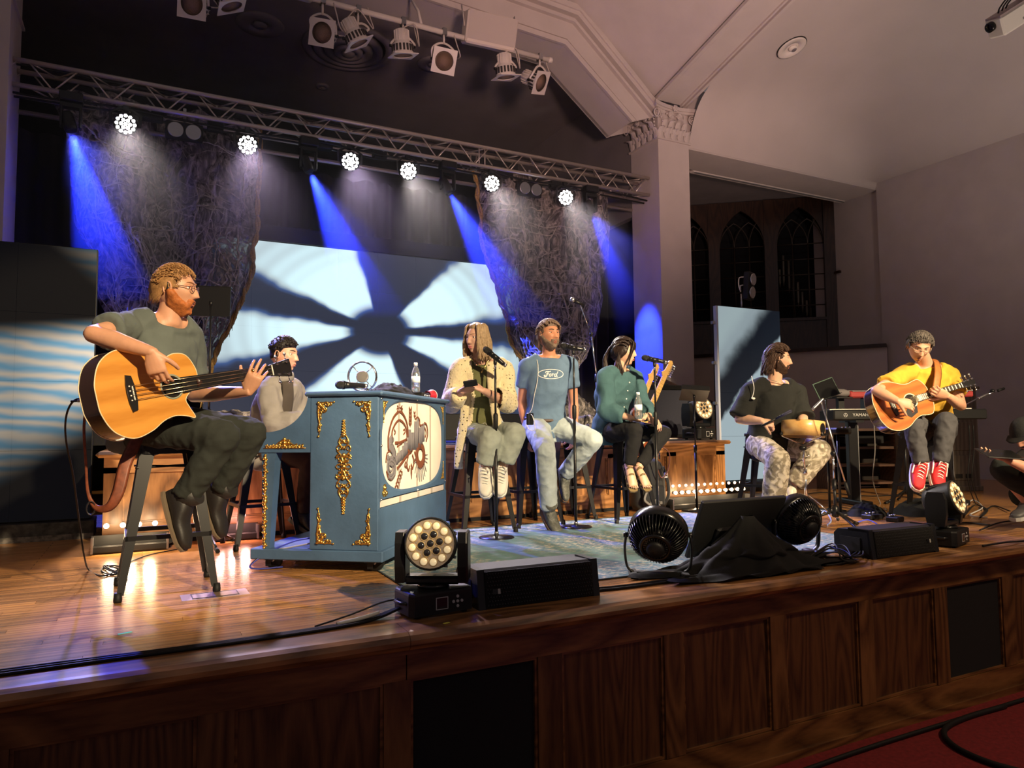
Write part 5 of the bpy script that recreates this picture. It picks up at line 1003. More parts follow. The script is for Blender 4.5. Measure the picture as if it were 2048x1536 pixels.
for u in (-.42, .42): t = thing('tier_bracket', 'short black bracket lifting the synthesizer at its %s end' % ('drum-side' if u < 0 else 'cabinet-side'), 'bracket', Vector((c.x, c.y + .15, kz + .105)) + Vector((math.cos(ka), math.sin(ka), 0)) * u, ka); MB().box((0, 0, .065), (.05, .2, .130), bev=.01).build('post', BLK, t); MB().box((0, 0, .005), (.08, .24, .01)).build('plate', BLK, t)
hb = at(1700, 790, 7.4); hp = thing('keyboard_bag', 'grey rounded accessory pouch at the end of the upper keyboard', 'pouch', (hb.x - .03, hb.y + .1, kz + .235), ka); mb = MB(); mb.ball((0, 0, .045), (.10, .12, .05), 16); mb.build('pouch_body', mat('grey_fabric', (.20, .18, .18), .9), hp); MB().box((0, 0, .0), (.17, .2, .01)).build('pouch_base', BLKM, hp)
MB().box((0, .0, -.07), (.06, .06, .13)).build('support_block', BLKM, hp)
# pale rotary speaker cabinet behind
lc0, lc1 = onz(1918, 968, .0), onz(2010, 966, .0); LW = .95
t = thing('rotary_speaker_cabinet', 'tall pale grey-brown speaker cabinet behind the keyboards', 'speaker cabinet', (8.62, 5.35, 0), -.42); LC = wood('cabinet_wood', (.10, .078, .052), (.18, .145, .10), .45, (1, 1, 1), 'Z', 6, 3, .1, .05)
MB().box((0, .28, .63), (.80, .55, 1.20), bev=.006).build('cabinet', LC, t); MB().box((0, .28, 1.245), (.86, .61, .035), bev=.008).build('top_board', LC, t); MB().box((0, .28, .03), (.84, .59, .06), bev=.006).build('plinth', LC, t)
for z in (.28, .66, 1.02): MB().box((0, -.002, z), (.66, .01, .30 if z != .66 else .34), bev=.004).build('front_panel', LC, t)
for z in (.18, .98): [MB().box((-.25 + .125 * i, -.009, z), (.085, .006, .05)).build('louvre', mat('louvre_dark', (.02, .015, .01), .7), t) for i in range(5)]
# old wooden shelf unit in the shade behind the keyboards
sh = thing('shelf_unit', 'dark wooden shelf unit in shadow below the keyboards', 'shelf', (8.05, 6.05, 0), -.42); SW = wood('shelf_wood', (.05, .022, .012), (.12, .055, .030), .45, (1, 1, 1), 'X', 6, 4, .1, .1)
for x in (-.42, .42): MB().box((x, .18, .38), (.06, .36, .76)).build('side_panel', SW, sh)
for z in (.08, .30, .52, .745): MB().box((0, .18, z), (.80, .36, .03)).build('shelf', SW, sh)
MB().box((0, .355, .38), (.84, .01, .74)).build('back_panel', mat('deep_brown', (.012, .007, .005), .8), sh)
MB().box((0, .10, .62), (.5, .25, .10), bev=.01).build('stored_amp', BLKM, sh)
# ================================================================== cases, amp and backpack by the riser
t = thing('guitar_amplifier', 'dark cloth-fronted amplifier cabinet on the riser behind the guitar rack', 'amplifier', (ony(1340, 850, 6.62).x, 6.62, .662), -.05); MB().box((0, .16, .32), (.80, .30, .62), bev=.015).build('cabinet', BLKM, t); MB().box((0, .004, .31), (.72, .01, .52)).build('grille_cloth', mat('dark_navy_cloth', (.016, .017, .03), .9, bump=.4, bscale=300), t); MB().box((0, .003, .60), (.7, .012, .05)).build('control_strip', BLKG, t)
MB().tube([(-.1, .15, .63), (-.09, .15, .655), (.09, .15, .655), (.1, .15, .63)], .010, 8).build('handle', RUB, t)
for x in (-.385, .385): [MB().ball((x, .015, z), .018, 8).build('corner_cap', STEEL, t) for z in (.03, .61)]
t = thing('backpack', 'dark grey backpack slumped against the oak riser', 'backpack', (ony(1299, 960, 5.55).x, 5.57, 0), -.1); BPM = mat('backpack_nylon', (.022, .024, .026), .75, bump=.25, bscale=250)
mb = MB(); secs = []
for i in range(12):
    z = i / 11; a = .17 * (1 - .10 * z) * (1 if z < .75 else math.sqrt(max(.05, 1 - ((z - .75) / .27) ** 2))); b = .105 * (1 - .3 * z) * (1 if z < .8 else math.sqrt(max(.05, 1 - ((z - .8) / .22) ** 2))); secs.append((Vector((.02 * z, .03 * z, .02 + .48 * z)), a * (1 if z > .04 else .9), b * (1 if z > .04 else .9), Vector((1, 0, 0))))
vs = []; fs = []
if 1:
    for (c_, a, b, l_) in secs:
        for k in range(24): th = 2 * PI * k / 24; ct, s2 = math.cos(th), math.sin(th); vs.append(c_ + Vector((a * math.copysign(abs(ct) ** .6, ct), b * math.copysign(abs(s2) ** .6, s2), 0)))
    for i in range(11):
        for k in range(24): fs.append((i * 24 + k, i * 24 + (k + 1) % 24, (i + 1) * 24 + (k + 1) % 24, (i + 1) * 24 + k))
    fs += [tuple(range(24))[::-1], tuple(11 * 24 + k for k in range(24))]; mb.add(vs, fs, True)
mb.build('bag_body', BPM, t); mb = MB(); mb.box((-.01, -.11, .15), (.24, .05, .20), bev=.02); mb.build('front_pocket', BPM, t)
MB().tube([(.06, -.05, .49), (.06, -.05, .55), (.10, -.05, .55), (.10, -.05, .49)], .009, 8).build('grab_handle', BPM, t); MB().tube(bez([(.10, -.10, .42), (.13, -.13, .30), (.14, -.13, .16), (.10, -.11, .06)], 5), None, 6, ell=(.018, .005), up=(0, -1, 0)).build('strap', BPM, t)
MB().box((.115, -.128, .34), (.035, .012, .05), bev=.004).build('buckle', mat('white_buckle', (.75, .73, .7), .4), t); MB().box((.115, -.135, .34), (.018, .006, .014)).build('buckle_slot', BLK, t)
MB().tube(bez([(-.10, -.14, .20), (-.14, -.16, .12), (-.06, -.17, .07), (0, -.15, .12), (.02, -.16, .05)], 5), None, 6, ell=(.012, .004), up=(0, -1, 0)).build('loose_strap', mat('grey_webbing', (.22, .21, .2), .8), t)
for k in range(3): MB().box((-.07 + .05 * k, -.165, .09 + .02 * (k % 2)), (.03, .012, .028), bev=.004).build('strap_clip', mat('grey_webbing', (.25, .24, .22), .8), t)
cable('brown leather strap looped in front of the oak riser', [at(1315, 890, 6.75), at(1338, 905, 6.75), at(1336, 940, 6.75), at(1322, 955, 6.75), at(1312, 920, 6.75), at(1320, 892, 6.75)], .006, mat('brown_strap2', (.16, .05, .022), .5), name='leather_strap', cat='strap')
# ================================================================== bulb strips on the deck
BULB = glow('warm_bulb', (1, .70, .38), 16.0); BULBP = glow('pink_bulb', (1, .50, .42), 7.0); BULBT = glow('bulb_upper', (1, .55, .36), 4.0)
def strip(label, p0, p1, n, bulbs, z=.10, upper=True, power=1.2, col=(1, .72, .42)):
    d = (p1 - p0); L_ = d.length; t = thing('light_bar', label, 'light bar', p0, math.atan2(d.y, d.x)); MB().box((L_ / 2, .02, .03), (L_ + .08, .08, .05), bev=.008).build('housing', BLKM, t); MB().box((L_ / 2, .055, .08), (L_ + .08, .012, .07)).build('back_plate', RUB, t)
    for x in (-.03, L_ + .03): MB().box((x, 0, .06), (.012, .10, .10)).build('end_bracket', STEEL, t)
    for i in range(n):
        x = (i + .5) * L_ / n; c = MB(); c.lathe([(.014, 0), (.010, .02)], 10, Matrix.Rotation(PI / 2, 3, 'X'), (x, .04, z)); so2 = c.build('socket', STEEL, t); MB().ball((x, .0, z), .017, 12).build('bulb', bulbs if not isinstance(bulbs, list) else bulbs[i], so2)
        if upper: MB().ball((x + .006, .045, z + .062), .014, 10).build('reflector_bulb', BULBT, so2)
    o = point('light_bar_glow', p0 + d * .5 + Vector((0, -.06, .13)), power * 2.4, col, .03); o2 = point('light_bar_glow', p0 + d * .2 + Vector((0, -.06, .13)), power * 2.4, col, .03); o3 = point('light_bar_glow', p0 + d * .8 + Vector((0, -.06, .13)), power * 2.4, col, .03)
    return t
sp0 = Vector((ony(1345, 990, 5.48).x, 5.48, 0)); sp1 = Vector((ony(1493, 983, 5.48).x, 5.48, 0)); strip('bar of twelve glowing bulbs on the deck before the riser end', sp0, sp1, 12, BULB, .165)
strip('bar of warm glowing bulbs low behind the bassist\'s stool', Vector((-.26, 5.42, 0)), Vector((.12, 5.42, 0)), 4, BULB, .18, False, .9)
strip('bar of pinkish glowing bulbs low beneath the pianist\'s stool', Vector((.44, 5.60, 0)), Vector((.72, 5.60, 0)), 2, BULBP, .18, False, .6, (1, .45, .4))
# ================================================================== deck details
fp = thing('floor_pocket', 'rectangular brass floor pocket cover let into the deck boards', 'floor plate', (onz(430, 1190).x, onz(430, 1190).y, .0), .03); PLM = mat('pocket_metal', (.30, .20, .14), .4, .5); MB().box((0, 0, .001), (.30, .145, .003)).build('frame_plate', PLM, fp); MB().box((0, 0, .003), (.20, .10, .002)).build('lid', PLM, fp)
for dx, dy, w_, h_ in ((0, .053, .204, .004), (0, -.053, .204, .004), (.102, 0, .004, .11), (-.102, 0, .004, .11)): MB().box((dx, dy, .0045), (w_, h_, .002)).build('joint', BLK, fp)
for (px, py, w_, c_, lb) in ((250, 1266, .05, (.1, .75, .25), 'small bright green tape mark on the front deck boards'), (893, 1246, .028, (.75, .75, .1), 'small yellow tape mark on the nosing by the piano-side light')): p_ = onz(px, py, .002); tag(MB().box((0, 0, 0), (w_, .014, .0012)).build('tape_mark', mat('tape' + str(c_), c_, .6), None, p_, (0, 0, .3)), lb, 'tape')
# cable bundle along the front edge to the light
for i in range(4): o_ = .012 * i; cable(['black cable along the stage edge, outermost of the bundle', 'black cable along the stage edge, second of the bundle', 'black cable along the stage edge, third of the bundle', 'black cable along the stage edge, innermost of the bundle'][i], [Vector((-1.3, 2.86 + o_, .006)), Vector((-.4, 2.87 + o_, .006 + .004 * (i % 2))), Vector((.1, 2.875 + o_ + .004 * math.sin(i), .006)), Vector((.45, 2.88 + o_, .007)), Vector((.70, 2.90 + o_, .007)), Vector((.86, 2.94 + o_, .01)), Vector((.98, 2.98 + o_ * .5, .03))], .006, group='cable bundle on the stage edge')
cable('short white-sleeved cable plugged into the piano-side light', [Vector((.70, 2.93, .012)), Vector((.80, 2.94, .02)), Vector((.88, 2.955, .03))], .008, mat('white_sleeve', (.6, .58, .52), .6))
cable('thin black lead looping up to the piano-side light', [Vector((.62, 2.96, .006)), Vector((.78, 3.02, .02)), Vector((.92, 3.04, .05)), Vector((.99, 3.02, .06))], .004)
cable('black cable along the edge between the speaker and the fan', [Vector((1.92, 2.95, .006)), Vector((2.1, 2.93, .006)), Vector((2.35, 2.93, .007)), Vector((2.75, 2.95, .006))], .007); cable('second black cable curving behind the fan base', [Vector((1.90, 3.00, .006)), Vector((2.15, 2.97, .006)), Vector((2.5, 2.965, .01)), Vector((2.9, 2.98, .006))], .006)
for i in range(4): cable(['tangled black lead beside the far speaker, top of the knot', 'tangled black lead beside the far speaker, second of the knot', 'tangled black lead beside the far speaker, third of the knot', 'tangled black lead beside the far speaker, lowest of the knot'][i], [onz(1600, 1128, .008), onz(1640 + 8 * i, 1105 - 6 * i, .03 + .01 * i), onz(1685, 1090 + 10 * i, .06 - .01 * i), onz(1700 + 3 * i, 1120, .02), onz(1650, 1130 - 5 * i, .01), onz(1690 + 10 * i, 1112, .02 + .01 * i), onz(1725, 1095, .03)], .0045)
cb = thing('connector_box', 'low grey metal connector box on the rug corner by the far speaker', 'box', onz(1688, 1102), -.1); MB().box((0, 0, .022), (.15, .08, .044), bev=.004).build('case', mat('grey_box', (.38, .35, .30), .5), cb); MB().lathe([(.012, 0), (.012, .012)], 12, o=(-.04, 0, .044)).build('socket', BLK, cb)
# pedals and leads in front of the guitarist
for i, (px, py, w_) in enumerate(((1745, 1038, .16), (1790, 1043, .12), (1720, 1030, .10))):
    pd = thing('effects_pedal', ['long dark multi-knob effects pedal on the deck', 'small dark effects pedal nearest the guitarist', 'small dark effects pedal nearest the boom stand'][i], 'pedal', onz(px, py), .2 * i); MB().box((0, 0, .02), (w_, .10, .04), bev=.006).build('case', BLKM, pd)
    for k in range(3): MB().lathe([(.012, 0), (.010, .016)], 10, o=(-w_ * .3 + w_ * .3 * k, .02, .04)).build('knob', STEEL, pd)
BLUEC = mat('blue_cable', (.05, .07, .5), .5)
cable('blue patch lead snaking in front of the dark pedals', [onz(1705, 1048, .006), onz(1735, 1040, .02), onz(1760, 1052, .01), onz(1775, 1062, .006), onz(1745, 1066, .006)], .005, BLUEC)
cable('pale blue lead on the deck at the snare stand foot', [onz(1640, 1030, .03), onz(1650, 1022, .05), onz(1662, 1040, .006), onz(1655, 1050, .006)], .005, mat('pale_blue_cable', (.25, .35, .7), .5))
for i, (pts, lb) in enumerate((([(1560, 1000), (1640, 985), (1740, 992), (1850, 985), (1960, 978)], 'long black cable across the back of the deck'), ([(1960, 1060), (2000, 1045), (2048, 1040), (2110, 1035)], 'black cable running off beside the crouching technician'), ([(1930, 1030), (1950, 1010), (1975, 1020), (1960, 1035), (1985, 1012), (2020, 1022)], 'knotted black cable by the cabinet-side boom stand'), ([(1965, 1092), (2010, 1085), (2048, 1082), (2120, 1076)], 'black cable along the edge past the far light'), ([(1860, 1040), (1890, 1050), (1930, 1045), (1980, 1050)], 'black cable behind the far light'), ([(1925, 1020), (1945, 1000), (1965, 1015), (1940, 1030), (1975, 1035)], 'pale knotted lead under the keyboards'))):
    cable(lb, [onz(px, py, .008 + .01 * (k % 2)) for k, (px, py) in enumerate(pts)], .006, mat('pale_lead', (.5, .5, .5), .5) if 'pale' in lb else RUB)
for i, px in enumerate((1748, 1938, 1946)): z0_ = at(px, 850, 7.1); cable(['grey lead hanging from the lettered end of the stage piano', 'thin black lead hanging from the plain end of the stage piano', 'second black lead hanging from the plain end of the stage piano'][i], [z0_, at(px + 2, 900, 7.1), at(px - 2, 960, 7.1), onz(px + 12, 1005, .01), onz(px + 25, 1020, .006)], .005, mat('grey_lead', (.2, .19, .18), .5) if i == 0 else RUB)
heap('cloth_bundle', 'black cloth bundle on the deck behind the guitarist\'s stool', 'cloth', (6.25, 4.12, 0), .34, .24, .13, BCL, .3, 2.); heap('cloth_bundle', 'second black cloth bundle nearer the boom stand', 'cloth', (5.72, 4.30, 0), .2, .16, .10, BCL, .1, 6.)
for i, (p0, p1, p2) in enumerate((((640, 1090), (575, 1052), (545, 1112)), ((640, 1098), (590, 1060), (556, 1105)), ((640, 1062), (565, 1065), (548, 1120)))):
    a_ = pw(.03, .42, .18 - .03 * i); cable(['blue cable drooping from the piano to its caster', 'grey cable drooping from the piano to its caster', 'black cable drooping from the piano to its caster'][i], [a_, pw(.02, .52, .16 - .03 * i), pw(.0, .66, .10), pw(-.02, .76, .03), pw(-.03, .72, .01), pw(.05, .6, .01)], .005, (BLUEC, mat('grey_lead2', (.3, .3, .3), .5), RUB)[i])
# phone, earphone lead, bottle, tablet in hands
ph = at(941, 767, 5.16); t = thing('phone', 'dark phone held by the woman in the cardigan', 'phone', M=Matrix.Translation(ph) @ zframe(cv(-.1, -.75, .6), cv(1, -.2, 0)).to_4x4()); MB().box((0, 0, 0), (.10, .065, .012), bev=.004).build('casing', BLKM, t); MB().box((0, 0, .0065), (.094, .06, .001)).build('screen', BLKG, t)
for k in range(3): MB().box((-.02 + .02 * k, .03, .008), (.012, .006, .005)).build('camera_bump', BLKG, t)
bottle('clear water bottle held by the woman in teal', at(1277, 838, 5.74), .55)
tb = at(2000, 908, 5.0); t = thing('tablet', 'black tablet held flat by the crouching technician', 'tablet', M=Matrix.Translation(tb) @ zframe(cv(.05, -.95, -.25), cv(1, .18, 0)).to_4x4()); MB().box((0, 0, 0), (.26, .18, .009), bev=.003).build('casing', BLKM, t); MB().box((0, 0, .005), (.245, .165, .001)).build('screen', BLKG, t)
# ================================================================== lighting truss
TY = 8.0; TZ0, TZ1 = 4.09, 4.335; TX0, TX1 = -1.6, 6.3; TDY = .26
ALU = mat('truss_aluminium', (.62, .56, .50), .38, .75)
tr_t = thing('lighting_truss', 'long aluminium box truss hung across the stage with diagonal bracing', 'truss', (TX0, TY, TZ0)); TLn = TX1 - TX0; h_ = TZ1 - TZ0
for y in (0, TDY):
    for z in (0, h_): MB().rod((0, y, z), (TLn, y, z), .024, 12).build('chord', ALU, tr_t)
nb = 16; pt = TLn / nb
def brace(a, b): MB().rod(a, b, .0085, 6).build('brace', ALU, tr_t)
for i in range(nb):
    x0, xm, x1 = i * pt, (i + .5) * pt, (i + 1) * pt
    for y in (0, TDY): brace((x0 + .04, y, h_), (xm, y, 0)); brace((xm, y, 0), (x1 - .04, y, h_))
    for z in (0, h_): brace((x0 + .04, 0, z), (xm, TDY, z)); brace((xm, TDY, z), (x1 - .04, 0, z))
for x in (TLn * .665, TLn * .675): 
    for y in (0, TDY): brace((x, y, 0), (x, y, h_))
for k in range(3):
    cable(['black cable strapped along the lower chord of the truss', 'second black cable sagging under the truss', 'black cable along the upper chord of the truss'][k], [Vector((TX0 + TLn * j / 12, TY + .05 + .07 * k, (TZ0 - .045 - .02 * k - .02 * math.sin(j * 2.2 + k) if k < 2 else TZ1 + .03 + .01 * math.sin(j * 1.7)))) for j in range(13)], .012)
pb = MB().tube([(TX0 + .3, TY + .42, TZ0 - .10), (TX1, TY + .42, TZ0 - .10)], .025, 10); tag(pb.build('drape_pipe', ALU), 'thin horizontal pipe behind the truss carrying the black drape', 'pipe')
# hanging lamps: white LED washes
WLED = glow('white_led', (1.0, .95, .90), 26.0); WLED2 = glow('white_led_rim', (1.0, .90, .82), 5.0); BLED = glow('blue_led', (.10, .22, 1.0), 26.0); BLEDC = glow('blue_led_core', (.55, .75, 1.0), 32.0)
def wash(label, x, z, d):
    t = thing('wash_light', label, 'stage light', (x, TY, z)); M = zframe(d); c = Vector((0, 0, 0))
    MB().lathe([(.05, -.17), (.085, -.15), (.105, -.07), (.112, .0), (.112, .018), (.106, .022)], 28, M, c).build('housing', BLKM, t); MB().lathe([(.104, .014), (.001, .014)], 28, M, c).build('face_plate', BLKM, t)
    for ring, n, r in ((0, 1, 0), (1, 6, .040), (2, 12, .080)):
        for i in range(n): a = i / n * 2 * PI; p_ = c + M @ Vector((r * math.cos(a), r * math.sin(a), .015)); MB().lathe([(.0185, 0), (.016, .007), (.0, .010)], 12, M, p_).build('led_lens', WLED, t)
    yk = MB().tube([Vector((-.125, 0, -.02)), Vector((-.135, 0, .10)), Vector((-.06, .02, .16)), Vector((.06, .02, .16)), Vector((.135, 0, .10)), Vector((.125, 0, -.02))], None, 6, ell=(.016, .004), up=(0, 1, 0)).build('yoke', BLK, t); MB().box((0, .02, (TZ0 - z) - .02), (.05, .05, .10)).build('clamp', BLK, yk)
    return t
WX = [ony(px, py, TY) for px, py in ((251, 248), (495, 290), (700, 323), (816, 342), (983, 367), (1131, 395))]
wl = ['white wash light on the truss nearest the plain column', 'white wash light above the cloth with gold rope', 'white wash light above the middle of the big screen', '', 'white wash light at the upper edge of the far fabric', 'white wash light nearest the carved column']
wl[3] = 'white wash light on the truss between two blue beams nearer the woman in cardigan'
WT = [(.3, 4.3, .2), (1.0, 4.0, .1), (2.0, 4.2, .1), (2.7, 4.2, .1), (3.6, 4.2, .2), (4.4, 4.2, .2)]
for i, (q, lb) in enumerate(zip(WX, wl)):
    d = (Vector((0.4 + .45 * q.x, 0, .9)) - q).normalized(); 
    wash(lb, q.x, q.z, d); spot('wash_beam', q + (Vector(WT[i]) - q).normalized() * .10, WT[i], 520, ((1, .88, .9), (.88, .70, 1), (.82, .66, 1), (1, .9, .88), (1, .9, .88), (1, .9, .88))[i], 46, .7, .09)
# blue moving heads with narrow beams
BXs = [ony(px, py, TY) for px, py in ((141, 256), (617, 338), (896, 380), (1182, 423))]
BTt = [q + Vector((a, b, -1)) * 2.5 for q, a, b in zip(BXs, (.26, .42, .55, .56), (-.12, -.12, -.12, .08))]
BFl = [Vector((.6, 4.2, .8)), Vector((2.6, 5.0, .0)), Vector((3.9, 4.9, .0)), Vector((4.6, 4.3, .5))]
HAZE = []
for i, q in enumerate(BXs):
    d = (BTt[i] - q).normalized(); t = thing('beam_light', ['small blue beam light at the plain-column end of the truss', 'small blue beam light over the middle of the piano screen', 'small blue beam light beside the far fabric\'s rope edge', 'small blue beam light at the carved-column end of the truss'][i], 'stage light', q); M = zframe(d)
    MB().lathe([(.04, -.16), (.055, -.14), (.060, .0), (.052, .03), (.045, .032)], 20, M).build('head', BLKM, t); MB().lathe([(.042, .028), (.001, .028)], 20, M).build('lens', BLED, t); MB().lathe([(.020, .030), (.001, .031)], 16, M).build('lens_core', BLEDC, t)
    MB().box((0, .01, .30), (.20, .14, .09), bev=.01).build('base', BLK, t); MB().box((0, .01, .22), (.18, .08, .04)).build('yoke_bridge', BLK, t)
    for sx in (-1, 1): MB().box((sx * .08, .01, .11), (.025, .08, .22), bev=.008).build('yoke_arm', BLK, t)
    MB().box((0, .02, TZ0 - q.z - .01), (.06, .05, .06)).build('clamp', STEEL, t)
    spot('beam', q + d * .06, BTt[i], 3200 if i < 3 else 1700, (.015, .04, 1.0), 25, .12 if i < 3 else .8, .03); HAZE.append((q, d, i)); spot('blue_fill', q + (BFl[i] - q).normalized() * .05 + Vector((0, -.08, -.08)), BFl[i], 1100, (.08, .10, 1.0), 28, .4, .04)  # second spot added at each head to put blue on rug and performers
# two-lamp blinders
def blinder(label, c, horiz=True, d=(0, -1, -.15), stem=None):
    t = thing('blinder_light', label, 'stage light', c); M = zframe(d, (1, 0, 0) if horiz else (0, 0, 1)); s_ = .085
    MB().box(M @ Vector((0, 0, -.05)), (.36, .18, .08), M, bev=.01).build('housing', BLKM, t)
    for k in (-1, 1):
        p_ = M @ Vector((k * s_, 0, -.01)); r_o = MB().lathe([(.072, .018), (.062, -.01), (.03, -.035), (.001, -.04)], 24, M, p_, cap=False).build('reflector', mat('lamp_reflector', (.72, .62, .52), .28, .8), t); MB().lathe([(.072, .0), (.078, .02), (.072, .024)], 24, M, p_).build('rim', STEEL, r_o); MB().ball(p_ + M @ Vector((0, 0, -.012)), (.014, .014, .014), 10).build('filament_cap', mat('bulb_glass', (.8, .75, .65), .1), r_o)
    return t
q = ony(369, 262, TY + .05); B_ = blinder('unlit two-lamp blinder hanging by the cloth with gold rope', q); MB().box((0, .03, .14), (.03, .02, .22)).build('hanger', STEEL, B_)
q = ony(1061, 378, TY + .05); B_ = blinder('unlit two-lamp blinder hanging in front of the far fabric', q); MB().box((0, .03, .15), (.03, .02, .22)).build('hanger', STEEL, B_)
# dark fixture boxes along the truss
for i, px in enumerate((300, 435, 640, 760, 1000, 1105)):
    q = ony(px, 0, TY + .12); t = thing('power_box', ['dark power box on the truss nearest the plain column', 'dark power box on the truss above the rope edge', 'dark power box on the truss above the pianist', 'dark power box on the truss near the screen centre', 'dark power box on the truss over the far fabric\'s rope', 'dark power box on the truss nearest the carved column'][i], 'power box', (q.x, TY + .12, TZ0 - .03)); MB().box((0, 0, 0), (.16 if i % 2 else .30, .10, .11), bev=.01).build('case', BLKM, t); MB().box((0, 0, .06), (.03, .12, .05)).build('clamp', STEEL, t)
# ================================================================== white lamps on the pipe under the arch
PYp = 7.45; a_ = ony(560, -12, PYp); b_ = ony(1102, 121, PYp); PZ = b_.z - .0
pipe = thing('lamp_pipe', 'cream painted pipe under the arch carrying the white lamps', 'pipe', (-.6, PYp, PZ)); MB().rod((0, 0, 0), (b_.x + .6, 0, 0), .03, 12).build('tube', WHITEP, pipe); MB().lathe([(.036, 0), (.036, .05)], 12, Matrix.Rotation(PI / 2, 3, 'Y'), (b_.x + .56, 0, 0)).build('end_cap', WHITEP, pipe)
for x in (.9, 2.2, 3.3, 4.3): MB().tube([(x, 0, 0), (x, .12, .25), (x, .45, .62)], .016, 8).build('bracket', WHITEP, pipe)
CELL = mat('honeycomb_face', (.30, .19, .13), .35, .2, bump=1.0, bscale=170)
def par(label, px, py, d, back=False, hang=.14):
    c = ony(px, py, PYp); t = thing('par_can', label, 'stage light', c); M = zframe(d); up = Vector((0, 0, 1))
    MB().lathe([(.045, -.26), (.075, -.25), (.080, -.14), (.085, -.12), (.110, -.10), (.118, .0), (.118, .012), (.112, .012), (.112, .004)], 28, M).build('can', WHITEP, t)
    for i in range(18): a = i / 18 * 2 * PI; MB().box(M @ Vector((.116 * math.cos(a), .116 * math.sin(a), -.055)), (.010, .022, .07), M @ Matrix.Rotation(a, 3, 'Z')).build('vent_slot', mat('slot_dark', (.03, .025, .022), .7), t)
    for i in range(14): a = i / 14 * 2 * PI; MB().box(M @ Vector((.080 * math.cos(a), .080 * math.sin(a), -.19)), (.012, .006, .11), M @ Matrix.Rotation(a, 3, 'Z')).build('cooling_fin', WHITEP, t)
    fr_ = MB(); s_ = .137
    vs = []
    for k in range(32):
        a = 2 * PI * k / 32; m_ = max(abs(math.cos(a)), abs(math.sin(a))); vs += [M @ Vector((s_ * math.cos(a) / m_, s_ * math.sin(a) / m_, .022)), M @ Vector((.106 * math.cos(a), .106 * math.sin(a), .022)), M @ Vector((.106 * math.cos(a), .106 * math.sin(a), .012)), M @ Vector((s_ * math.cos(a) / m_, s_ * math.sin(a) / m_, .012))]
    fs = []
    for k in range(32):
        a, b = 4 * k, 4 * ((k + 1) % 32); fs += [(a, b, b + 1, a + 1), (a + 1, b + 1, b + 2, a + 2), (a + 2, b + 2, b + 3, a + 3), (a + 3, b + 3, b, a)]
    fr_.add(vs, fs, False); fr_.build('gel_frame', WHITEP, t); MB().lathe([(.111, .010), (.001, .011)], 28, M).build('lens', CELL, t)
    px_ = M @ Vector((1, 0, 0)); top = Vector((0, 0, PZ - c.z)); side = Vector((1, 0, 0)) 
    side = (side - Vector(d).normalized() * side.dot(Vector(d).normalized())).normalized()
    MB().tube(bez([side * .125 + M @ Vector((0, 0, -.08)), side * .135 + up * (.12), up * .20 + side * .05, up * .20 - side * .05, -side * .135 + up * .12, -side * .125 + M @ Vector((0, 0, -.08))], 4), None, 6, ell=(.014, .004), up=(0, 1, 0)).build('yoke', WHITEP, t)
    MB().rod(up * .20, top, .012, 8).build('stem', WHITEP, t); MB().box(top, (.05, .08, .08)).build('clamp', STEEL, t)
    for sg in (-1, 1): MB().lathe([(.018, 0), (.016, .02)], 10, zframe(side * sg), side * sg * .128 + M @ Vector((0, 0, -.08))).build('tilt_knob', BLK, t)
    cable_pts = [M @ Vector((0, .03, -.26)), M @ Vector((.05, .05, -.30)) + side * .1, up * .10 + side * .19, up * .24 + side * .15, top + side * .12]
    MB().tube(bez(cable_pts, 5), .007, 6).build('power_lead', mat('cream_lead', (.55, .48, .42), .5), t); return t
DN = cv(.0, .75, -.65)
par('white par can at the far house-left end with its honeycomb face down', 385, 8, cv(.05, .30, -.95)); par('white par can seen from the side next to the pale ceiling plate', 462, 10, cv(.35, .90, .15))
par('white par can with round honeycomb face over the big diffuser', 645, 66, cv(-.08, .28, -.95)); par('white par can tilted downstage in front of the diffuser', 716, 85, cv(.42, .88, .20)); par('white par can hanging straight down between the diffuser and the speaker box', 806, 108, cv(.05, .97, .20)); par('white par can with round honeycomb face beside the speaker box', 888, 122, cv(.22, .40, -.88)); par('white par can hanging straight down between the speaker box and the pipe end', 1012, 152, cv(.10, .97, .15)); par('white par can twisted aside at the pipe end', 1080, 165, cv(.75, .50, -.42))
# loudspeaker box fixed on the arch
s0, s1 = ony(922, 30, PYp), ony(1018, 50, PYp); t = thing('box_loudspeaker', 'white box loudspeaker under the arch between the par cans', 'speaker', ((s0.x + s1.x) / 2 + .03, PYp - .05, ony(970, 66, PYp).z), .0, rot=(math.radians(22), 0, math.radians(-4))); w_ = (s1.x - s0.x) * 1.0
MB().box((0, 0, 0), (w_, .20, .36), bev=.02).build('cabinet', mat('white_speaker', (.70, .62, .55), .5), t); MB().box((0, -.101, .02), (w_ - .04, .004, .30)).build('grille', mat('white_grille', (.62, .55, .50), .6, bump=.6, bscale=500), t)
for sx in (-1, 1): MB().tube([(sx * w_ / 2, 0, 0), (sx * (w_ / 2 + .02), .02, .10), (sx * (w_ / 2 + .02), .14, .24)], None, 6, ell=(.02, .004), up=(1, 0, 0)).build('bracket', WHITEP, t)
MB().rod((0, .10, .0), (0, .24, .05), .02, 8).build('mount', WHITEP, t)
s0 = ony(580, -4, PYp); t = thing('box_loudspeaker', 'pale box loudspeaker above the side-facing par can', 'speaker', (s0.x, PYp, s0.z + .22), rot=(math.radians(22), 0, 0)); MB().box((0, 0, 0), (.5, .20, .36), bev=.02).build('cabinet', MATS['white_speaker'], t); MB().box((0, -.101, .02), (.46, .004, .30)).build('grille', MATS['white_grille'], t)
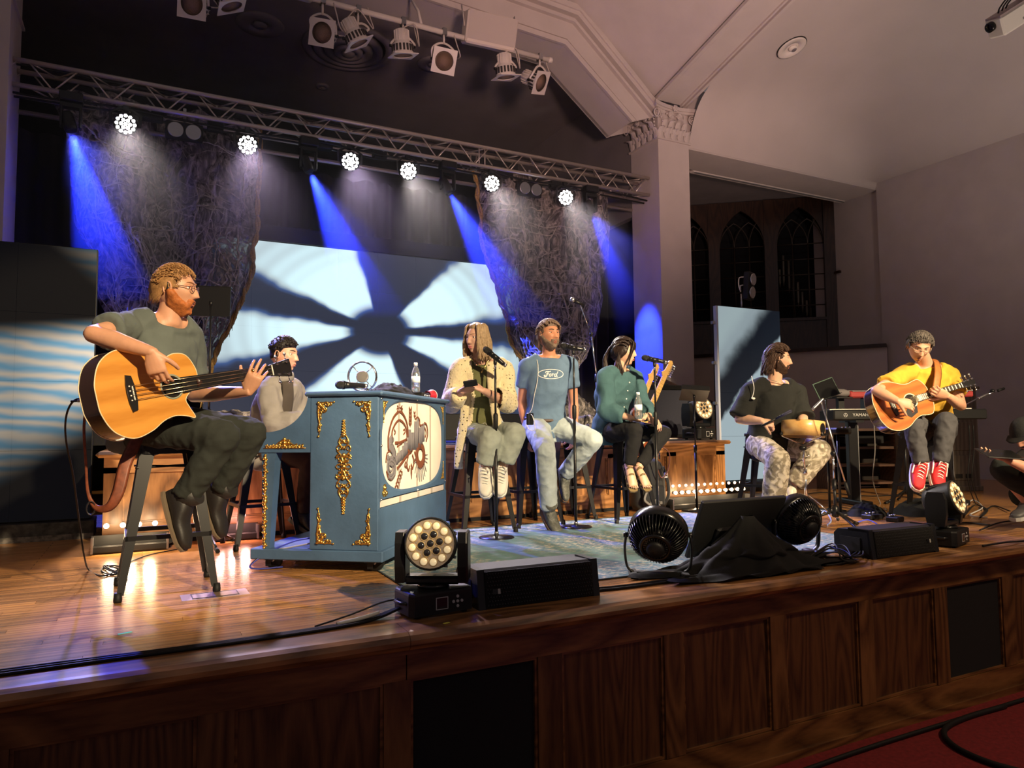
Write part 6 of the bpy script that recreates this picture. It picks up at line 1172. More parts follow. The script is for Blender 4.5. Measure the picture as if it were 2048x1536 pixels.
# projector at the upper right
ax = cv(.84, -.54, .1); M = frame(ax, cv(.25, .25, -.95)); c = at(2035, 28, 7.4)
t = thing('projector', 'cream projector with dark cables hung from the pale ceiling', 'projector', M=Matrix.Translation(c) @ M.to_4x4()); PJ = mat('projector_cream', (.72, .68, .58), .5)
MB().box((0, 0, 0), (.62, .20, .20), bev=.02).build('case', PJ, t); MB().lathe([(.05, 0), (.05, .05), (.04, .055), (.03, .03)], 20, zframe((-1, 0, 0)), (-.30, .03, -.02)).build('lens_barrel', BLKG, t)
MB().box((-.02, -.04, .101), (.08, .022, .004)).build('vent_label', mat('vent_grey', (.25, .23, .2), .6), t); MB().box((.16, -.04, .101), (.08, .022, .004)).build('vent_label', MATS['vent_grey'], t); MB().box((0, .10, 0), (.60, .02, .17)).build('mount_plate', mat('mount_pink', (.35, .27, .26), .5), t)
for k in range(3): MB().tube(bez([(-.22 + .05 * k, .12, 0), (-.24 + .06 * k, .17, .05), (-.12 + .08 * k, .21, .04), (.0 + .08 * k, .17, 0), (.1, .13, 0)], 5), .008, 6).build('cable', RUB, t)
MB().rod((.1, .1, 0), (.18, .75, -.35), .025, 10).build('drop_pole', WHITEP, t)
# ================================================================== black drape, screens
mb = MB(); mb.grid(lambda u, v: Vector((-1.8 + 8.4 * u, 9.35 + .05 * math.sin(u * 190) + .03 * math.sin(u * 77 + 1), 4.15 - 3.5 * v)), 420, 2); tag(mb.build('stage_drape', mat('black_velvet', (.022, .021, .022), .95, sheen=.3)), 'black pleated drape across the back of the stage', 'drape')
struct(MB().box((6.55, 10.2, 2.0), (.1, 3.6, 4.2)).build('wall_stage_side', DARKW))
def led_mat(name, fn):
    m = bpy.data.materials.new(name); m.use_nodes = True; N, L = NT(m); b = N['Principled BSDF']; b.inputs['Base Color'].default_value = (.004, .004, .0045, 1); b.inputs['Roughness'].default_value = .6; b.inputs['Specular IOR Level'].default_value = .04
    tc = N.new('ShaderNodeTexCoord'); sx = N.new('ShaderNodeSeparateXYZ'); L.new(tc.outputs['Object'], sx.inputs[0]); fn(N, L, b, tc, sx); return m
def mth(N, L, op, a, b=None, c=None):
    n = N.new('ShaderNodeMath'); n.operation = op
    for i, v in enumerate((a, b, c)):
        if v is None: continue
        if isinstance(v, (int, float)): n.inputs[i].default_value = v
        else: L.new(v, n.inputs[i])
    return n.outputs[0]
def led_wall(label, x0, x1, z0, z1, y, m, cols, rows, frame_m=BLKM, pixel=True):
    t = thing('led_screen', label, 'led screen', ((x0 + x1) / 2, y, z0)); w, h = x1 - x0, z1 - z0
    MB().box((0, .05, h / 2), (w + .01, .08, h + .01)).build('cabinet_frame', frame_m, t)
    for i in range(cols):
        for j in range(rows):
            o = MB().box((-w / 2 + (i + .5) * w / cols, 0, (j + .5) * h / rows), (w / cols - .002, .012, h / rows - .002)).build('led_panel', m, t)
    return t
def cen_fn(N, L, b, tc, sx):
    c = ony(760, 663, 8.7); cx_, cz_ = c.x - 2.565, c.z - 1.0
    def ang(px, py): q = ony(px, py, 8.7); return math.atan2(q.z - c.z, q.x - c.x)
    C7 = lambda x, y: (380 + x / 3.012, 440 + y / 3.012)
    sect = [(ang(*C7(1250, 940)) + 0, ang(*C7(740, 1000))), (ang(*C7(1960, 780)), ang(*C7(1530, 880))), (ang(*C7(1600, 260)), ang(*C7(1900, 570))), (ang(*C7(380, 300)), ang(*C7(1005, 200))), (ang(*C7(100, 860)), ang(*C7(250, 555)))]
    dx = mth(N, L, 'ADD', sx.outputs[0], -cx_); dz = mth(N, L, 'ADD', sx.outputs[2], -cz_); n1 = N.new('ShaderNodeTexNoise'); n1.inputs['Scale'].default_value = 2.2; L.new(tc.outputs['Object'], n1.inputs['Vector'])
    r = mth(N, L, 'SQRT', mth(N, L, 'ADD', mth(N, L, 'MULTIPLY', dx, dx), mth(N, L, 'MULTIPLY', mth(N, L, 'MULTIPLY', dz, dz), 1.7)))
    a = mth(N, L, 'ARCTAN2', dz, dx); a = mth(N, L, 'ADD', a, mth(N, L, 'MULTIPLY', mth(N, L, 'SUBTRACT', n1.outputs[0], .5), .16)); u = mth(N, L, 'FRACT', mth(N, L, 'ADD', mth(N, L, 'DIVIDE', a, 2 * PI), 1.0))
    cr = N.new('ShaderNodeValToRGB'); cr.color_ramp.interpolation = 'EASE'; E_ = cr.color_ramp.elements; E_[0].color = (0, 0, 0, 1); E_[1].color = (0, 0, 0, 1); E_[0].position = 0; E_[1].position = 1
    seg = []
    for (p, q) in sect:
        p, q = (p / (2 * PI)) % 1, (q / (2 * PI)) % 1
        lo, hi = (p, q) if (q - p) % 1 < .5 else (q, p); seg.append((lo, hi))
    wraps = False
    for lo, hi in seg:
        e = .010
        if lo > hi: wraps = True
        for pos, v in ((lo - e, 0), (lo + e, 1), (hi - e, 1), (hi + e, 0)): q = E_.new(pos % 1); q.color = (v, v, v, 1)
    if wraps: E_[0].color = (1, 1, 1, 1); E_[-1].color = (1, 1, 1, 1)
    L.new(u, cr.inputs[0]); rm = N.new('ShaderNodeMapRange'); rm.interpolation_type = 'SMOOTHSTEP'; rm.inputs[1].default_value = .30; rm.inputs[2].default_value = .52; L.new(r, rm.inputs[0])
    msk = mth(N, L, 'MULTIPLY', cr.outputs[0], rm.outputs[0])
    # faint curved bands far from the hub, and a falloff toward the rim
    wv = mth(N, L, 'MULTIPLY_ADD', mth(N, L, 'SINE', mth(N, L, 'MULTIPLY', r, 30)), .07, .93); fo = N.new('ShaderNodeMapRange'); fo.inputs[1].default_value = 1.15; fo.inputs[2].default_value = 2.3; fo.inputs[3].default_value = 1.0; fo.inputs[4].default_value = .45; L.new(r, fo.inputs[0])
    far = N.new('ShaderNodeMapRange'); far.inputs[1].default_value = 1.1; far.inputs[2].default_value = 1.35; L.new(r, far.inputs[0]); band = N.new('ShaderNodeMix'); L.new(far.outputs[0], band.inputs[0]); band.inputs[2].default_value = 1.0; L.new(wv, band.inputs[3])
    msk = mth(N, L, 'MULTIPLY', mth(N, L, 'MULTIPLY', msk, fo.outputs[0]), band.outputs[0])
    co = N.new('ShaderNodeValToRGB'); e = co.color_ramp.elements; e[0].position = 0; e[0].color = (.030, .034, .055, 1); e[1].position = 1; e[1].color = (.68, .93, 1.0, 1); q = e.new(.22); q.color = (.05, .09, .22, 1); q = e.new(.55); q.color = (.42, .52, .56, 1); L.new(msk, co.inputs[0]); L.new(co.outputs[0], b.inputs['Emission Color']); b.inputs['Emission Strength'].default_value = .85
led_wall('big led screen showing a bright pinwheel of light behind the singers', .57, 4.56, 1.0, 3.02, 8.7, led_mat('led_pinwheel', cen_fn), 8, 4)
MB().box((2.565, 8.78, .83), (4.0, .2, .33)).build('led_plinth', BLKM); o_ = bpy.data.objects['led_plinth']; tag(o_, 'black plinth under the big pinwheel screen', 'plinth')
MB().box((2.565, 8.74, 3.12), (4.3, .14, .18)).build('led_header', BLKM); o_ = bpy.data.objects['led_header']; tag(o_, 'dark header frame along the top of the big pinwheel screen', 'frame')
def left_fn(N, L, b, tc, sx):
    wv = N.new('ShaderNodeTexWave'); wv.bands_direction = 'Z'; wv.inputs['Scale'].default_value = 2.6; wv.inputs['Distortion'].default_value = 6.0; wv.inputs['Detail'].default_value = 3; wv.inputs['Detail Scale'].default_value = 1.2
    mp = N.new('ShaderNodeMapping'); mp.inputs['Rotation'].default_value = (0, math.radians(-16), 0); mp.inputs['Scale'].default_value = (.45, 1, 1.3); L.new(tc.outputs['Object'], mp.inputs[0]); L.new(mp.outputs[0], wv.inputs['Vector'])
    s = mth(N, L, 'MULTIPLY_ADD', sx.outputs[0], -.12, sx.outputs[2]); up = N.new('ShaderNodeMapRange'); up.interpolation_type = 'SMOOTHSTEP'; up.inputs[1].default_value = 1.50; up.inputs[2].default_value = 1.27; L.new(s, up.inputs[0])
    s2 = mth(N, L, 'MULTIPLY_ADD', sx.outputs[0], -.62, sx.outputs[2]); dn = N.new('ShaderNodeMapRange'); dn.interpolation_type = 'SMOOTHSTEP'; dn.inputs[1].default_value = .26; dn.inputs[2].default_value = .85; L.new(s2, dn.inputs[0])
    s3 = mth(N, L, 'MULTIPLY_ADD', sx.outputs[0], 1.0, sx.outputs[2]); tl = N.new('ShaderNodeMapRange'); tl.interpolation_type = 'SMOOTHSTEP'; tl.inputs[1].default_value = 2.25; tl.inputs[2].default_value = 2.75; tl.inputs[4].default_value = .30; L.new(s3, tl.inputs[0])
    k = mth(N, L, 'MULTIPLY', up.outputs[0], dn.outputs[0]); co = N.new('ShaderNodeValToRGB'); e = co.color_ramp.elements; e[0].position = 0; e[0].color = (.16, .34, .46, 1); e[1].position = 1; e[1].color = (.62, .52, .40, 1); L.new(wv.outputs[0], co.inputs[0])
    br = N.new('ShaderNodeMapRange'); br.inputs[1].default_value = .0; br.inputs[2].default_value = .55; br.inputs[3].default_value = .55; br.inputs[4].default_value = 1.5; L.new(sx.outputs[0], br.inputs[0])
    k2 = mth(N, L, 'ADD', mth(N, L, 'MULTIPLY', k, br.outputs[0]), tl.outputs[0]); ml = N.new('ShaderNodeVectorMath'); ml.operation = 'SCALE'; L.new(co.outputs[0], ml.inputs[0]); L.new(k2, ml.inputs['Scale']); ad = N.new('ShaderNodeVectorMath'); ad.operation = 'ADD'; ad.inputs[1].default_value = (.003, .003, .004); L.new(ml.outputs[0], ad.inputs[0]); L.new(ad.outputs[0], b.inputs['Emission Color']); b.inputs['Emission Strength'].default_value = .75
led_wall('side led screen with streaked blue and amber light beside the bassist', -1.39, -.365, .14, 2.22, 6.42, led_mat('led_streaks', left_fn), 2, 4)
pl = thing('stage_block', 'scuffed black plinth under the streaked side screen', 'plinth', (-.88, 6.40, 0)); MB().box((0, .08, .065), (1.10, .36, .13)).build('block', mat('scuffed_black', (.03, .028, .026), .7, var=.9, vscale=22), pl); MB().box((0, -.10, .02), (1.1, .02, .04)).build('toe_strip', mat('scuffed_black2', (.10, .09, .08), .7, var=.8, vscale=30), pl)
def right_fn(N, L, b, tc, sx):
    n = N.new('ShaderNodeTexNoise'); n.inputs['Scale'].default_value = 2.5; n.inputs['Detail'].default_value = 4; L.new(tc.outputs['Object'], n.inputs['Vector'])
    s = mth(N, L, 'MULTIPLY_ADD', sx.outputs[0], -1.05, sx.outputs[2]); s = mth(N, L, 'ADD', s, mth(N, L, 'MULTIPLY', mth(N, L, 'SUBTRACT', n.outputs[0], .5), .35)); cr = N.new('ShaderNodeValToRGB'); cr.color_ramp.interpolation = 'EASE'; e = cr.color_ramp.elements; mr = N.new('ShaderNodeMapRange'); mr.inputs[1].default_value = -1; mr.inputs[2].default_value = 3; L.new(s, mr.inputs[0]); L.new(mr.outputs[0], cr.inputs[0])
    P_ = lambda v: (v + 1) / 4
    e[0].position = 0; e[0].color = (.42, .52, .55, 1); e[1].position = 1; e[1].color = (.35, .42, .46, 1)
    for v, c_ in ((1.25, (.40, .50, .54, 1)), (1.32, (.012, .016, .024, 1)), (1.72, (.010, .013, .020, 1)), (2.05, (.30, .37, .40, 1)), (2.35, (.36, .45, .47, 1))): q = e.new(P_(v)); q.color = c_
    L.new(cr.outputs[0], b.inputs['Emission Color']); b.inputs['Emission Strength'].default_value = .62
rw = led_wall('upright led screen with a pale wave beside the carved column', 6.30, 7.36, .14, 2.30, 6.70, led_mat('led_wave', right_fn), 2, 4)
MB().box((-.545, .02, 1.08), (.03, .05, 2.16)).build('side_rail', mat('pale_rail', (.55, .60, .75), .4, .3), rw)
for z in (.45, .95, 1.45, 1.95): MB().box((-.58, .03, z), (.05, .04, .035)).build('latch', STEEL, rw)
pl = thing('stage_block', 'black plinth under the pale wave screen', 'plinth', (6.83, 6.70, 0)); MB().box((0, .08, .065), (1.10, .36, .13)).build('block', BLKM, pl); MB().box((0, -.10, .02), (1.1, .02, .04)).build('toe_strip', BLK, pl)
q = ony(1505, 572, 6.80); B_ = blinder('unlit two-lamp blinder upright above the pale wave screen', q, False, (.35, -1, -.1)); MB().rod((-.12, .08, -.10), (-.12, .08, 2.20 - q.z + .1), .012, 10).build('pole', STEEL, B_); MB().tube([(-.12, .08, -.06), (-.16, .06, .0), (-.06, .05, .02)], .012, 8).build('arm', STEEL, B_); MB().tube(bez([(-.10, .05, .12), (-.17, .06, .10), (-.18, .06, .0), (-.15, .06, -.08)], 5), .007, 6).build('lead', WHITEP, B_)
# ================================================================== hanging gauze
def gauze_mat():
    m = bpy.data.materials.new('grey_gauze'); m.use_nodes = True; N, L = NT(m); b = N['Principled BSDF']; b.inputs['Roughness'].default_value = .95
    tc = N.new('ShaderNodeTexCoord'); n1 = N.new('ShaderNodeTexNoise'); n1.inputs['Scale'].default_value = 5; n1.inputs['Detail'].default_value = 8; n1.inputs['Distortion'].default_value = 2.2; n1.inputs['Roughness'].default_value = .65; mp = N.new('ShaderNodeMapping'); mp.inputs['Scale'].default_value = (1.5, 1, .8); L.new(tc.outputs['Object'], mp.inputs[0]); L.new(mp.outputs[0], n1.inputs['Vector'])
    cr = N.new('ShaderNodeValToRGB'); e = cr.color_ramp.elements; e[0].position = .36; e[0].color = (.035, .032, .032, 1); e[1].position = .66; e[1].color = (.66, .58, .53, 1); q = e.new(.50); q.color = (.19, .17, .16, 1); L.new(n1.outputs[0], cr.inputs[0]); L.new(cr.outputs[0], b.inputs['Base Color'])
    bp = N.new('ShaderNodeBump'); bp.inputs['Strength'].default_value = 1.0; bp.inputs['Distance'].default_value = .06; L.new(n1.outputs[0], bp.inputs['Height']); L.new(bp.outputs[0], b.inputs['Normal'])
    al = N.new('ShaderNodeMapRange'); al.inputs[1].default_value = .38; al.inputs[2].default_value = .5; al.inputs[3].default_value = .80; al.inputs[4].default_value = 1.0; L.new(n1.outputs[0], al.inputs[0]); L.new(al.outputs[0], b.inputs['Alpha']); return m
GZ = gauze_mat(); VEIN = mat('gauze_vein', (.42, .375, .335), .95, var=.4, vscale=20, bump=.5, bscale=60); ROPE = mat('gold_rope', (.42, .25, .07), .7, var=.4, vscale=60, bump=.6, bscale=90)
def hanging(label, left, right, y, seed, ropeside, nveins=70):
    """left/right edges as pixel polylines on the plane y; cloth hung between them with deep crumples"""
    Lp = bez([ony(px, py, y) for px, py in left], 8); Rp = bez([ony(px, py, y) for px, py in right], 8); base = Vector((Lp[0].x, y, Lp[-1].z)); t = thing('hanging_gauze', label, 'fabric', base); nv = 110; nu = 70
    def ed(E_, v): k = v * (len(E_) - 1); i = min(int(k), len(E_) - 2); return E_[i].lerp(E_[i + 1], k - i)
    def fn(u, v):
        a, b = ed(Lp, v), ed(Rp, v); p_ = a.lerp(b, u); d = .13 * math.sin(u * PI * 3.2 + 2 * noise.noise(Vector((u * 2, v * 3, seed)))) + .16 * noise.noise(Vector((p_.x * 2.2, p_.z * 1.4, seed))) + .09 * noise.noise(Vector((p_.x * 5.5, p_.z * 4, seed + 4))) + .045 * abs(noise.noise(Vector((p_.x * 11, p_.z * 8, seed + 8))))
        w_ = .05 * noise.noise(Vector((p_.z * 3, seed, u * 3))); return p_ - base + Vector((w_, -d * min(1, 6 * min(u + .1, 1.1 - u)), .03 * noise.noise(Vector((p_.x * 6, p_.z * 6, seed)))))
    MB().grid(fn, nu, nv).build('cloth', GZ, t); rnd = random.Random(int(seed)); vb = MB()
    for k in range(nveins):
        u, v = rnd.random(), rnd.random() ** .8; pts = []; hz_ = rnd.random() < .35; du, dv = (rnd.uniform(.02, .035) * rnd.choice((-1, 1)), rnd.uniform(-.004, .006)) if hz_ else (rnd.uniform(-.012, .012), rnd.uniform(.012, .022))
        for j in range(rnd.randint(6, 16)):
            if not (0.01 < u < .99 and 0 < v < .99): break
            p_ = Vector(fn(u, v)); pts.append(p_ + Vector((0, -.018, 0))); u += du + rnd.uniform(-.016, .016); v += dv + rnd.uniform(-.006, .006)
        if len(pts) > 3: q = bez(pts, 3); n_ = len(q); r0 = rnd.uniform(.003, .009); vb.tube(q, [r0 * (.35 + .9 * math.sin(PI * i / (n_ - 1))) * (1 + .4 * math.sin(i * 1.9)) for i in range(n_)], 5)
    if vb.v: vb.build('crumpled_vein', VEIN, t)['kind'] = 'stuff'
    E_ = [Vector(fn(1 if ropeside > 0 else 0, v)) + Vector((0, -.03, 0)) for v in np.linspace(0, 1, 60)]
    for s_ in range(2):
        q = [p_ + Vector((.016 * math.cos(i * .9 + s_ * PI), .016 * math.sin(i * .9 + s_ * PI), 0)) for i, p_ in enumerate(E_)]; MB().tube(q, .017, 6).build('rope_strand', ROPE, t)
    fb = MB()
    for i, p_ in enumerate(E_[22:]):
        for k in range(3): fb.tube([p_, p_ + Vector((-ropeside * rnd.uniform(-.01, .03), -.01, -rnd.uniform(.04, .09)))], [.006, .002], 4)
    fb.build('rope_fringe', ROPE, t)['kind'] = 'stuff'; return t
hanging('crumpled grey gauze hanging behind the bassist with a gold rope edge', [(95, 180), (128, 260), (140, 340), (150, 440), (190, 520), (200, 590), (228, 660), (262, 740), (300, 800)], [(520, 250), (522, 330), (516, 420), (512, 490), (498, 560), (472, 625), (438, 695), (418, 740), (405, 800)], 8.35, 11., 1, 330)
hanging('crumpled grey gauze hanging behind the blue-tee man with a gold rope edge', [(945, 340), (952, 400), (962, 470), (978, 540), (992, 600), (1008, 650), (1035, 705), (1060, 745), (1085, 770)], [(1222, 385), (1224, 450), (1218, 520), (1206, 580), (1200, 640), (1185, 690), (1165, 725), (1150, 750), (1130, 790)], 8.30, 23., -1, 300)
def crumple(label, c, rx, rz, ry, seed):
    mb = MB()
    def fn(u, v):
        a = 2 * PI * u; b = PI * v; d = Vector((math.sin(b) * math.cos(a), math.sin(b) * math.sin(a), math.cos(b))); k = 1 + .35 * noise.noise(d * 2.2 + Vector((seed, 0, 0))) + .18 * noise.noise(d * 5.5 + Vector((0, seed, 0))) + .10 * noise.noise(d * 11); p_ = Vector((d.x * rx * k, d.y * ry * k, d.z * rz * k)); p_.z = max(p_.z, -rz * .75); return p_
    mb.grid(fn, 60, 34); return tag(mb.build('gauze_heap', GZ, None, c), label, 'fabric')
rt = .66
def onr(px, py, y=6.6): q = ony(px, py, y); return q
crumple('low crumpled gauze heap on the riser behind the bassist\'s knees', (onr(455, 800, 6.7).x, 6.7, rt + .14), .42, .16, .25, 3.); crumple('crumpled gauze heap on the riser behind the blue-tee man\'s arm', (onr(1158, 800, 6.7).x - .02, 6.75, rt + .20), .26, .26, .22, 8.); crumple('second crumpled gauze heap on the riser beside the tall boom', (onr(1185, 840, 6.5).x - .12, 6.42, rt + .12), .24, .15, .18, 15.)
# haze lit by the blue beams (thin fog only inside each shaft)
HZ = bpy.data.materials.new('stage_haze'); HZ.use_nodes = True; N, L = NT(HZ); N.remove(N['Principled BSDF']); vs_ = N.new('ShaderNodeVolumeScatter'); vs_.inputs['Color'].default_value = (.55, .6, 1, 1); vs_.inputs['Density'].default_value = .13; vs_.inputs['Anisotropy'].default_value = .2; L.new(vs_.outputs[0], N['Material Output'].inputs['Volume'])
HB = HZ.copy(); HB.name = 'thin_house_haze'
tc_ = N.new('ShaderNodeTexCoord'); l_ = N.new('ShaderNodeVectorMath'); l_.operation = 'LENGTH'; L.new(tc_.outputs['Object'], l_.inputs[0]); mr_ = N.new('ShaderNodeMapRange'); mr_.interpolation_type = 'SMOOTHSTEP'; mr_.inputs[1].default_value = .5; mr_.inputs[2].default_value = 1.75; mr_.inputs[3].default_value = .15; mr_.inputs[4].default_value = 0; L.new(l_.outputs['Value'], mr_.inputs[0]); L.new(mr_.outputs[0], vs_.inputs['Density'])
for q, d, i in HAZE:
    o = MB().lathe([(.035, .05), (.035 + math.tan(math.radians(12.6)) * 1.75, 1.80)], 28, zframe(d), (0, 0, 0)).build('haze_shaft', HZ, None, q); tag(o, ['blue haze shaft below the plain-column beam light', 'blue haze shaft falling toward the piano', 'blue haze shaft falling past the far fabric rope', 'blue haze shaft falling beside the carved column'][i], 'haze', kind='stuff')
v_ = [n for n in HB.node_tree.nodes if n.bl_idname == 'ShaderNodeVolumeScatter'][0]; v_.inputs['Color'].default_value = (1, .95, .97, 1); v_.inputs['Density'].default_value = .022
tag(MB().box((2.4, 8.0, 3.9), (7.2, 2.2, 3.6)).build('haze_layer', HB), 'thin grey haze hanging around the lighting truss', 'haze', kind='stuff')
# crumbs on the deck/house floor: dark cables on the red carpet
cable('thick black cable curving across the red carpet', [onz(px, py, -.935) for px, py in ((2010, 1412), (1930, 1436), (1889, 1460), (1905, 1490), (1970, 1522), (2060, 1548))], .016); cable('dark cable along the foot of the stage front', [Vector((1.8, 2.68, -.935)), Vector((2.6, 2.64, -.935)), Vector((3.6, 2.67, -.935)), Vector((5.5, 2.66, -.935))], .012)
# loose gear on the riser top behind the bassist
for i in range(3): cable(['pale cable on the riser cap behind the bass stool', 'dark cable on the riser cap behind the bass stool', 'thin white lead over the riser cap behind the bass stool'][i], [Vector((-.22 + .05 * i, 5.95, .68)), Vector((-.05, 5.9 + .05 * i, .72)), Vector((.15, 5.95, .68)), Vector((.32 + .05 * i, 6.0, .68))], .007, (mat('pale_lead', (.5, .5, .5), .5), RUB, mat('white_cord', (.8, .78, .72), .4))[i])
# ================================================================== people
DG = None
def remesh_data(mb, voxel, smooth=3, name='tmp', fac=0.5):
    """union of the closed shapes collected in mb as one smooth surface -> (verts Nx3, faces list)"""
    me = mb.mesh(name); o = bpy.data.objects.new(name, me); COL.objects.link(o)
    b = bmesh.new(); b.from_mesh(me); bmesh.ops.recalc_face_normals(b, faces=b.faces); b.to_mesh(me); b.free()
    r = o.modifiers.new('r', 'REMESH'); r.mode = 'VOXEL'; r.voxel_size = voxel
    if smooth: s_ = o.modifiers.new('s', 'SMOOTH'); s_.factor = fac; s_.iterations = smooth
    dg = bpy.context.evaluated_depsgraph_get(); dg.update(); ev = o.evaluated_get(dg); m2 = ev.to_mesh()
    n = len(m2.vertices); co = np.empty(n * 3); m2.vertices.foreach_get('co', co); co = co.reshape(-1, 3)
    nr = np.empty(n * 3); m2.vertices.foreach_get('normal', nr); nr = nr.reshape(-1, 3)
    fs = [tuple(p.vertices) for p in m2.polygons]; ev.to_mesh_clear()
    bpy.data.objects.remove(o, do_unlink=True); bpy.data.meshes.remove(me)
    return co, nr, fs
def mesh_obj(name, co, fs, m, parent, mi=None, smooth=True):
    me = bpy.data.meshes.new(name); me.from_pydata([tuple(p) for p in co], [], fs); me.update()
    for q in (m if isinstance(m, (list, tuple)) else [m]): me.materials.append(q)
    if smooth: me.polygons.foreach_set('use_smooth', [True] * len(me.polygons))
    if mi is not None: me.polygons.foreach_set('material_index', mi)
    o = bpy.data.objects.new(name, me); COL.objects.link(o)
    if parent is not None: o.parent = parent
    return o
def wrinkle(co, nr, amp, freq, seed=0.0, stretch=(1, 1, 1), oct2=0.5):
    out = co.copy()
    for i in range(len(co)):
        p = Vector((co[i][0] * stretch[0] * freq + seed, co[i][1] * stretch[1] * freq, co[i][2] * stretch[2] * freq))
        a = noise.noise(p); a2 = noise.noise(p * 2.3 + Vector((9, 4, 2)))
        rdg = (1 - abs(a) * 2.6); d = max(-.35, rdg) * 1.1 + oct2 * a2
        out[i] = co[i] + nr[i] * (amp * d)
    return out
# ---- head
def head_grid(nu=84, nv=60):
    D = []
    for j in range(nv + 1):
        a = PI * j / nv
        for i in range(nu):
            t = 2 * PI * i / nu; D.append((math.sin(a) * math.cos(t), math.sin(a) * math.sin(t), math.cos(a)))
    F_ = []
    for j in range(nv):
        for i in range(nu): F_.append((j * nu + i, (j + 1) * nu + i, (j + 1) * nu + (i + 1) % nu, j * nu + (i + 1) % nu))
    return np.array(D), F_
HD, HF = head_grid()
def head_shape(jaw=1.0, nose=1.0, chin=1.0, fem=0.0):
    """face forward +x, left +y, up +z; metres about the head centre"""
    P = HD * np.array([0.096, 0.076, 0.116]); x, y, z = P[:, 0].copy(), P[:, 1].copy(), P[:, 2].copy()
    sm = lambda a, b, v: (lambda t: t * t * (3 - 2 * t))(np.clip((v - a) / (b - a), 0, 1))
    g = lambda v, c, w: np.exp(-((v - c) / w) ** 2)
    low = sm(0.01, -0.115, z)
    y *= 1 - (0.26 + .06 * fem) * low / jaw ** .5
    back = (x < 0)
    x = np.where(back, x * (1 - 0.52 * sm(-0.01, -0.11, z)), x)
    x = np.where(back, x * 1.06, x)
    front = sm(0.0, 0.05, x)
    x += front * (0.012 * sm(-0.02, -0.10, z))                                   # lower face forward
    x -= front * 0.006 * g(z, 0.085, 0.05)                                        # forehead slopes
    ay = np.abs(y)
    x -= front * 0.0125 * g(ay, 0.031, 0.017) * g(z, 0.016, 0.0125)               # sockets
    x += front * 0.0055 * (1 - .6 * fem) * g(ay, 0.026, 0.028) * g(z, 0.037, 0.011)            # brow
    pr = np.where(z > -0.024, np.clip((0.036 - z) / 0.060, 0, 1) ** 1.15, np.clip(1 - (-0.024 - z) / 0.013, 0, 1))
    wd = 0.0085 + 0.007 * np.clip((0.03 - z) / 0.06, 0, 1)
    x += front * 0.026 * nose * pr * np.exp(-(y / wd) ** 2)                       # nose
    x += front * 0.006 * g(ay, 0.013, 0.007) * g(z, -0.026, 0.009)                # nostril wings
    x += front * 0.0045 * g(ay, 0.045, 0.018) * g(z, -0.012, 0.018)               # cheekbones
    x += front * 0.0085 * g(y, 0, 0.020) * g(z, -0.052, 0.006)                    # upper lip
    x += front * 0.0085 * g(y, 0, 0.018) * g(z, -0.066, 0.0065)                   # lower lip
    x -= front * 0.003 * g(y, 0, 0.024) * g(z, -0.059, 0.003)
    x -= front * 0.004 * g(y, 0, 0.02) * g(z, -0.080, 0.007)
    x += front * 0.011 * chin * g(y, 0, 0.024) * g(z, -0.100, 0.016)              # chin
    return np.stack([x, y, z], 1)
def head_parts(P, M, c, hair=None, thick=0.02, ns=26.0, seed=1.0, amp=0.006):
    """offset shell of the head where hair(p) in 0..1, else tucked under the skin"""
    N_ = P / np.linalg.norm(P, axis=1)[:, None]; out = []
    for i in range(len(P)):
        p = P[i]; k = hair(p[0], p[1], p[2])
        if k <= 0: off = -0.006
        else:
            n1 = noise.noise(Vector(p) * ns + Vector((seed, 0, 0))); n2 = noise.noise(Vector((p[0] * 45, p[1] * 90, p[2] * 30)) + Vector((seed, 7, 1)))
            off = -0.006 + (0.006 + thick) * k + amp * (n1 + 0.5 * n2) * min(1, k * 1.5)
        out.append(tuple(M @ Vector(p + N_[i] * off) + c))
    return out
def face_axes(f, u):
    f = Vector(f).normalized(); u = Vector(u); u = (u - f * u.dot(f)).normalized(); return Matrix((f, u.cross(f), u)).transposed()
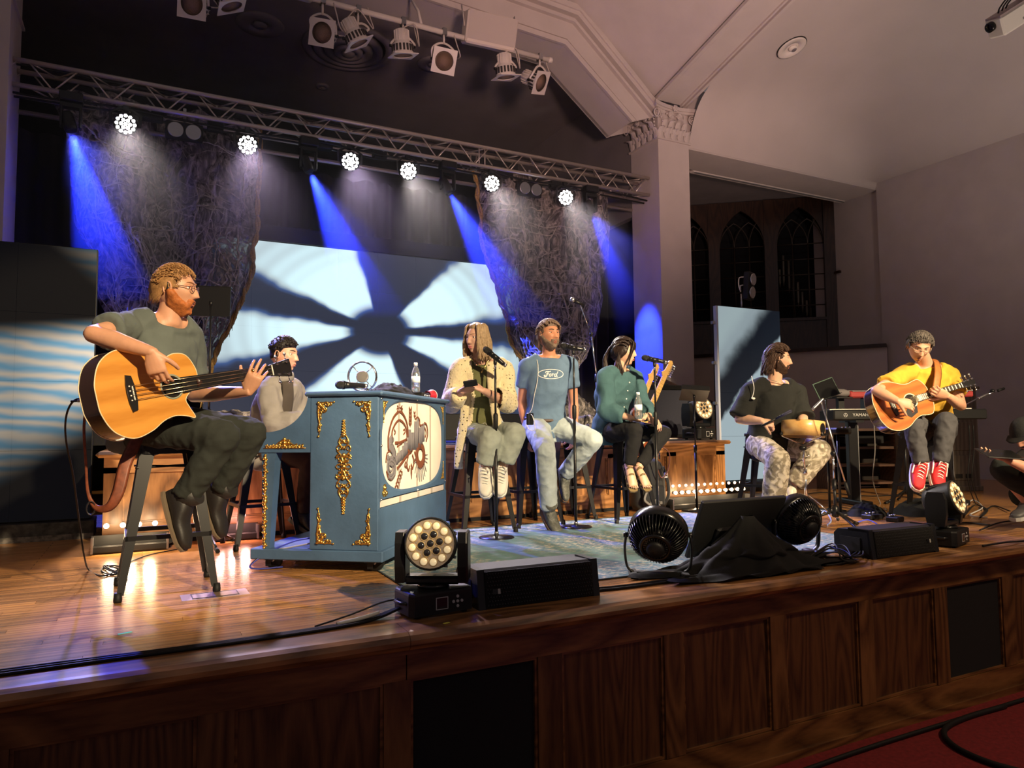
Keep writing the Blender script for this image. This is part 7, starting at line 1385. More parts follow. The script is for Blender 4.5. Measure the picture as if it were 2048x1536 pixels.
# ---- hand
def hand(mb, o, d, nrm, thumb, curl=(.5, .55, .6, .65), tcurl=0.5, sc=1.0, spread=0.10, tspread=0.75):
    """o wrist, d finger direction, nrm palm side, thumb +1/-1: which side of d x nrm the thumb is"""
    d = Vector(d).normalized(); nrm = Vector(nrm); nrm = (nrm - d * nrm.dot(d)).normalized(); s = d.cross(nrm) * thumb
    o = Vector(o); q = sc
    mb.ball(o, .0235 * q, 10); mb.tube([o - d * .012 * q, o + d * .012 * q, o + d * .045 * q, o + d * .082 * q, o + d * .094 * q], None, 14,
            ell=[(.024 * q, .021 * q), (.031 * q, .020 * q), (.041 * q, .018 * q), (.042 * q, .0155 * q), (.038 * q, .011 * q)], up=nrm)
    Ls = ((.042, .026, .022), (.046, .030, .023), (.042, .028, .022), (.034, .021, .020))
    for i in range(4):
        off = (0.030 - 0.0205 * i) * q; p = o + d * (.084 - .004 * abs(i - 1)) * q + s * off; dd = (d + s * (spread * (1.5 - i) * .5)).normalized()
        pts = [p - dd * .015 * q, p]; a = 0.0; c_ = curl[i]
        for j, L_ in enumerate(Ls[i]):
            a += c_ * (1.0, 1.15, .7)[j]; v = dd * math.cos(a) + nrm * math.sin(a); pts.append(pts[-1] + v * L_ * q)
        r = (.0092, .0098, .0090, .0078, .0066) if i < 3 else (.0084, .0084, .0078, .0068, .0058)
        mb.tube(pts, [k * q for k in r], 8); mb.ball(pts[-1], r[-1] * q, 8); mb.ball(pts[2], r[2] * 1.05 * q, 8); mb.ball(pts[3], r[3] * 1.05 * q, 8)
    p = o + d * .022 * q + s * .026 * q + nrm * .004 * q; v = (d * .75 + s * tspread + nrm * .25).normalized(); pts = [p - v * .012 * q, p]
    for j, L_ in enumerate((.042, .032, .024)):
        pts.append(pts[-1] + v * L_ * q); v = (v + (nrm * .5 - s * .55) * tcurl).normalized()
    mb.tube(pts, [.016 * q, .015 * q, .0115 * q, .0105 * q, .0085 * q], 8); mb.ball(pts[-1], .0085 * q, 8)
def lerp(a, b, t): return Vector(a).lerp(Vector(b), t)
def limb(mb, pts, rs, n=14): mb.tube(bez(pts, 4), [x for x in np.interp(np.linspace(0, len(rs) - 1, (len(pts) - 1) * 4 + 1), range(len(rs)), rs)], n)
def torso(mb, S, up0, n=22):
    """S: list of (centre, half width, half depth, lateral direction)"""
    vs = []; fs = []
    for i, (c, a, b, lat) in enumerate(S):
        ax = (Vector(S[min(i + 1, len(S) - 1)][0]) - Vector(S[max(i - 1, 0)][0])).normalized(); l = Vector(lat); l = (l - ax * l.dot(ax)).normalized(); f = ax.cross(l)
        for k in range(n):
            t = 2 * PI * k / n; ct, st = math.cos(t), math.sin(t); e = 0.82
            vs.append(Vector(c) + l * (a * math.copysign(abs(ct) ** e, ct)) + f * (b * math.copysign(abs(st) ** e, st)))
    for i in range(len(S) - 1):
        for k in range(n): fs.append((i * n + k, i * n + (k + 1) % n, (i + 1) * n + (k + 1) % n, (i + 1) * n + k))
    fs.append(tuple(range(n))[::-1]); fs.append(tuple((len(S) - 1) * n + k for k in range(n))); mb.add(vs, fs, True)
def skin_mat(name, col, red=0.05):
    m = mat(name, col, 0.48, var=0.09, vscale=14, bump=0.05, bscale=120); b = m.node_tree.nodes['Principled BSDF']
    b.inputs['Subsurface Weight'].default_value = 0.12; b.inputs['Subsurface Radius'].default_value = (0.02, 0.008, 0.004); return m
def cloth_mat(name, col, rough=0.9, var=0.12, vscale=10, weave=500, bump=0.25, sheen=0.0):
    m = mat(name, col, rough, var=var, vscale=vscale, bump=bump, bscale=weave, sheen=sheen, spec=.25); N, L = NT(m)
    if 'folds' in N: return m
    bp = [n for n in N if n.bl_idname == 'ShaderNodeBump'][0]; tc = [n for n in N if n.bl_idname == 'ShaderNodeTexCoord'][0]
    nz = N.new('ShaderNodeTexNoise'); nz.name = 'folds'; nz.inputs['Scale'].default_value = 9; nz.inputs['Detail'].default_value = 2; nz.inputs['Distortion'].default_value = .8; L.new(tc.outputs['Object'], nz.inputs['Vector'])
    b2 = N.new('ShaderNodeBump'); b2.inputs['Strength'].default_value = .30; b2.inputs['Distance'].default_value = .03; L.new(nz.outputs[0], b2.inputs['Height']); L.new(b2.outputs[0], bp.inputs['Normal']); return m
class Person:
    def __init__(s, label, J, f, u=(0, 0, 1), girth=1.0, skin=(0.62, 0.34, 0.22), head=1.0, group=None, jaw=1.0, nose=1.0, fem=0.0, lat=None, name='person'):
        s.J = {k: Vector(v) for k, v in J.items()}; s.g = girth; s.hs = head
        base = (s.J['pelvis'].x, s.J['pelvis'].y, J.get('ground', 0.0) if not isinstance(J.get('ground', 0.0), Vector) else 0.0); s.base = Vector(base)
        s.o = thing(name, label, 'person', base, group=group)
        for k in s.J: s.J[k] = s.J[k] - s.base
        s.skin = skin_mat('skin_' + label[:24], skin); s.M = face_axes(f, u) * head; s.P = head_shape(jaw, nose, 1.0, fem); s.fem = fem
        s.hip = (s.J['hipR'] - s.J['hipL']).normalized(); s.sh = (s.J['shR'] - s.J['shL']).normalized(); s.hands = []
        J_ = s.J; print(label[:28], {k: round((J_[a] - J_[b]).length, 2) for k, a, b in (('uaR', 'shR', 'elR'), ('faR', 'elR', 'wrR'), ('uaL', 'shL', 'elL'), ('faL', 'elL', 'wrL'), ('thR', 'hipR', 'knR'), ('snR', 'knR', 'anR'), ('thL', 'hipL', 'knL'), ('snL', 'knL', 'anL'), ('shw', 'shR', 'shL'), ('hip', 'hipR', 'hipL'), ('spine', 'pelvis', 'neck'), ('nk', 'neck', 'head'))})
    def sections(s, off=0.0, lo=-0.14, hi=1.0, w=(1, 1, 1, 1, 1), d=(1, 1, 1, 1, 1)):
        J = s.J; pe, ne = J['pelvis'], J['neck']; ch = J.get('chest', lerp(pe, ne, .55) ); g = s.g; sh = (J['shR'] + J['shL']) / 2
        P = bez([pe - (ch - pe).normalized() * .14, pe, lerp(pe, ch, .5), ch, sh - (sh - ch) * .1, ne], 4); f = s.fem
        hw = [.155, .168, .142 - .015 * f, .158 - .012 * f, .158 - .012 * f, .058]; hd = [.105, .118, .098 - .008 * f, .113 + .012 * f, .098, .056]
        k = np.linspace(0, 5, len(P)); out = []
        for i, p in enumerate(P):
            t = k[i] / 5
            if t < lo or t > hi: continue
            a = float(np.interp(k[i], range(6), hw)) * g * float(np.interp(t * 4, range(5), w)) + off; b = float(np.interp(k[i], range(6), hd)) * g * float(np.interp(t * 4, range(5), d)) + off
            l = s.hip.lerp(s.sh, sstep(.15, .75, t)); out.append((p, a, b, l))
        return out
    def add_hand(s, side, d, nrm, thumb, **k): s.hands.append((side, d, nrm, thumb, k))
    def body(s, legs=True, bare_feet=False, voxel=0.011):
        J = s.J; g = s.g ** .5; mb = MB(); torso(mb, s.sections(-.004), None)
        mb.ball((J['shR'] + J['shL']) / 2 - (J['neck'] - J['pelvis']).normalized() * .02, .075 * g, 12)
        for q in 'RL':
            limb(mb, [lerp(J['neck'], J['sh' + q], .35), J['sh' + q], lerp(J['sh' + q], J['el' + q], .5), J['el' + q]], [.052 * g, .060 * g, .049 * g, .040 * g]); mb.ball(J['sh' + q], .062 * g, 12); mb.ball(J['el' + q], .041 * g, 12)
            limb(mb, [J['el' + q], lerp(J['el' + q], J['wr' + q], .35), J['wr' + q], J['wr' + q] + (J['wr' + q] - J['el' + q]).normalized() * .015], [.040 * g, .044 * g, .026 * g, .020 * g])
            if legs:
                limb(mb, [J['hip' + q], lerp(J['hip' + q], J['kn' + q], .5), J['kn' + q]], [.085 * g, .074 * g, .056 * g]); mb.ball(J['kn' + q], .056 * g, 12)
                limb(mb, [J['kn' + q], lerp(J['kn' + q], J['an' + q], .35), J['an' + q]], [.053 * g, .056 * g, .035 * g])
                if bare_feet:
                    a, t = J['an' + q], J['toe' + q]; limb(mb, [a + (J['an' + q] - J['kn' + q]).normalized() * .03, lerp(a, t, .5), t], [.036, .036, .026])
        hc = J['head']; limb(mb, [J['neck'] - (hc - J['neck']) * .25, J['neck'], lerp(J['neck'], hc, .5), hc], [.066 * g, .058 * g, .054 * g, .05 * g])
        co, nr, fs = remesh_data(mb, voxel, 4); V = [tuple(p) for p in co]; Fc = list(fs)
        for (q, d, nrm, th, k) in s.hands:
            hb = MB(); hand(hb, J['wr' + q], d, nrm, th, **k); c2, n2, f2 = remesh_data(hb, .0042, 2); b0 = len(V); V += [tuple(p) for p in c2]; Fc += [tuple(b0 + i for i in f) for f in f2]
        b0 = len(V); V += [tuple(s.M @ Vector(p) + hc) for p in s.P]; Fc += [tuple(b0 + i for i in f) for f in HF]
        for sg in (-1, 1):      # ears
            eb = MB(); c = Vector((-.004, sg * .0735, .000)); eb.ball(c, (.017, .007, .031), 12, Matrix.Rotation(sg * .35, 3, 'Z') @ Matrix.Rotation(-.2, 3, 'Y'))
            pts = [c + Vector((.017 * math.cos(t) - .002, sg * .009, .031 * math.sin(t))) for t in np.linspace(-.9, 4.0, 14)]; eb.tube(pts, .0045, 6)
            b0 = len(V); V += [tuple(s.M @ p + hc) for p in eb.v]; Fc += [tuple(b0 + i for i in f) for f in eb.f]
        s.bo = mesh_obj('body', V, Fc, s.skin, s.o); return s
    def surf(s, y, z):
        """front surface point of the face at (y,z)"""
        m_ = (s.P[:, 0] > 0); Q = s.P[m_]; i = np.argmin((Q[:, 1] - y) ** 2 + (Q[:, 2] - z) ** 2); return Q[i]
    def face(s, iris=(0.05, 0.03, 0.02), brow=(0.05, 0.03, 0.02), lips=(0.42, 0.15, 0.11), lid=0.3):
        M, c = s.M, s.J['head']
        for sg in (-1, 1):
            ew = MB(); ir = MB(); lids = MB(); br = MB()
            p = Vector((s.surf(sg * .031, .016)[0] - .0085, sg * .031, .016)); ew.ball(M @ (p + Vector((.0012, 0, 0))) + c, .0128 * s.hs, 12); ir.ball(M @ (p + Vector((.0098, 0, -.001))) + c, .0064 * s.hs, 10)
            pts = [M @ (p + Vector((math.cos(t) * .0135 * math.cos(.35), math.sin(t) * .0145, .0065 + .002 * math.cos(t)))) + c for t in np.linspace(-1.25, 1.25, 9)]; lids.tube(pts, [.002, .0034, .004, .0042, .0042, .0042, .004, .0034, .002], 6)
            pts = [M @ (p + Vector((math.cos(t) * .0125, math.sin(t) * .0140, -.0075 + .001 * math.cos(t)))) + c for t in np.linspace(-1.2, 1.2, 9)]; l2 = MB().tube(pts, .0026, 6)
            e = ew.build('eye', mat('eye_white', (.75, .72, .70), .25), s.o); ir.build('iris', mat('iris_dark', iris, .2), e); lids.build('upper_eyelid', s.skin, e); l2.build('lower_eyelid', s.skin, e)
            pts = []
            for t in np.linspace(0, 1, 7):
                y = sg * (.013 + .036 * t); z = .036 + .008 * math.sin(t * 2.3) - .004 * t; pts.append(M @ Vector((s.surf(y, z)[0] + .0015, y, z)) + c)
            br.tube(pts, [k * (1 - .45 * s.fem) for k in (.0022, .0038, .0042, .004, .0034, .0026, .0012)], 6)
            br.build('eyebrow', mat('brow_' + str(brow), brow, .8), s.o)
        lp = MB()
        for z, r in ((-.0535, .0040 + .0012 * s.fem), (-.0655, .0048 + .0012 * s.fem)):
            pts = []
            for t in np.linspace(-1, 1, 9):
                y = t * .022; pts.append(M @ Vector((s.surf(y, z)[0] - .0015 - .002 * t * t, y, z + (.0015 * (abs(t) - .3) if z > -.06 else .004 * t * t)))+ c)
            lp.tube(pts, [.001, r * .6, r * .85, r, r * .95, r, r * .85, r * .6, .001], 6)
        lp.build('lips', mat('lips_' + str(lips), lips, .45), s.o); return s
    def hair(s, fn, col, thick=.02, ns=26, seed=1.0, amp=.006, name='hair', rough=.55, locks=None):
        m = mat('hair_%s_%s' % (name, s.o['label'][:20]), col, rough, var=.25, vscale=70, bump=.25, bscale=180, spec=.3)
        co = head_parts(s.P, s.M, s.J['head'], fn, thick, ns, seed, amp); V = [tuple(p) for p in co]; Fc = list(HF)
        if locks:
            b = MB()
            for pts, r in locks:
                n = len(pts); b.tube([s.M @ Vector(p) + s.J['head'] for p in pts], [r * (.55 + .6 * math.sin(PI * min(1, .15 + .85 * i / (n - 1)))) * (1 if i < n - 1 else .15) for i in range(n)], 6)
            k = len(V); V += [tuple(p) for p in b.v]; Fc += [tuple(k + i for i in f) for f in b.f]
        return mesh_obj(name, V, Fc, m, s.o)
    def shirt(s, col, sleeve=0.45, off=.016, hem=-0.02, voxel=.011, name='shirt', amp=.005, freq=11, m=None, loose=1.0, hi=.97, wl=(1, 1, 1, 1, 1), sl_r=1.0, seed=0., collar=False, dd=(1, 1, 1, 1, 1), cuff=None):
        J = s.J; mb = MB(); g = s.g ** .5; S = s.sections(off, hem, hi, wl, dd); torso(mb, S, None)
        for q in 'RL':
            o2 = off * .9; sh, el, wr = J['sh' + q], J['el' + q], J['wr' + q]
            if sleeve <= 1:
                end = sh + (el - sh) * sleeve
                mb.tube([lerp(J['neck'], sh, .45), sh, lerp(sh, end, .5), end], [.057 * g + o2, .062 * g + o2 * .8, (.054 * g + o2) * (.6 + .4 * sl_r), (.051 * g + o2 * 1.5) * sl_r], 16)
            else:
                mb.tube(bez([lerp(J['neck'], sh, .45), sh, lerp(sh, el, .5), el], 3), [x for x in np.linspace(.058 * g + o2 * .8, .045 * g * sl_r + o2 * 1.1, 10)], 16); mb.ball(el, .047 * g * sl_r + o2 * 1.2, 12)
                mb.tube([el, lerp(el, wr, .5 * (sleeve - 1)), lerp(el, wr, sleeve - 1)], [.048 * g * sl_r + o2 * 1.2, .047 * g * sl_r + o2 * 1.2, .034 * g * sl_r + o2], 16)
            mb.ball(sh, .062 * g + o2 * .8, 12)
        co, nr, fs = remesh_data(mb, voxel, 4); co = wrinkle(co, nr, amp, freq, seed)
        return mesh_obj(name, co, fs, m or cloth_mat('cloth_' + name + '_' + s.o['label'][:18], col), s.o)
    def trousers(s, col, off=.014, length=.93, flare=1.0, voxel=.011, name='trousers', amp=.003, freq=15, m=None, top=.27, thigh=1.0, seed=3.):
        J = s.J; mb = MB(); g = s.g ** .5; torso(mb, s.sections(off * .9, -.2, top), None)
        for q in 'RL':
            h, k, a = J['hip' + q], J['kn' + q], J['an' + q]; e = lerp(k, a, length)
            limb(mb, [h + (h - k).normalized() * .03, lerp(h, k, .45), k], [(.098 * g + off) * thigh, (.082 * g + off) * thigh, (.060 * g + off) * (.5 + .5 * flare)], 16); mb.ball(k, (.058 * g + off) * (.5 + .5 * flare), 14); mb.ball(h, .098 * g + off, 14)
            mb.tube(bez([k, lerp(k, e, .5), e], 4), [x for x in np.interp(np.linspace(0, 2, 9), (0, 1, 2), ((.058 * g + off) * (.5 + .5 * flare), (.054 * g + off) * (.3 + .7 * flare), (.042 * g + off) * flare))], 16)
        co, nr, fs = remesh_data(mb, voxel, 4); co = wrinkle(co, nr, amp, freq, seed)
        return mesh_obj(name, co, fs, m or cloth_mat('cloth_' + name + '_' + s.o['label'][:18], col), s.o)
    def shoe(s, q, col, sole=(.7, .66, .58), name='shoe', hgt=0.0, laces=None, len_=0.275, m=None, w=1.0, sole_t=.026, boot=False, up=None):
        """shoe along ankle -> toe"""
        a, t = s.J['an' + q], s.J['toe' + q]; shin = (s.J['kn' + q] - a).normalized(); u = Vector(up) if up is not None else shin; d = (t - a); x = d.normalized(); M = frame(x, u); u = M.col[2]
        o = a - x * .065 - u * .055; L_ = len_; mb = MB(); 
        def prof(f, z): 
            return (.036 + .012 * math.sin(PI * min(1, f * 1.05)) + .006 * f) * (1 if f < .82 else math.sqrt(max(.02, 1 - ((f - .82) / .19) ** 2))) * w * (1 if f > .06 else .8)
        secs = []
        for f in np.linspace(0, 1, 14):
            h = (.105 if f < .32 else .105 - .052 * sstep(.32, .62, f) - .018 * sstep(.7, 1, f)); h = h if f > .04 else h * .9; secs.append((o + x * (f * L_) + u * (h / 2 - .012), prof(f, 0), h / 2))
        vs = []; fs = []; n = 16; y = M.col[1]
        for (c, hw, hh) in secs:
            for k in range(n): th = 2 * PI * k / n; ct, st = math.cos(th), math.sin(th); vs.append(c + y * (hw * math.copysign(abs(ct) ** .8, ct)) + u * (hh * math.copysign(abs(st) ** .85, st)))
        for i in range(len(secs) - 1):
            for k in range(n): fs.append((i * n + k, i * n + (k + 1) % n, (i + 1) * n + (k + 1) % n, (i + 1) * n + k))
        fs += [tuple(range(n))[::-1], tuple((len(secs) - 1) * n + k for k in range(n))]; mb.add(vs, fs, True)
        if boot or hgt: mb.tube([o + x * .06 + u * .04, a + u * .02 - x * .0, a + u * (.06 + hgt)], [.044, .047, .05], 16)
        else: mb.tube([o + x * .065 + u * .03, a - u * .0 - x * .01, a + u * .02 - x * .008], [.04, .043, .044], 16)
        sh = mb.build(name, m or mat('shoe_' + str(col), col, .55, var=.1, bump=.1, bscale=150), s.o)
        sb = MB(); poly = [( -.004 + f * (L_ + .008), (prof(f, 0) + .006)) for f in np.linspace(0, 1, 14)]; poly = poly + [(px_, -py_) for px_, py_ in poly[::-1]]
        sb.prism(poly, sole_t, M, o - u * (.012 + sole_t * .6)); sb.build('sole', mat('sole_' + str(sole), sole, .6), sh)
        if laces:
            lb = MB()
            for i in range(5):
                f = .34 + .075 * i; h = (.105 - .052 * sstep(.32, .62, f)); p = o + x * (f * L_) + u * (h - .010); lb.tube([p - y * .026 - u * .012, p - y * .012 + u * .002, p + y * .012 + u * .002 + x * .008, p + y * .026 - u * .012 + x * .008], .0042, 6)
            lb.tube([o + x * .07 + u * .1 + y * .0, o + x * .085 + u * .112 + y * .03, o + x * .11 + u * .09 + y * .035], .004, 6); lb.tube([o + x * .07 + u * .1, o + x * .085 + u * .112 - y * .03, o + x * .11 + u * .09 - y * .035], .004, 6)
            lb.build('laces', mat('laces_white', laces, .8), sh)
        return sh
def short_hair(front=.062, side=.02, nape=-.055, temple=.045):
    def fn(x, y, z):
        # hairline: high in front, dropping behind the ear
        ang = math.atan2(abs(y), x); t = ang / PI
        line = np.interp(t, (0, .22, .36, .44, .5, .62, 1.0), (front, front - .004, temple, .018, .000, -.035, nape))
        return sstep(line - .006, line + .022, z)
    return fn
def beard(top=-.018, thick=1.0, mous=True):
    def fn(x, y, z):
        ang = math.atan2(abs(y), x) / PI
        if x < -.012: return 0
        t = np.interp(ang, (0, .12, .2, .3, .42, .5), (-.078, -.062, -.050, -.032, -.002, .006))
        k = sstep(t + .006, t - .010, z) * sstep(-.02, .0, x)
        if mous: k = max(k, sstep(.034, .022, abs(y)) * sstep(-.036, -.041, z) * sstep(-.0535, -.049, z) * .55, sstep(.012, .02, abs(y)) * sstep(.038, .030, abs(y)) * sstep(-.036, -.042, z) * .7)
        return k
    return fn

def swept(n, seed, r=.008, t0=(40, 120), ln=(45, 95), lift=1.06, ymax=.072, side=30, nape=-.09):
    """locks combed back over the scalp"""
    rnd = random.Random(seed); out = []
    for k in range(n):
        y0 = rnd.uniform(-1, 1); a = rnd.uniform(*t0); b = a + rnd.uniform(*ln); pts = []; ph = rnd.uniform(0, 6)
        for j in range(9):
            th = math.radians(a + (b - a) * j / 8); c_ = math.sqrt(max(.05, 1 - (y0 * .9) ** 2)); R_ = lift + .03 * math.sin(j * 1.1 + ph)
            pts.append(Vector((.100 * math.cos(th) * c_ * R_, ymax * y0 * R_ * (1 + .05 * math.sin(j + ph)), .118 * math.sin(th) * c_ * R_)))
        out.append((pts, r * rnd.uniform(.75, 1.25)))
    for k in range(side):
        sg = rnd.choice((-1, 1)); z0 = rnd.uniform(.01, .07); x0 = rnd.uniform(-.01, .05); ph = rnd.uniform(0, 6); pts = []
        for j in range(8):
            t = j / 7; x = x0 - .10 * t; pts.append(Vector((x, sg * (.080 - 3.2 * max(0, -x - .03) ** 2 * 3), z0 - .05 * t * t + .006 * math.sin(j * 1.3 + ph) + (nape * t * t * .5 if x < -.03 else 0))))
        out.append((pts, r * rnd.uniform(.7, 1.1)))
    return out
def project_on(pts, target, d, off=.003):
    """push points along d onto the target mesh"""
    from mathutils.bvhtree import BVHTree
    me = target.data; bv = BVHTree.FromPolygons([v.co for v in me.vertices], [tuple(q.vertices) for q in me.polygons]); out = []
    for p in pts:
        h = bv.ray_cast(Vector(p) - Vector(d) * .5, Vector(d)); out.append((h[0] - Vector(d) * off) if h[0] is not None else Vector(p))
    return out
# ------------------------------------------------------------------ the cast (joints measured in the photograph: pixel + distance)
def joints(d): return {k: at(*v) for k, v in d.items()}
# ---- bassist
J = joints(dict(pelvis=(288, 838, 3.62), chest=(318, 722, 3.55), neck=(338, 634, 3.55), head=(349, 580, 3.55), shR=(262, 655, 3.42), shL=(378, 672, 3.70), elR=(186, 668, 3.12), wrR=(303, 704, 3.10), elL=(388, 790, 3.80), wrL=(496, 783, 3.64),
                hipR=(285, 850, 3.52), hipL=(312, 845, 3.70), knR=(448, 872, 3.42), anR=(366, 1000, 3.40), toeR=(392, 1086, 3.36), knL=(503, 866, 3.72), anL=(438, 985, 3.74), toeL=(462, 1062, 3.72)))
p = Person('seated bassist in a grey-green tee and dark jeans playing the acoustic bass', J, cv(.985, .10, .12), cv(.06, -1, 0), 1.0, (0.60, 0.31, 0.19), 1.02, jaw=1.1)
p.add_hand('R', cv(.22, 1, .12), cv(-.1, .15, 1), 1, curl=(.45, .5, .55, .6), tcurl=.5, sc=1.02)
p.add_hand('L', cv(.45, -.85, -.18), cv(-.15, -.1, .95), 1, curl=(.42, .35, .4, .5), tcurl=.2, sc=1.02, spread=.25)
p.body(); p.face(brow=(.25, .10, .04))
p.hair(short_hair(.074, .02, -.062, .056), (.34, .18, .07), .012, 38, 2., .006, locks=swept(620, 4, .0015, (35, 160), (8, 15), 1.105, .079, 420))
p.hair(beard(), (.42, .13, .035), .016, 34, 5., .006, 'beard')
BT = p.shirt((.115, .135, .125), .62, .017, -.02, amp=.009, freq=8, name='tee_shirt', sl_r=1.1)
p.trousers((.028, .032, .028), .012, .95, 1.12, amp=.006)
[p.shoe(q, (.014, .012, .011), (.16, .12, .08), 'shoe', .02, len_=.29, boot=True, sole_t=.013) for q in 'RL']
def glasses(p, col=(.08, .02, .025), rimless=False):
    M, c = p.M, p.J['head']; g = MB(); ln = MB()
    for sg in (-1, 1):
        pts = [M @ Vector((.100 - .004 * abs(math.cos(t)), sg * (.033 + .023 * math.cos(t)), .012 + .015 * math.sin(t))) + c for t in np.linspace(0, 2 * PI, 17)[:-1]]
        g.tube(pts, .0016, 6, closed=True); k = len(ln.v); ln.add(pts, [tuple(range(16))])
        g.tube([M @ Vector(q) + c for q in ((.096, sg * .057, .020), (.06, sg * .073, .018), (.0, sg * .079, .014), (-.02, sg * .078, -.004))], .0018, 6)
    g.tube([M @ Vector(q) + c for q in ((.101, -.010, .014), (.106, 0, .018), (.101, .010, .014))], .0018, 6)
    o = g.build('glasses', mat('glasses_%s' % str(col), col, .3), p.o); ln.build('lenses', mat('lens_glass', (.9, .92, 1), .05, trans=1.0, alpha=.35), o)
def earpiece(p, sg=-1, col=(.01, .01, .01)):
    M, c = p.M, p.J['head']; b = MB(); b.ball(M @ Vector((-.002, sg * .082, -.004)) + c, .0085, 10); b.tube([M @ Vector(q) + c for q in ((-.004, sg * .086, .0), (-.004, sg * .086, .026), (-.022, sg * .080, .034), (-.034, sg * .076, .0))], .0022, 6); b.build('ear_monitor', mat('earpiece_%s' % str(col), col, .35), p.o)
glasses(p); earpiece(p)
MB().tube([p.J['wrL'] + cv(.45, -.85, -.12) * .108 + cv(.85, .45, 0) * k for k in (-.030, -.012)], .0105, 10).build('ring', mat('gold_ring', (.9, .6, .2), .2, 1.0), p.o)
# ---- pianist
J = joints(dict(pelvis=(538, 892, 5.20), chest=(548, 822, 5.16), neck=(560, 757, 5.12), head=(568, 711, 5.10), shR=(536, 785, 5.00), shL=(590, 784, 5.30), elR=(548, 852, 4.92), wrR=(612, 838, 4.95), elL=(600, 845, 5.28), wrL=(640, 842, 5.20),
                hipR=(535, 900, 5.12), hipL=(550, 898, 5.28), knR=(622, 918, 5.02), anR=(607, 1030, 5.02), toeR=(650, 1060, 5.0), knL=(634, 915, 5.25), anL=(620, 1015, 5.28), toeL=(660, 1045, 5.25)))
p = Person('pianist in a grey zip jacket seated behind the blue upright piano', J, cv(.93, .10, -.22), cv(.05, -1, 0), 1.0, (0.56, 0.30, 0.21), 1.0)
p.add_hand('R', cv(.9, .25, 0), cv(0, 1, 0), -1, curl=(.3, .3, .3, .3)); p.add_hand('L', cv(.9, .25, 0), cv(0, 1, 0), 1, curl=(.3, .3, .3, .3))
p.body(); p.face(brow=(.02, .012, .01))
def curls(n, fn, r, col, seed, lo, hi, ln=.03):
    """small curled locks over the scalp region where fn is high"""
    rnd = random.Random(seed); out = []; H = head_shape()
    for k in range(n * 8):
        if len(out) >= n: break
        i = rnd.randrange(len(H)); q = H[i]
        if fn(*q) < .6 or not (lo <= q[2] <= hi): continue
        nrm = Vector(q).normalized(); t = nrm.orthogonal().normalized(); t.rotate(Matrix.Rotation(rnd.uniform(0, 6.3), 3, nrm)); b = nrm.cross(t); pts = []
        for j in range(7):
            a = j * .85; pts.append(Vector(q) + nrm * (.012 + ln * .11 * j) + t * (ln * .35 * math.cos(a)) + b * (ln * .35 * math.sin(a)))
        out.append((pts, r * rnd.uniform(.8, 1.2)))
    return out
fn = short_hair(.060, .03, -.05, .048)
def quiff(x, y, z): return fn(x, y, z) * (.28 + .72 * sstep(.0, .06, z))
p.hair(quiff, (.012, .009, .009), .026, 22, 3., .009, locks=curls(170, fn, .0062, None, 4, .035, .2, .026))
p.hair(lambda x, y, z: .3 * beard()(x, y, z) if x > .05 else 0, (.03, .018, .013), .006, 30, 2., .002, 'stubble')
earpiece(p)
JK = p.shirt((.21, .195, .18), 1.92, .020, -.16, amp=.007, freq=10, name='jacket', sl_r=1.18, hi=.93)
b = MB(); Jp = p.J; fwd = cv(.75, .0, -.65)
c0 = lerp(Jp['pelvis'], Jp['neck'], .95) + fwd * .07; pts = [c0 + fwd * .035, lerp(Jp['pelvis'], Jp['neck'], .7) + fwd * .148, lerp(Jp['pelvis'], Jp['neck'], .4) + fwd * .15, lerp(Jp['pelvis'], Jp['neck'], .15) + fwd * .155]
b.tube(bez(pts, 5), None, 12, ell=(.045, .014), up=fwd); b.build('undershirt', cloth_mat('brown_undershirt', (.055, .045, .038)), p.o)
cb = MB(); nk = Jp['neck'] + Vector((0, 0, .0)); 
for k in range(1): cb.tube([nk + Vector((math.cos(t) * .082, math.sin(t) * .082, .012 + .014 * math.cos(t - 1))) for t in np.linspace(0, 2 * PI, 20)[:-1]], None, 8, closed=True, ell=(.017, .034), up=(0, 0, 1))
cb.build('collar', JK.data.materials[0], p.o)
p.trousers((.045, .022, .016), .012, .95, 1.0)
for q in 'RL': p.shoe(q, (.02, .016, .014), (.05, .04, .03))
# ---- woman in cardigan
J = joints(dict(pelvis=(962, 858, 5.62), chest=(960, 785, 5.56), neck=(963, 724, 5.54), head=(954, 677, 5.50), shR=(920, 738, 5.48), shL=(1008, 737, 5.62), elR=(902, 806, 5.48), wrR=(924, 782, 5.26), elL=(1016, 806, 5.56), wrL=(966, 781, 5.26),
                hipR=(944, 866, 5.58), hipL=(988, 864, 5.64), knR=(982, 876, 5.27), anR=(969, 940, 5.30), toeR=(970, 990, 5.17), knL=(1030, 868, 5.33), anL=(1003, 938, 5.33), toeL=(1001, 990, 5.20)))
p = Person('woman in a cream crochet cardigan looking aside with a phone in her hands', J, cv(-.62, .12, -.78), cv(.04, -1, 0), .92, (0.58, 0.33, 0.24), .98, fem=1.0, nose=.85)
p.add_hand('R', cv(.80, -.30, -.1), cv(.25, -.7, .5), -1, curl=(.75, .8, .85, .9), tcurl=.6, sc=.93); p.add_hand('L', cv(-.75, -.45, -.1), cv(-.1, .8, .5), -1, curl=(.4, .45, .5, .55), tcurl=.5, sc=.93)
p.body(); p.face(brow=(.14, .08, .045), lips=(.50, .15, .14))
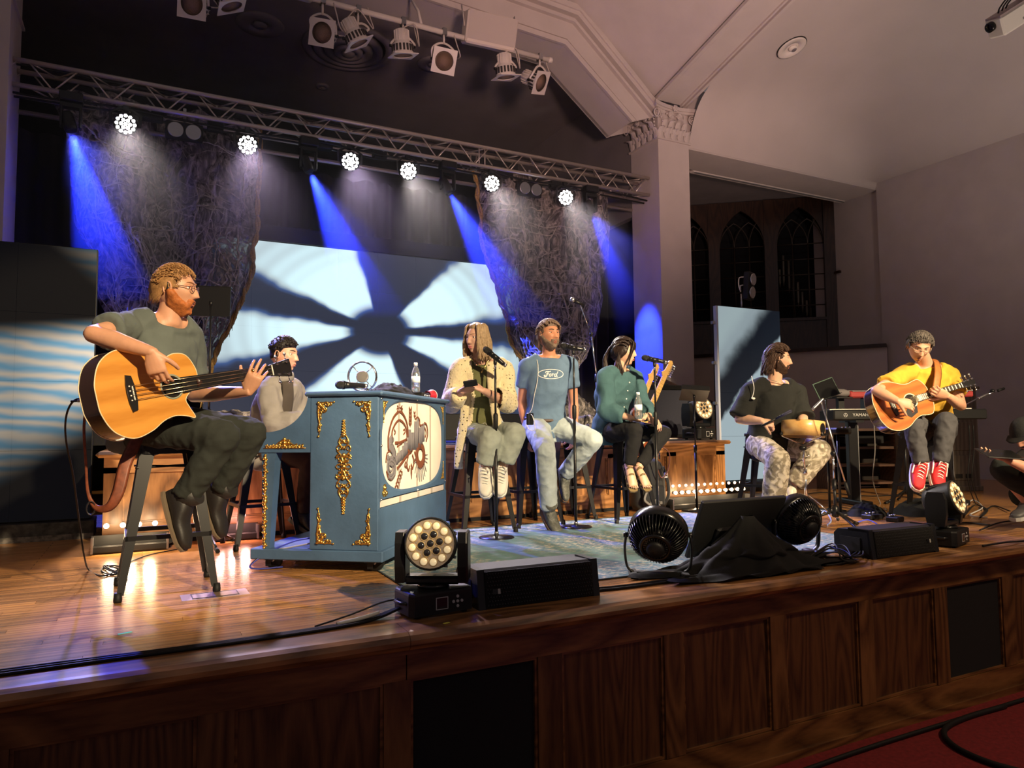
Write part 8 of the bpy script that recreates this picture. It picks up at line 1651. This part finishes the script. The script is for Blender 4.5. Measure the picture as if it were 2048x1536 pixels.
def wavy(side_lo, side_hi, n, y0, sgn, seed, L_, wave=.012, r=.007):
    rnd = random.Random(seed); out = []
    for k in range(n):
        a = rnd.uniform(side_lo, side_hi); pts = []; ph = rnd.uniform(0, 6)
        for j in range(13):
            t = j / 12; rr = .083 + .012 * math.sin(t * 3) + .010 * t
            x = rr * math.cos(a) * 1.08; y = rr * math.sin(a); z = .085 - .02 * rnd.random() - t * L_ * rnd.uniform(.95, 1.05)
            if t < .25: k2 = t / .25; x *= .62 + .38 * k2; y *= .62 + .38 * k2; z = .112 - .05 * k2 * k2
            pts.append(Vector((x + wave * math.sin(t * 9 + ph) * t, y + wave * math.cos(t * 9 + ph) * t, z)))
        out.append((pts, r * rnd.uniform(.75, 1.2)))
    return out
fh = short_hair(.078, .02, -.07, .052)
p.hair(fh, (.34, .235, .135), .014, 30, 4., .004, rough=.42, locks=wavy(.80, 2.9, 85, 0, 1, 5, .245) + wavy(-2.9, -.80, 85, 0, -1, 6, .245) + wavy(2.6, 3.7, 40, 0, 1, 8, .23))
p.shirt((.125, .130, .055), .3, .012, .12, name='blouse', amp=.006, freq=9, hi=.985)
def lace_mat():
    m = mat('cream_crochet', (.72, .62, .38), .9, bump=.5, bscale=70, sheen=.3); N, L = NT(m); b = N['Principled BSDF']
    tc = N.new('ShaderNodeTexCoord'); vo = N.new('ShaderNodeTexVoronoi'); vo.inputs['Scale'].default_value = 40; vo.inputs['Randomness'].default_value = .35; L.new(tc.outputs['Object'], vo.inputs['Vector'])
    nz = N.new('ShaderNodeTexNoise'); nz.inputs['Scale'].default_value = 7; L.new(tc.outputs['Object'], nz.inputs['Vector'])
    g1 = N.new('ShaderNodeMath'); g1.operation = 'GREATER_THAN'; g1.inputs[1].default_value = .23; L.new(vo.outputs['Distance'], g1.inputs[0])
    g2 = N.new('ShaderNodeMath'); g2.operation = 'LESS_THAN'; g2.inputs[1].default_value = .46; L.new(nz.outputs[0], g2.inputs[0])
    mx = N.new('ShaderNodeMath'); mx.operation = 'MAXIMUM'; L.new(g1.outputs[0], mx.inputs[0]); L.new(g2.outputs[0], mx.inputs[1]); L.new(mx.outputs[0], b.inputs['Alpha']); return m
def open_front(o, p, half, axis=None, f=None):
    """cut the front opening of a cardigan"""
    me = o.data; b = bmesh.new(); b.from_mesh(me); J = p.J; ch = J['chest']; s_ = p.sh; up = (J['neck'] - J['pelvis']).normalized(); fw = f if f else up.cross(s_)
    kill = [q for q in b.faces if (lambda v: v.dot(fw) > .02 and abs(v.dot(s_)) < half + .06 * max(0, v.dot(up)) )(q.calc_center_median() - ch)]
    bmesh.ops.delete(b, geom=kill, context='FACES'); b.to_mesh(me); b.free()
cg = p.shirt((.7, .6, .4), 1.80, .020, -.22, name='cardigan', amp=.006, freq=9, m=lace_mat(), sl_r=1.28, hi=.93, wl=(1.10, 1.05, 1.03, 1.02, 1), seed=4.)
fw = cv(.05, 0, -1); open_front(cg, p, .085, f=fw)
so_ = cg.modifiers.new('s', 'SOLIDIFY'); so_.thickness = .006
b = MB(); pw = p.J['pelvis']
for sx, ln in ((-.135, .30), (.125, .14)):       # hanging front edges
    t0 = p.J['chest'] + cv(1, 0, 0) * (sx * .75) + fw * .135; b.tube(bez([p.J['neck'] + cv(1, 0, 0) * sx * .55 + fw * .06, t0, pw + cv(1, 0, 0) * sx * 1.05 + fw * .16, pw + cv(1, 0, 0) * sx * 1.25 + fw * .12 + Vector((0, 0, -ln * .55)), pw + cv(1, 0, 0) * sx * 1.30 + fw * .08 + Vector((0, 0, -ln))], 5), None, 10, ell=(.034, .011), up=fw)
b.build('cardigan_band', MATS['cream_crochet'], p.o)
JE = cloth_mat('light_denim_green', (.30, .335, .30), .9, .25, 9, 600)
p.trousers((.3, .33, .3), .012, .80, 1.45, name='jeans', m=JE, thigh=.92)
bl = MB(); S = p.sections(.024, .23, .33)[0]; up_ = (p.J['neck'] - p.J['pelvis']).normalized()
l_ = S[3]; f_2 = up_.cross(l_); bl.tube([S[0] + l_ * (S[1] * math.cos(t)) + f_2 * (S[2] * math.sin(t)) for t in np.linspace(0, 2 * PI, 30)[:-1]], None, 6, closed=True, ell=(.006, .015), up=up_); bl.build('belt', mat('brown_leather', (.08, .03, .015), .5), p.o)
kn = MB(); kc = S[0] + fw * (S[2] + .012)
for a, b_ in ((-.03, .02), (.03, .02)): kn.tube(bez([kc, kc + cv(1, 0, 0) * a + Vector((0, 0, b_)), kc + cv(1, 0, 0) * a * 1.6 + Vector((0, 0, -.01)), kc + fw * .005], 5), .004, 6); kn.tube([kc, kc + cv(1, 0, 0) * a * .6 + Vector((0, 0, -.07)) + fw * .01, kc + cv(1, 0, 0) * a * .4 + Vector((0, 0, -.14)) + fw * .03], .004, 6)
kn.build('tie_cord', mat('cord_grey', (.25, .24, .2), .8), p.o)
for q in 'RL': p.shoe(q, (.68, .66, .60), (.72, .70, .64), 'sneaker', .0, (.75, .73, .68), .26, up=cv(.1 if q == 'L' else -.1, -.45, -.9))
W1 = p
b = MB(); a = p.J['neck'] + fw * .075; b.tube(bez([a + cv(-.06, -.03, 0) * .07, a + Vector((0, 0, -.05)) + fw * .025, a + Vector((0, 0, -.075)) + fw * .035, a + Vector((0, 0, -.05)) + fw * .025 + cv(1, 0, 0) * .02, a + cv(.06, -.03, 0) * .07], 5), .0022, 6); b.ball(a + Vector((0, 0, -.08)) + fw * .037, .006, 8); b.build('necklace', mat('gold_ring', (.9, .6, .2), .2, 1.0), p.o)
# ---- man in the blue tee
J = joints(dict(pelvis=(1090, 845, 5.94), chest=(1094, 775, 5.88), neck=(1098, 714, 5.88), head=(1098, 671, 5.84), shR=(1054, 732, 5.84), shL=(1140, 731, 5.90), elR=(1044, 804, 5.96), wrR=(1055, 866, 5.92), elL=(1147, 804, 6.02), wrL=(1148, 866, 6.06),
                hipR=(1072, 852, 5.90), hipL=(1112, 852, 5.94), knR=(1090, 898, 5.52), anR=(1098, 1020, 5.60), toeR=(1120, 1061, 5.47), knL=(1186, 880, 5.76), anL=(1130, 948, 5.98), toeL=(1137, 985, 5.90)))
p = Person('bearded man in a blue logo tee and faded jeans with one boot on the rug', J, cv(.52, -.06, -.85), cv(.02, -1, -.02), 1.0, (0.60, 0.27, 0.16), 1.0, jaw=1.1)
p.add_hand('R', cv(-.1, 1, .1), cv(.6, .0, .6), 1, curl=(.35, .4, .45, .5), tcurl=.3); p.add_hand('L', cv(.0, 1, .2), cv(-.6, 0, .6), -1, curl=(.4, .4, .4, .4))
p.body(); p.face(brow=(.10, .06, .04), lips=(.40, .14, .10))
fm = short_hair(.066, .02, -.10, .052)
p.hair(fm, (.21, .14, .105), .016, 24, 7., .008, locks=swept(240, 9, .0042, (38, 120), (35, 80), 1.14, .082, 150, -.12))
p.hair(beard(), (.17, .12, .09), .012, 34, 5., .004, 'beard'); earpiece(p, -1, (.5, .35, .3))
TB = p.shirt((.115, .185, .285), .56, .013, .02, amp=.006, freq=8, name='tee_shirt', seed=2.)
JD = cloth_mat('faded_denim', (.37, .43, .45), .9, .3, 7, 600)
p.trousers((.36, .42, .45), .013, .98, 1.22, name='jeans', m=JD, amp=.004)
SN = mat('snakeskin_boot', (.075, .08, .07), .45, var=.5, vscale=60, bump=.4, bscale=120)
for q in 'RL': p.shoe(q, (.1, .1, .09), (.14, .08, .04), 'cowboy_boot', .02, None, .285, m=SN, boot=True, w=.93)
MAN = p
INKW = mat('white_print', (.80, .80, .80), .7); fw = cv(.28, 0, -.96); rt_ = cv(.96, 0, .28); c0 = at(1107, 748, 5.7) - p.base
def tee_print(name, pts, r, closed=False):
    q = [c0 + rt_ * (x * .20) + Vector((0, 0, y * .20)) for x, y in pts]; q = project_on(q, TB, -fw, .002); MB().tube(q, None, 6, closed=closed, ell=(r, .0015), up=fw).build(name, INKW, TB)
tee_print('logo_ring', [(.52 * math.cos(t), .19 * math.sin(t)) for t in np.linspace(0, 2 * PI, 61)[:-1]], .0032, True)
def stroke(name, pts, r=.004): tee_print(name, [(v.x * .62 - .30, v.y * .52 - .13) for v in bez([Vector((a, b, 0)) for a, b in pts], 6)], r)
stroke('logo_letter', [(.12, .15), (.03, .14), (.05, .05), (.14, .06), (.21, .17), (.27, .36), (.34, .44)], .0045); stroke('logo_letter', [(.12, .33), (.15, .43), (.27, .45), (.40, .43), (.47, .48)], .0045); stroke('logo_letter', [(.16, .25), (.25, .27), (.35, .27)])
stroke('logo_letter', [(.43 + .06 * math.cos(t) + .02 * math.sin(t), .17 + .10 * math.sin(t)) for t in np.linspace(1.2, 7.6, 14)]); stroke('logo_letter', [(.54, .27), (.58, .27), (.57, .17), (.55, .07)]); stroke('logo_letter', [(.57, .18), (.62, .26), (.68, .25)])
stroke('logo_letter', [(.77 + .065 * math.cos(t) + .02 * math.sin(t), .16 + .10 * math.sin(t)) for t in np.linspace(.8, 6.6, 12)]); stroke('logo_letter', [(.95, .46), (.89, .30), (.84, .12), (.87, .06), (.93, .11)])
b = MB(); q = project_on([at(px, py, 5.7) - p.base for px, py in ((1081, 706), (1081, 730), (1079, 760), (1074, 790), (1073, 815), (1068, 830))], TB, -fw, .005); b.tube(bez(q, 5), .0032, 6); b.build('earphone_cord', mat('white_cord', (.8, .78, .72), .4), p.o)
b = MB(); a = at(1060, 838, 5.66) - p.base; b.box(a, (.065, .03, .095), Matrix.Rotation(.4, 3, 'Z'), bev=.006); o = b.build('belt_pack', BLKM, p.o); b = MB(); b.tube(bez([a + Vector((.0, 0, .04)), a + cv(.2, -.2, -.4) * .05, a + cv(.3, .6, -.4) * .10, a + cv(0, 1, -.3) * .09, a + cv(-.3, .4, -.3) * .06], 5), .003, 6); b.build('coiled_lead', mat('white_cord', (.8, .78, .72), .4), o)
S = p.sections(.016, .25, .36)[0]; up_ = (p.J['neck'] - p.J['pelvis']).normalized(); l_ = S[3]; f_2 = up_.cross(l_); MB().tube([S[0] + l_ * (S[1] * math.cos(t)) + f_2 * (S[2] * math.sin(t)) for t in np.linspace(0, 2 * PI, 30)[:-1]], None, 6, closed=True, ell=(.005, .016), up=up_).build('belt', mat('dark_belt', (.06, .035, .025), .5), p.o)
# ---- woman in teal blouse
J = joints(dict(pelvis=(1222, 852, 6.22), chest=(1226, 792, 6.18), neck=(1238, 741, 6.14), head=(1247, 705, 6.12), shR=(1212, 756, 6.02), shL=(1268, 757, 6.26), elR=(1212, 822, 5.98), wrR=(1262, 836, 5.84), elL=(1288, 815, 6.18), wrL=(1300, 838, 5.96),
                hipR=(1218, 864, 6.14), hipL=(1245, 862, 6.28), knR=(1270, 860, 5.80), anR=(1258, 934, 5.84), toeR=(1268, 966, 5.74), knL=(1328, 866, 6.05), anL=(1276, 936, 5.90), toeL=(1296, 966, 5.80)))
p = Person('dark-haired woman in a teal blouse and black trousers with a water bottle', J, cv(.95, .05, -.30), cv(.03, -1, 0), .93, (0.62, 0.37, 0.25), .97, fem=1.0, nose=.9)
p.add_hand('R', cv(.9, .25, -.1), cv(.2, -.9, .2), -1, curl=(.55, .6, .65, .7), tcurl=.6, sc=.92); p.add_hand('L', cv(.7, .5, -.1), cv(-.3, .4, .6), 1, curl=(.5, .5, .55, .6), sc=.92)
p.body(); p.face(brow=(.03, .015, .012), lips=(.50, .15, .14))
rnd = random.Random(3); lk = []
for k in range(55):     # swept back to a tail, then falling
    a = rnd.uniform(-1, 1); y0 = .07 * a; top = rnd.uniform(.03, .115); pts = []
    pts = bez([Vector((.06 * rnd.uniform(.3, 1), y0 * 1.05, top)), Vector((-.03, y0 * 1.12, top * .9 + .012)), Vector((-.098, y0 * .5, .035 + .02 * rnd.random())), Vector((-.135, y0 * .35, .0)), Vector((-.15 - .02 * rnd.random(), y0 * .45, -.075)), Vector((-.135 + .03 * rnd.uniform(-1, 1), y0 * .5, -.17 - .05 * rnd.random()))], 3)
    lk.append((pts, .0115 * rnd.uniform(.8, 1.2)))
for sg in (-1, 1):
    for k in range(16):     # fringe and side strands
        y0 = sg * (.02 + .05 * k / 15); lk.append((bez([Vector((.05, y0 * .7, .112)), Vector((.092, y0 * .95, .085)), Vector((.098 - .02 * (k / 15), y0 * 1.15, .045 - .004 * k)), Vector((.085 - .04 * (k / 15), sg * (.055 + .02 * k / 15), .02 - .012 * k))], 3), .0055))
    for k in range(12): lk.append((bez([Vector((.0, sg * .078, .05)), Vector((-.03 + .02 * rnd.random(), sg * .088, .0)), Vector((-.04 + .03 * rnd.random(), sg * .085, -.08)), Vector((-.02 + .05 * rnd.random(), sg * (.08 + .02 * rnd.random()), -.17)), Vector((-.01, sg * .085, -.22 - .03 * rnd.random()))], 3), .006))
p.hair(lambda x, y, z: (lambda l: sstep(l - .006, l + .02, z))(np.interp(math.atan2(abs(y), x) / PI, (0, .16, .26, .36, .5, .7, 1), (.080, .074, .045, -.02, -.05, -.06, -.075))), (.022, .013, .011), .020, 28, 6., .005, rough=.38, locks=lk + swept(60, 8, .0075, (40, 100), (60, 110), 1.18, .085, 50, -.03))
W2S = p.shirt((.048, .108, .122), 1.70, .024, -.10, name='blouse', amp=.009, freq=7, sl_r=1.12, wl=(1.08, 1.03, 1.0, 1, 1), hi=.955)
bt = MB(); Jp = p.J; fw = cv(.62, 0, -.78)
for k in range(6): MB().ball(project_on([lerp(Jp['pelvis'], Jp['neck'], .06 + .145 * k)], W2S, -fw, .002)[0], .0065, 8).build('button', mat('pearl_button', (.75, .72, .68), .3), p.o)
b = MB(); c = at(1296, 850, 5.78); b.grid(lambda u, v: c + cv(1, 0, 0) * (.10 * (u - .3) * (1 - .6 * v)) + Vector((0, 0, .03 - .16 * v)) + cv(0, 0, 1) * (.02 * math.sin(u * 9) * v), 10, 10); o = b.build('blouse_tail', MATS['cloth_blouse_' + p.o['label'][:18]], p.o); o.modifiers.new('s', 'SOLIDIFY').thickness = .004
p.trousers((.012, .012, .013), .008, .92, 1.0, name='trousers')
def sandal(p, q):
    a, t = p.J['an' + q], p.J['toe' + q]; x = (t - a).normalized(); M = frame(x, cv(0, -.75, -.6)); u, y = M.col[2], M.col[1]; b = MB(); 
    o = a - x * .05 - u * .055; foot = MB(); foot.tube([o + u * .015, o + x * .06 + u * .045, o + x * .13 + u * .035, o + x * .2 + u * .018, o + x * .215 + u * .016], None, 12, ell=[(.024, .02), (.03, .042), (.037, .03), (.038, .014), (.03, .01)], up=u)
    for i in range(5): foot.tube([o + x * .19 + y * (.03 - .015 * i) + u * .014, o + x * (.235 - .007 * abs(i - 1)) + y * (.032 - .0155 * i) + u * .012], [.008, .006], 8)
    f = foot.build('foot', p.skin, p.o)
    b.prism([(-.012, -.028), (.1, -.032), (.19, -.044), (.245, -.03), (.252, 0), (.245, .03), (.19, .044), (.1, .032), (-.012, .028)], .018, M, o - u * .02)
    for k, h, w in ((.02, .055, .028), (.07, .09, .034), (.125, .068, .042), (.18, .035, .045)): b.tube([o + x * k + y * (w * math.cos(tt)) + u * (h * math.sin(tt)) for tt in np.linspace(0, PI, 9)], None, 6, ell=(.010, .0028), up=x.cross(y))
    b.build('sandal', mat('olive_leather', (.16, .11, .04), .5), p.o)
for q in 'RL': sandal(p, q)
W2 = p
# ---- drummer
J = joints(dict(pelvis=(1538, 880, 6.30), chest=(1542, 815, 6.24), neck=(1549, 762, 6.22), head=(1555, 719, 6.20), shR=(1503, 784, 6.12), shL=(1592, 786, 6.36), elR=(1479, 838, 6.06), wrR=(1524, 842, 5.86), elL=(1606, 838, 6.20), wrL=(1602, 846, 6.00),
                hipR=(1520, 890, 6.22), hipL=(1552, 888, 6.38), knR=(1556, 920, 5.86), anR=(1545, 1008, 5.95), toeR=(1572, 1030, 5.85), knL=(1640, 902, 6.12), anL=(1582, 972, 6.20), toeL=(1600, 1008, 6.12)))
p = Person('bearded drummer in an oversized black tee and patterned pale trousers', J, cv(.94, .10, -.30), cv(.02, -1, 0), 1.14, (0.62, 0.37, 0.25), 1.04, jaw=1.15)
p.add_hand('R', cv(.85, .25, -.2), cv(.1, .7, .6), -1, curl=(.95, 1.0, 1.0, 1.0), tcurl=.6); p.add_hand('L', cv(.5, .2, -.6), cv(0, 1, 0), 1, curl=(.5, .5, .5, .5))
p.body(); p.face(brow=(.03, .018, .012))
fm = short_hair(.066, .02, -.11, .05)
def mullet(n, seed):
    rnd = random.Random(seed); out = []
    for k in range(n):
        a = rnd.uniform(1.75, 4.53); ph = rnd.uniform(0, 6); pts = []
        for j in range(10):
            t = j / 9; rr = .088 + .015 * t; pts.append(Vector((rr * math.cos(a) * 1.1 + .008 * math.sin(8 * t + ph), rr * math.sin(a) * .95 + .008 * math.cos(8 * t + ph), .07 - .21 * t * rnd.uniform(.9, 1.05))))
        out.append((pts, .0058 * rnd.uniform(.8, 1.2)))
    return out
p.hair(fm, (.055, .028, .018), .020, 24, 8., .008, locks=mullet(130, 2) + swept(140, 5, .0045, (38, 120), (35, 80), 1.16, .084, 60, -.08))
p.hair(beard(), (.05, .026, .016), .016, 30, 4., .005, 'beard')
p.shirt((.016, .017, .016), .95, .024, -.03, name='tee_shirt', amp=.010, freq=6, sl_r=1.18, hi=.97, wl=(1.06, 1.04, 1, 1, 1))
b = MB(); nk = p.J['neck'] + Vector((0, 0, .008)); fw = cv(.6, 0, -.8); b.tube([nk + Vector((math.cos(t) * .078, math.sin(t) * .078, 0)) + fw * .012 + Vector((0, 0, -.030 * max(0, (Vector((math.cos(t), math.sin(t), 0))).dot(fw)))) for t in np.linspace(0, 2 * PI, 24)[:-1]], .0035, 6, closed=True); b.build('neck_chain', mat('pale_chain', (.75, .68, .5), .3, .7), p.o)
b = MB(); q0 = at(1503, 752, 6.02); b.tube(bez([q0, at(1508, 775, 5.99), at(1506, 790, 5.985), at(1503, 797, 5.985)], 6), .003, 6); b.ball(at(1507, 797, 5.98), (.022, .008, .010), 8); b.build('earphone_cord', mat('white_cord', (.8, .78, .72), .4), p.o)
o_ = [o for o in p.o.children if o.name.startswith('earphone_cord')][0]; o_.location = -p.base
def tapestry():
    m = bpy.data.materials.new('patterned_trouser_cloth'); m.use_nodes = True; N, L = NT(m); b = N['Principled BSDF']; b.inputs['Roughness'].default_value = .9
    tc = N.new('ShaderNodeTexCoord'); n1 = N.new('ShaderNodeTexNoise'); n1.inputs['Scale'].default_value = 14; n1.inputs['Detail'].default_value = 6; n1.inputs['Distortion'].default_value = 1.5; L.new(tc.outputs['Object'], n1.inputs['Vector'])
    cr = N.new('ShaderNodeValToRGB'); e = cr.color_ramp.elements; e[0].position = .42; e[0].color = (.20, .17, .12, 1); e[1].position = .56; e[1].color = (.50, .45, .36, 1); L.new(n1.outputs[0], cr.inputs[0]); L.new(cr.outputs[0], b.inputs['Base Color']); return m
p.trousers((.5, .45, .35), .014, .90, 1.5, name='trousers', m=tapestry(), amp=.005, thigh=.96)
for q in 'RL': p.shoe(q, (.66, .62, .52), (.68, .64, .55), 'shoe', len_=.285)
DRM = p
# ---- guitarist
J = joints(dict(pelvis=(1862, 852, 6.18), chest=(1858, 800, 6.06), neck=(1851, 729, 5.95), head=(1838, 693, 5.84), shR=(1800, 754, 5.92), shL=(1902, 752, 6.00), elR=(1752, 782, 5.62), wrR=(1797, 803, 5.46), elL=(1922, 812, 5.82), wrL=(1895, 792, 5.60),
                hipR=(1842, 862, 6.12), hipL=(1884, 862, 6.14), knR=(1826, 846, 5.72), anR=(1842, 930, 5.72), toeR=(1842, 975, 5.58), knL=(1893, 842, 5.72), anL=(1880, 930, 5.70), toeL=(1886, 972, 5.56)))
p = Person('guitarist in a yellow tee and red sneakers bent over an acoustic guitar', J, cv(-.22, .52, -.80), cv(.0, -.85, -.5), 1.04, (0.56, 0.30, 0.19), 1.02, jaw=1.12)
p.add_hand('R', cv(.85, .22, -.05), cv(.1, .3, .9), -1, curl=(.4, .45, .5, .55), tcurl=.4); p.add_hand('L', cv(-.85, -.25, -.2), cv(.1, -.4, .8), 1, curl=(.75, .8, .8, .85), tcurl=.2)
p.body(); p.face(brow=(.10, .08, .07))
p.hair(short_hair(.066, .02, -.055, .050), (.10, .085, .075), .017, 26, 5., .007, locks=swept(560, 3, .0018, (35, 160), (10, 18), 1.12, .080, 300))
p.hair(lambda x, y, z: .4 * beard()(x, y, z), (.12, .08, .06), .005, 30, 2., .002, 'stubble')
glasses(p, (.35, .28, .2))
p.shirt((.62, .36, .040), .60, .014, .0, name='tee_shirt', amp=.008, freq=9, sl_r=1.06, seed=1.)
b = MB(); fw = cv(-.05, 0, -1)
p.trousers((.060, .060, .066), .012, .93, 1.02, name='jeans', amp=.006)
RC = mat('red_canvas', (.52, .012, .018), .75, bump=.1, bscale=300)
for q in 'RL':
    sh = p.shoe(q, (.5, .02, .02), (.78, .74, .66), 'sneaker', .0, (.8, .78, .74), .275, m=RC, up=cv(-.05 if q == 'R' else .05, -.5, -.87))
    a, t = p.J['an' + q], p.J['toe' + q]; x = (t - a).normalized(); M = frame(x, cv(0, -.5, -.87)); 
    for sg in (-1, 1):
        b = MB(); b.tube(bez([M @ Vector((-.03, sg * .050, .015)) + a, M @ Vector((.03, sg * .052, -.005)) + a, M @ Vector((.08, sg * .053, -.03)) + a], 4), .006, 6); b.build('side_stripe', mat('laces_white', (.8, .78, .74), .8), sh)
GTR = p
# ---- crouching technician at the right
J = joints(dict(pelvis=(2110, 1000, 5.42), chest=(2085, 945, 5.36), neck=(2062, 905, 5.30), head=(2052, 868, 5.24), shR=(2050, 925, 5.18), shL=(2095, 915, 5.44), elR=(2085, 950, 5.05), wrR=(2012, 918, 5.06), elL=(2110, 950, 5.4), wrL=(2040, 925, 5.25),
                hipR=(2105, 1005, 5.34), hipL=(2110, 1000, 5.50), knR=(2008, 938, 5.22), anR=(2058, 1008, 5.32), toeR=(2020, 1022, 5.22), knL=(2045, 990, 5.55), anL=(2100, 1020, 5.6), toeL=(2070, 1030, 5.55)))
p = Person('crouching technician in a black cap and shorts looking down at a tablet', J, cv(-.72, .62, -.30), cv(-.55, -.8, -.1), 1.0, (0.58, 0.28, 0.19), 1.0)
p.add_hand('R', cv(-.9, -.2, .1), cv(0, -1, 0), 1, curl=(.25, .25, .3, .3), tcurl=.2); p.add_hand('L', cv(-.8, .2, .1), cv(0, -.3, -.8), 1, curl=(.6, .6, .6, .6))
p.body(); p.face()
p.hair(lambda x, y, z: sstep(.035, .05, z + .25 * x), (.012, .013, .014), .017, 5, 1., .001, 'cap', rough=.8)
p.hair(beard(), (.04, .02, .015), .01, 30, 4., .004, 'beard'); earpiece(p)
b = MB(); b.grid(lambda u, v: p.M @ Vector((.07 + .085 * v * math.cos((u - .5) * 2.2) , (u - .5) * .15, .055 - .012 * v - .03 * (u - .5) ** 2)) + p.J['head'], 10, 6); o = b.build('cap_visor', MATS['hair_cap_' + p.o['label'][:20]], p.o); o.modifiers.new('s', 'SOLIDIFY').thickness = .004
p.shirt((.02, .02, .022), .7, .018, .0, name='tee_shirt', sl_r=1.1); p.trousers((.018, .022, .020), .018, .02, 1.4, name='shorts')
for q in 'RL': p.shoe(q, (.05, .05, .055), (.3, .3, .3))
TEC = p
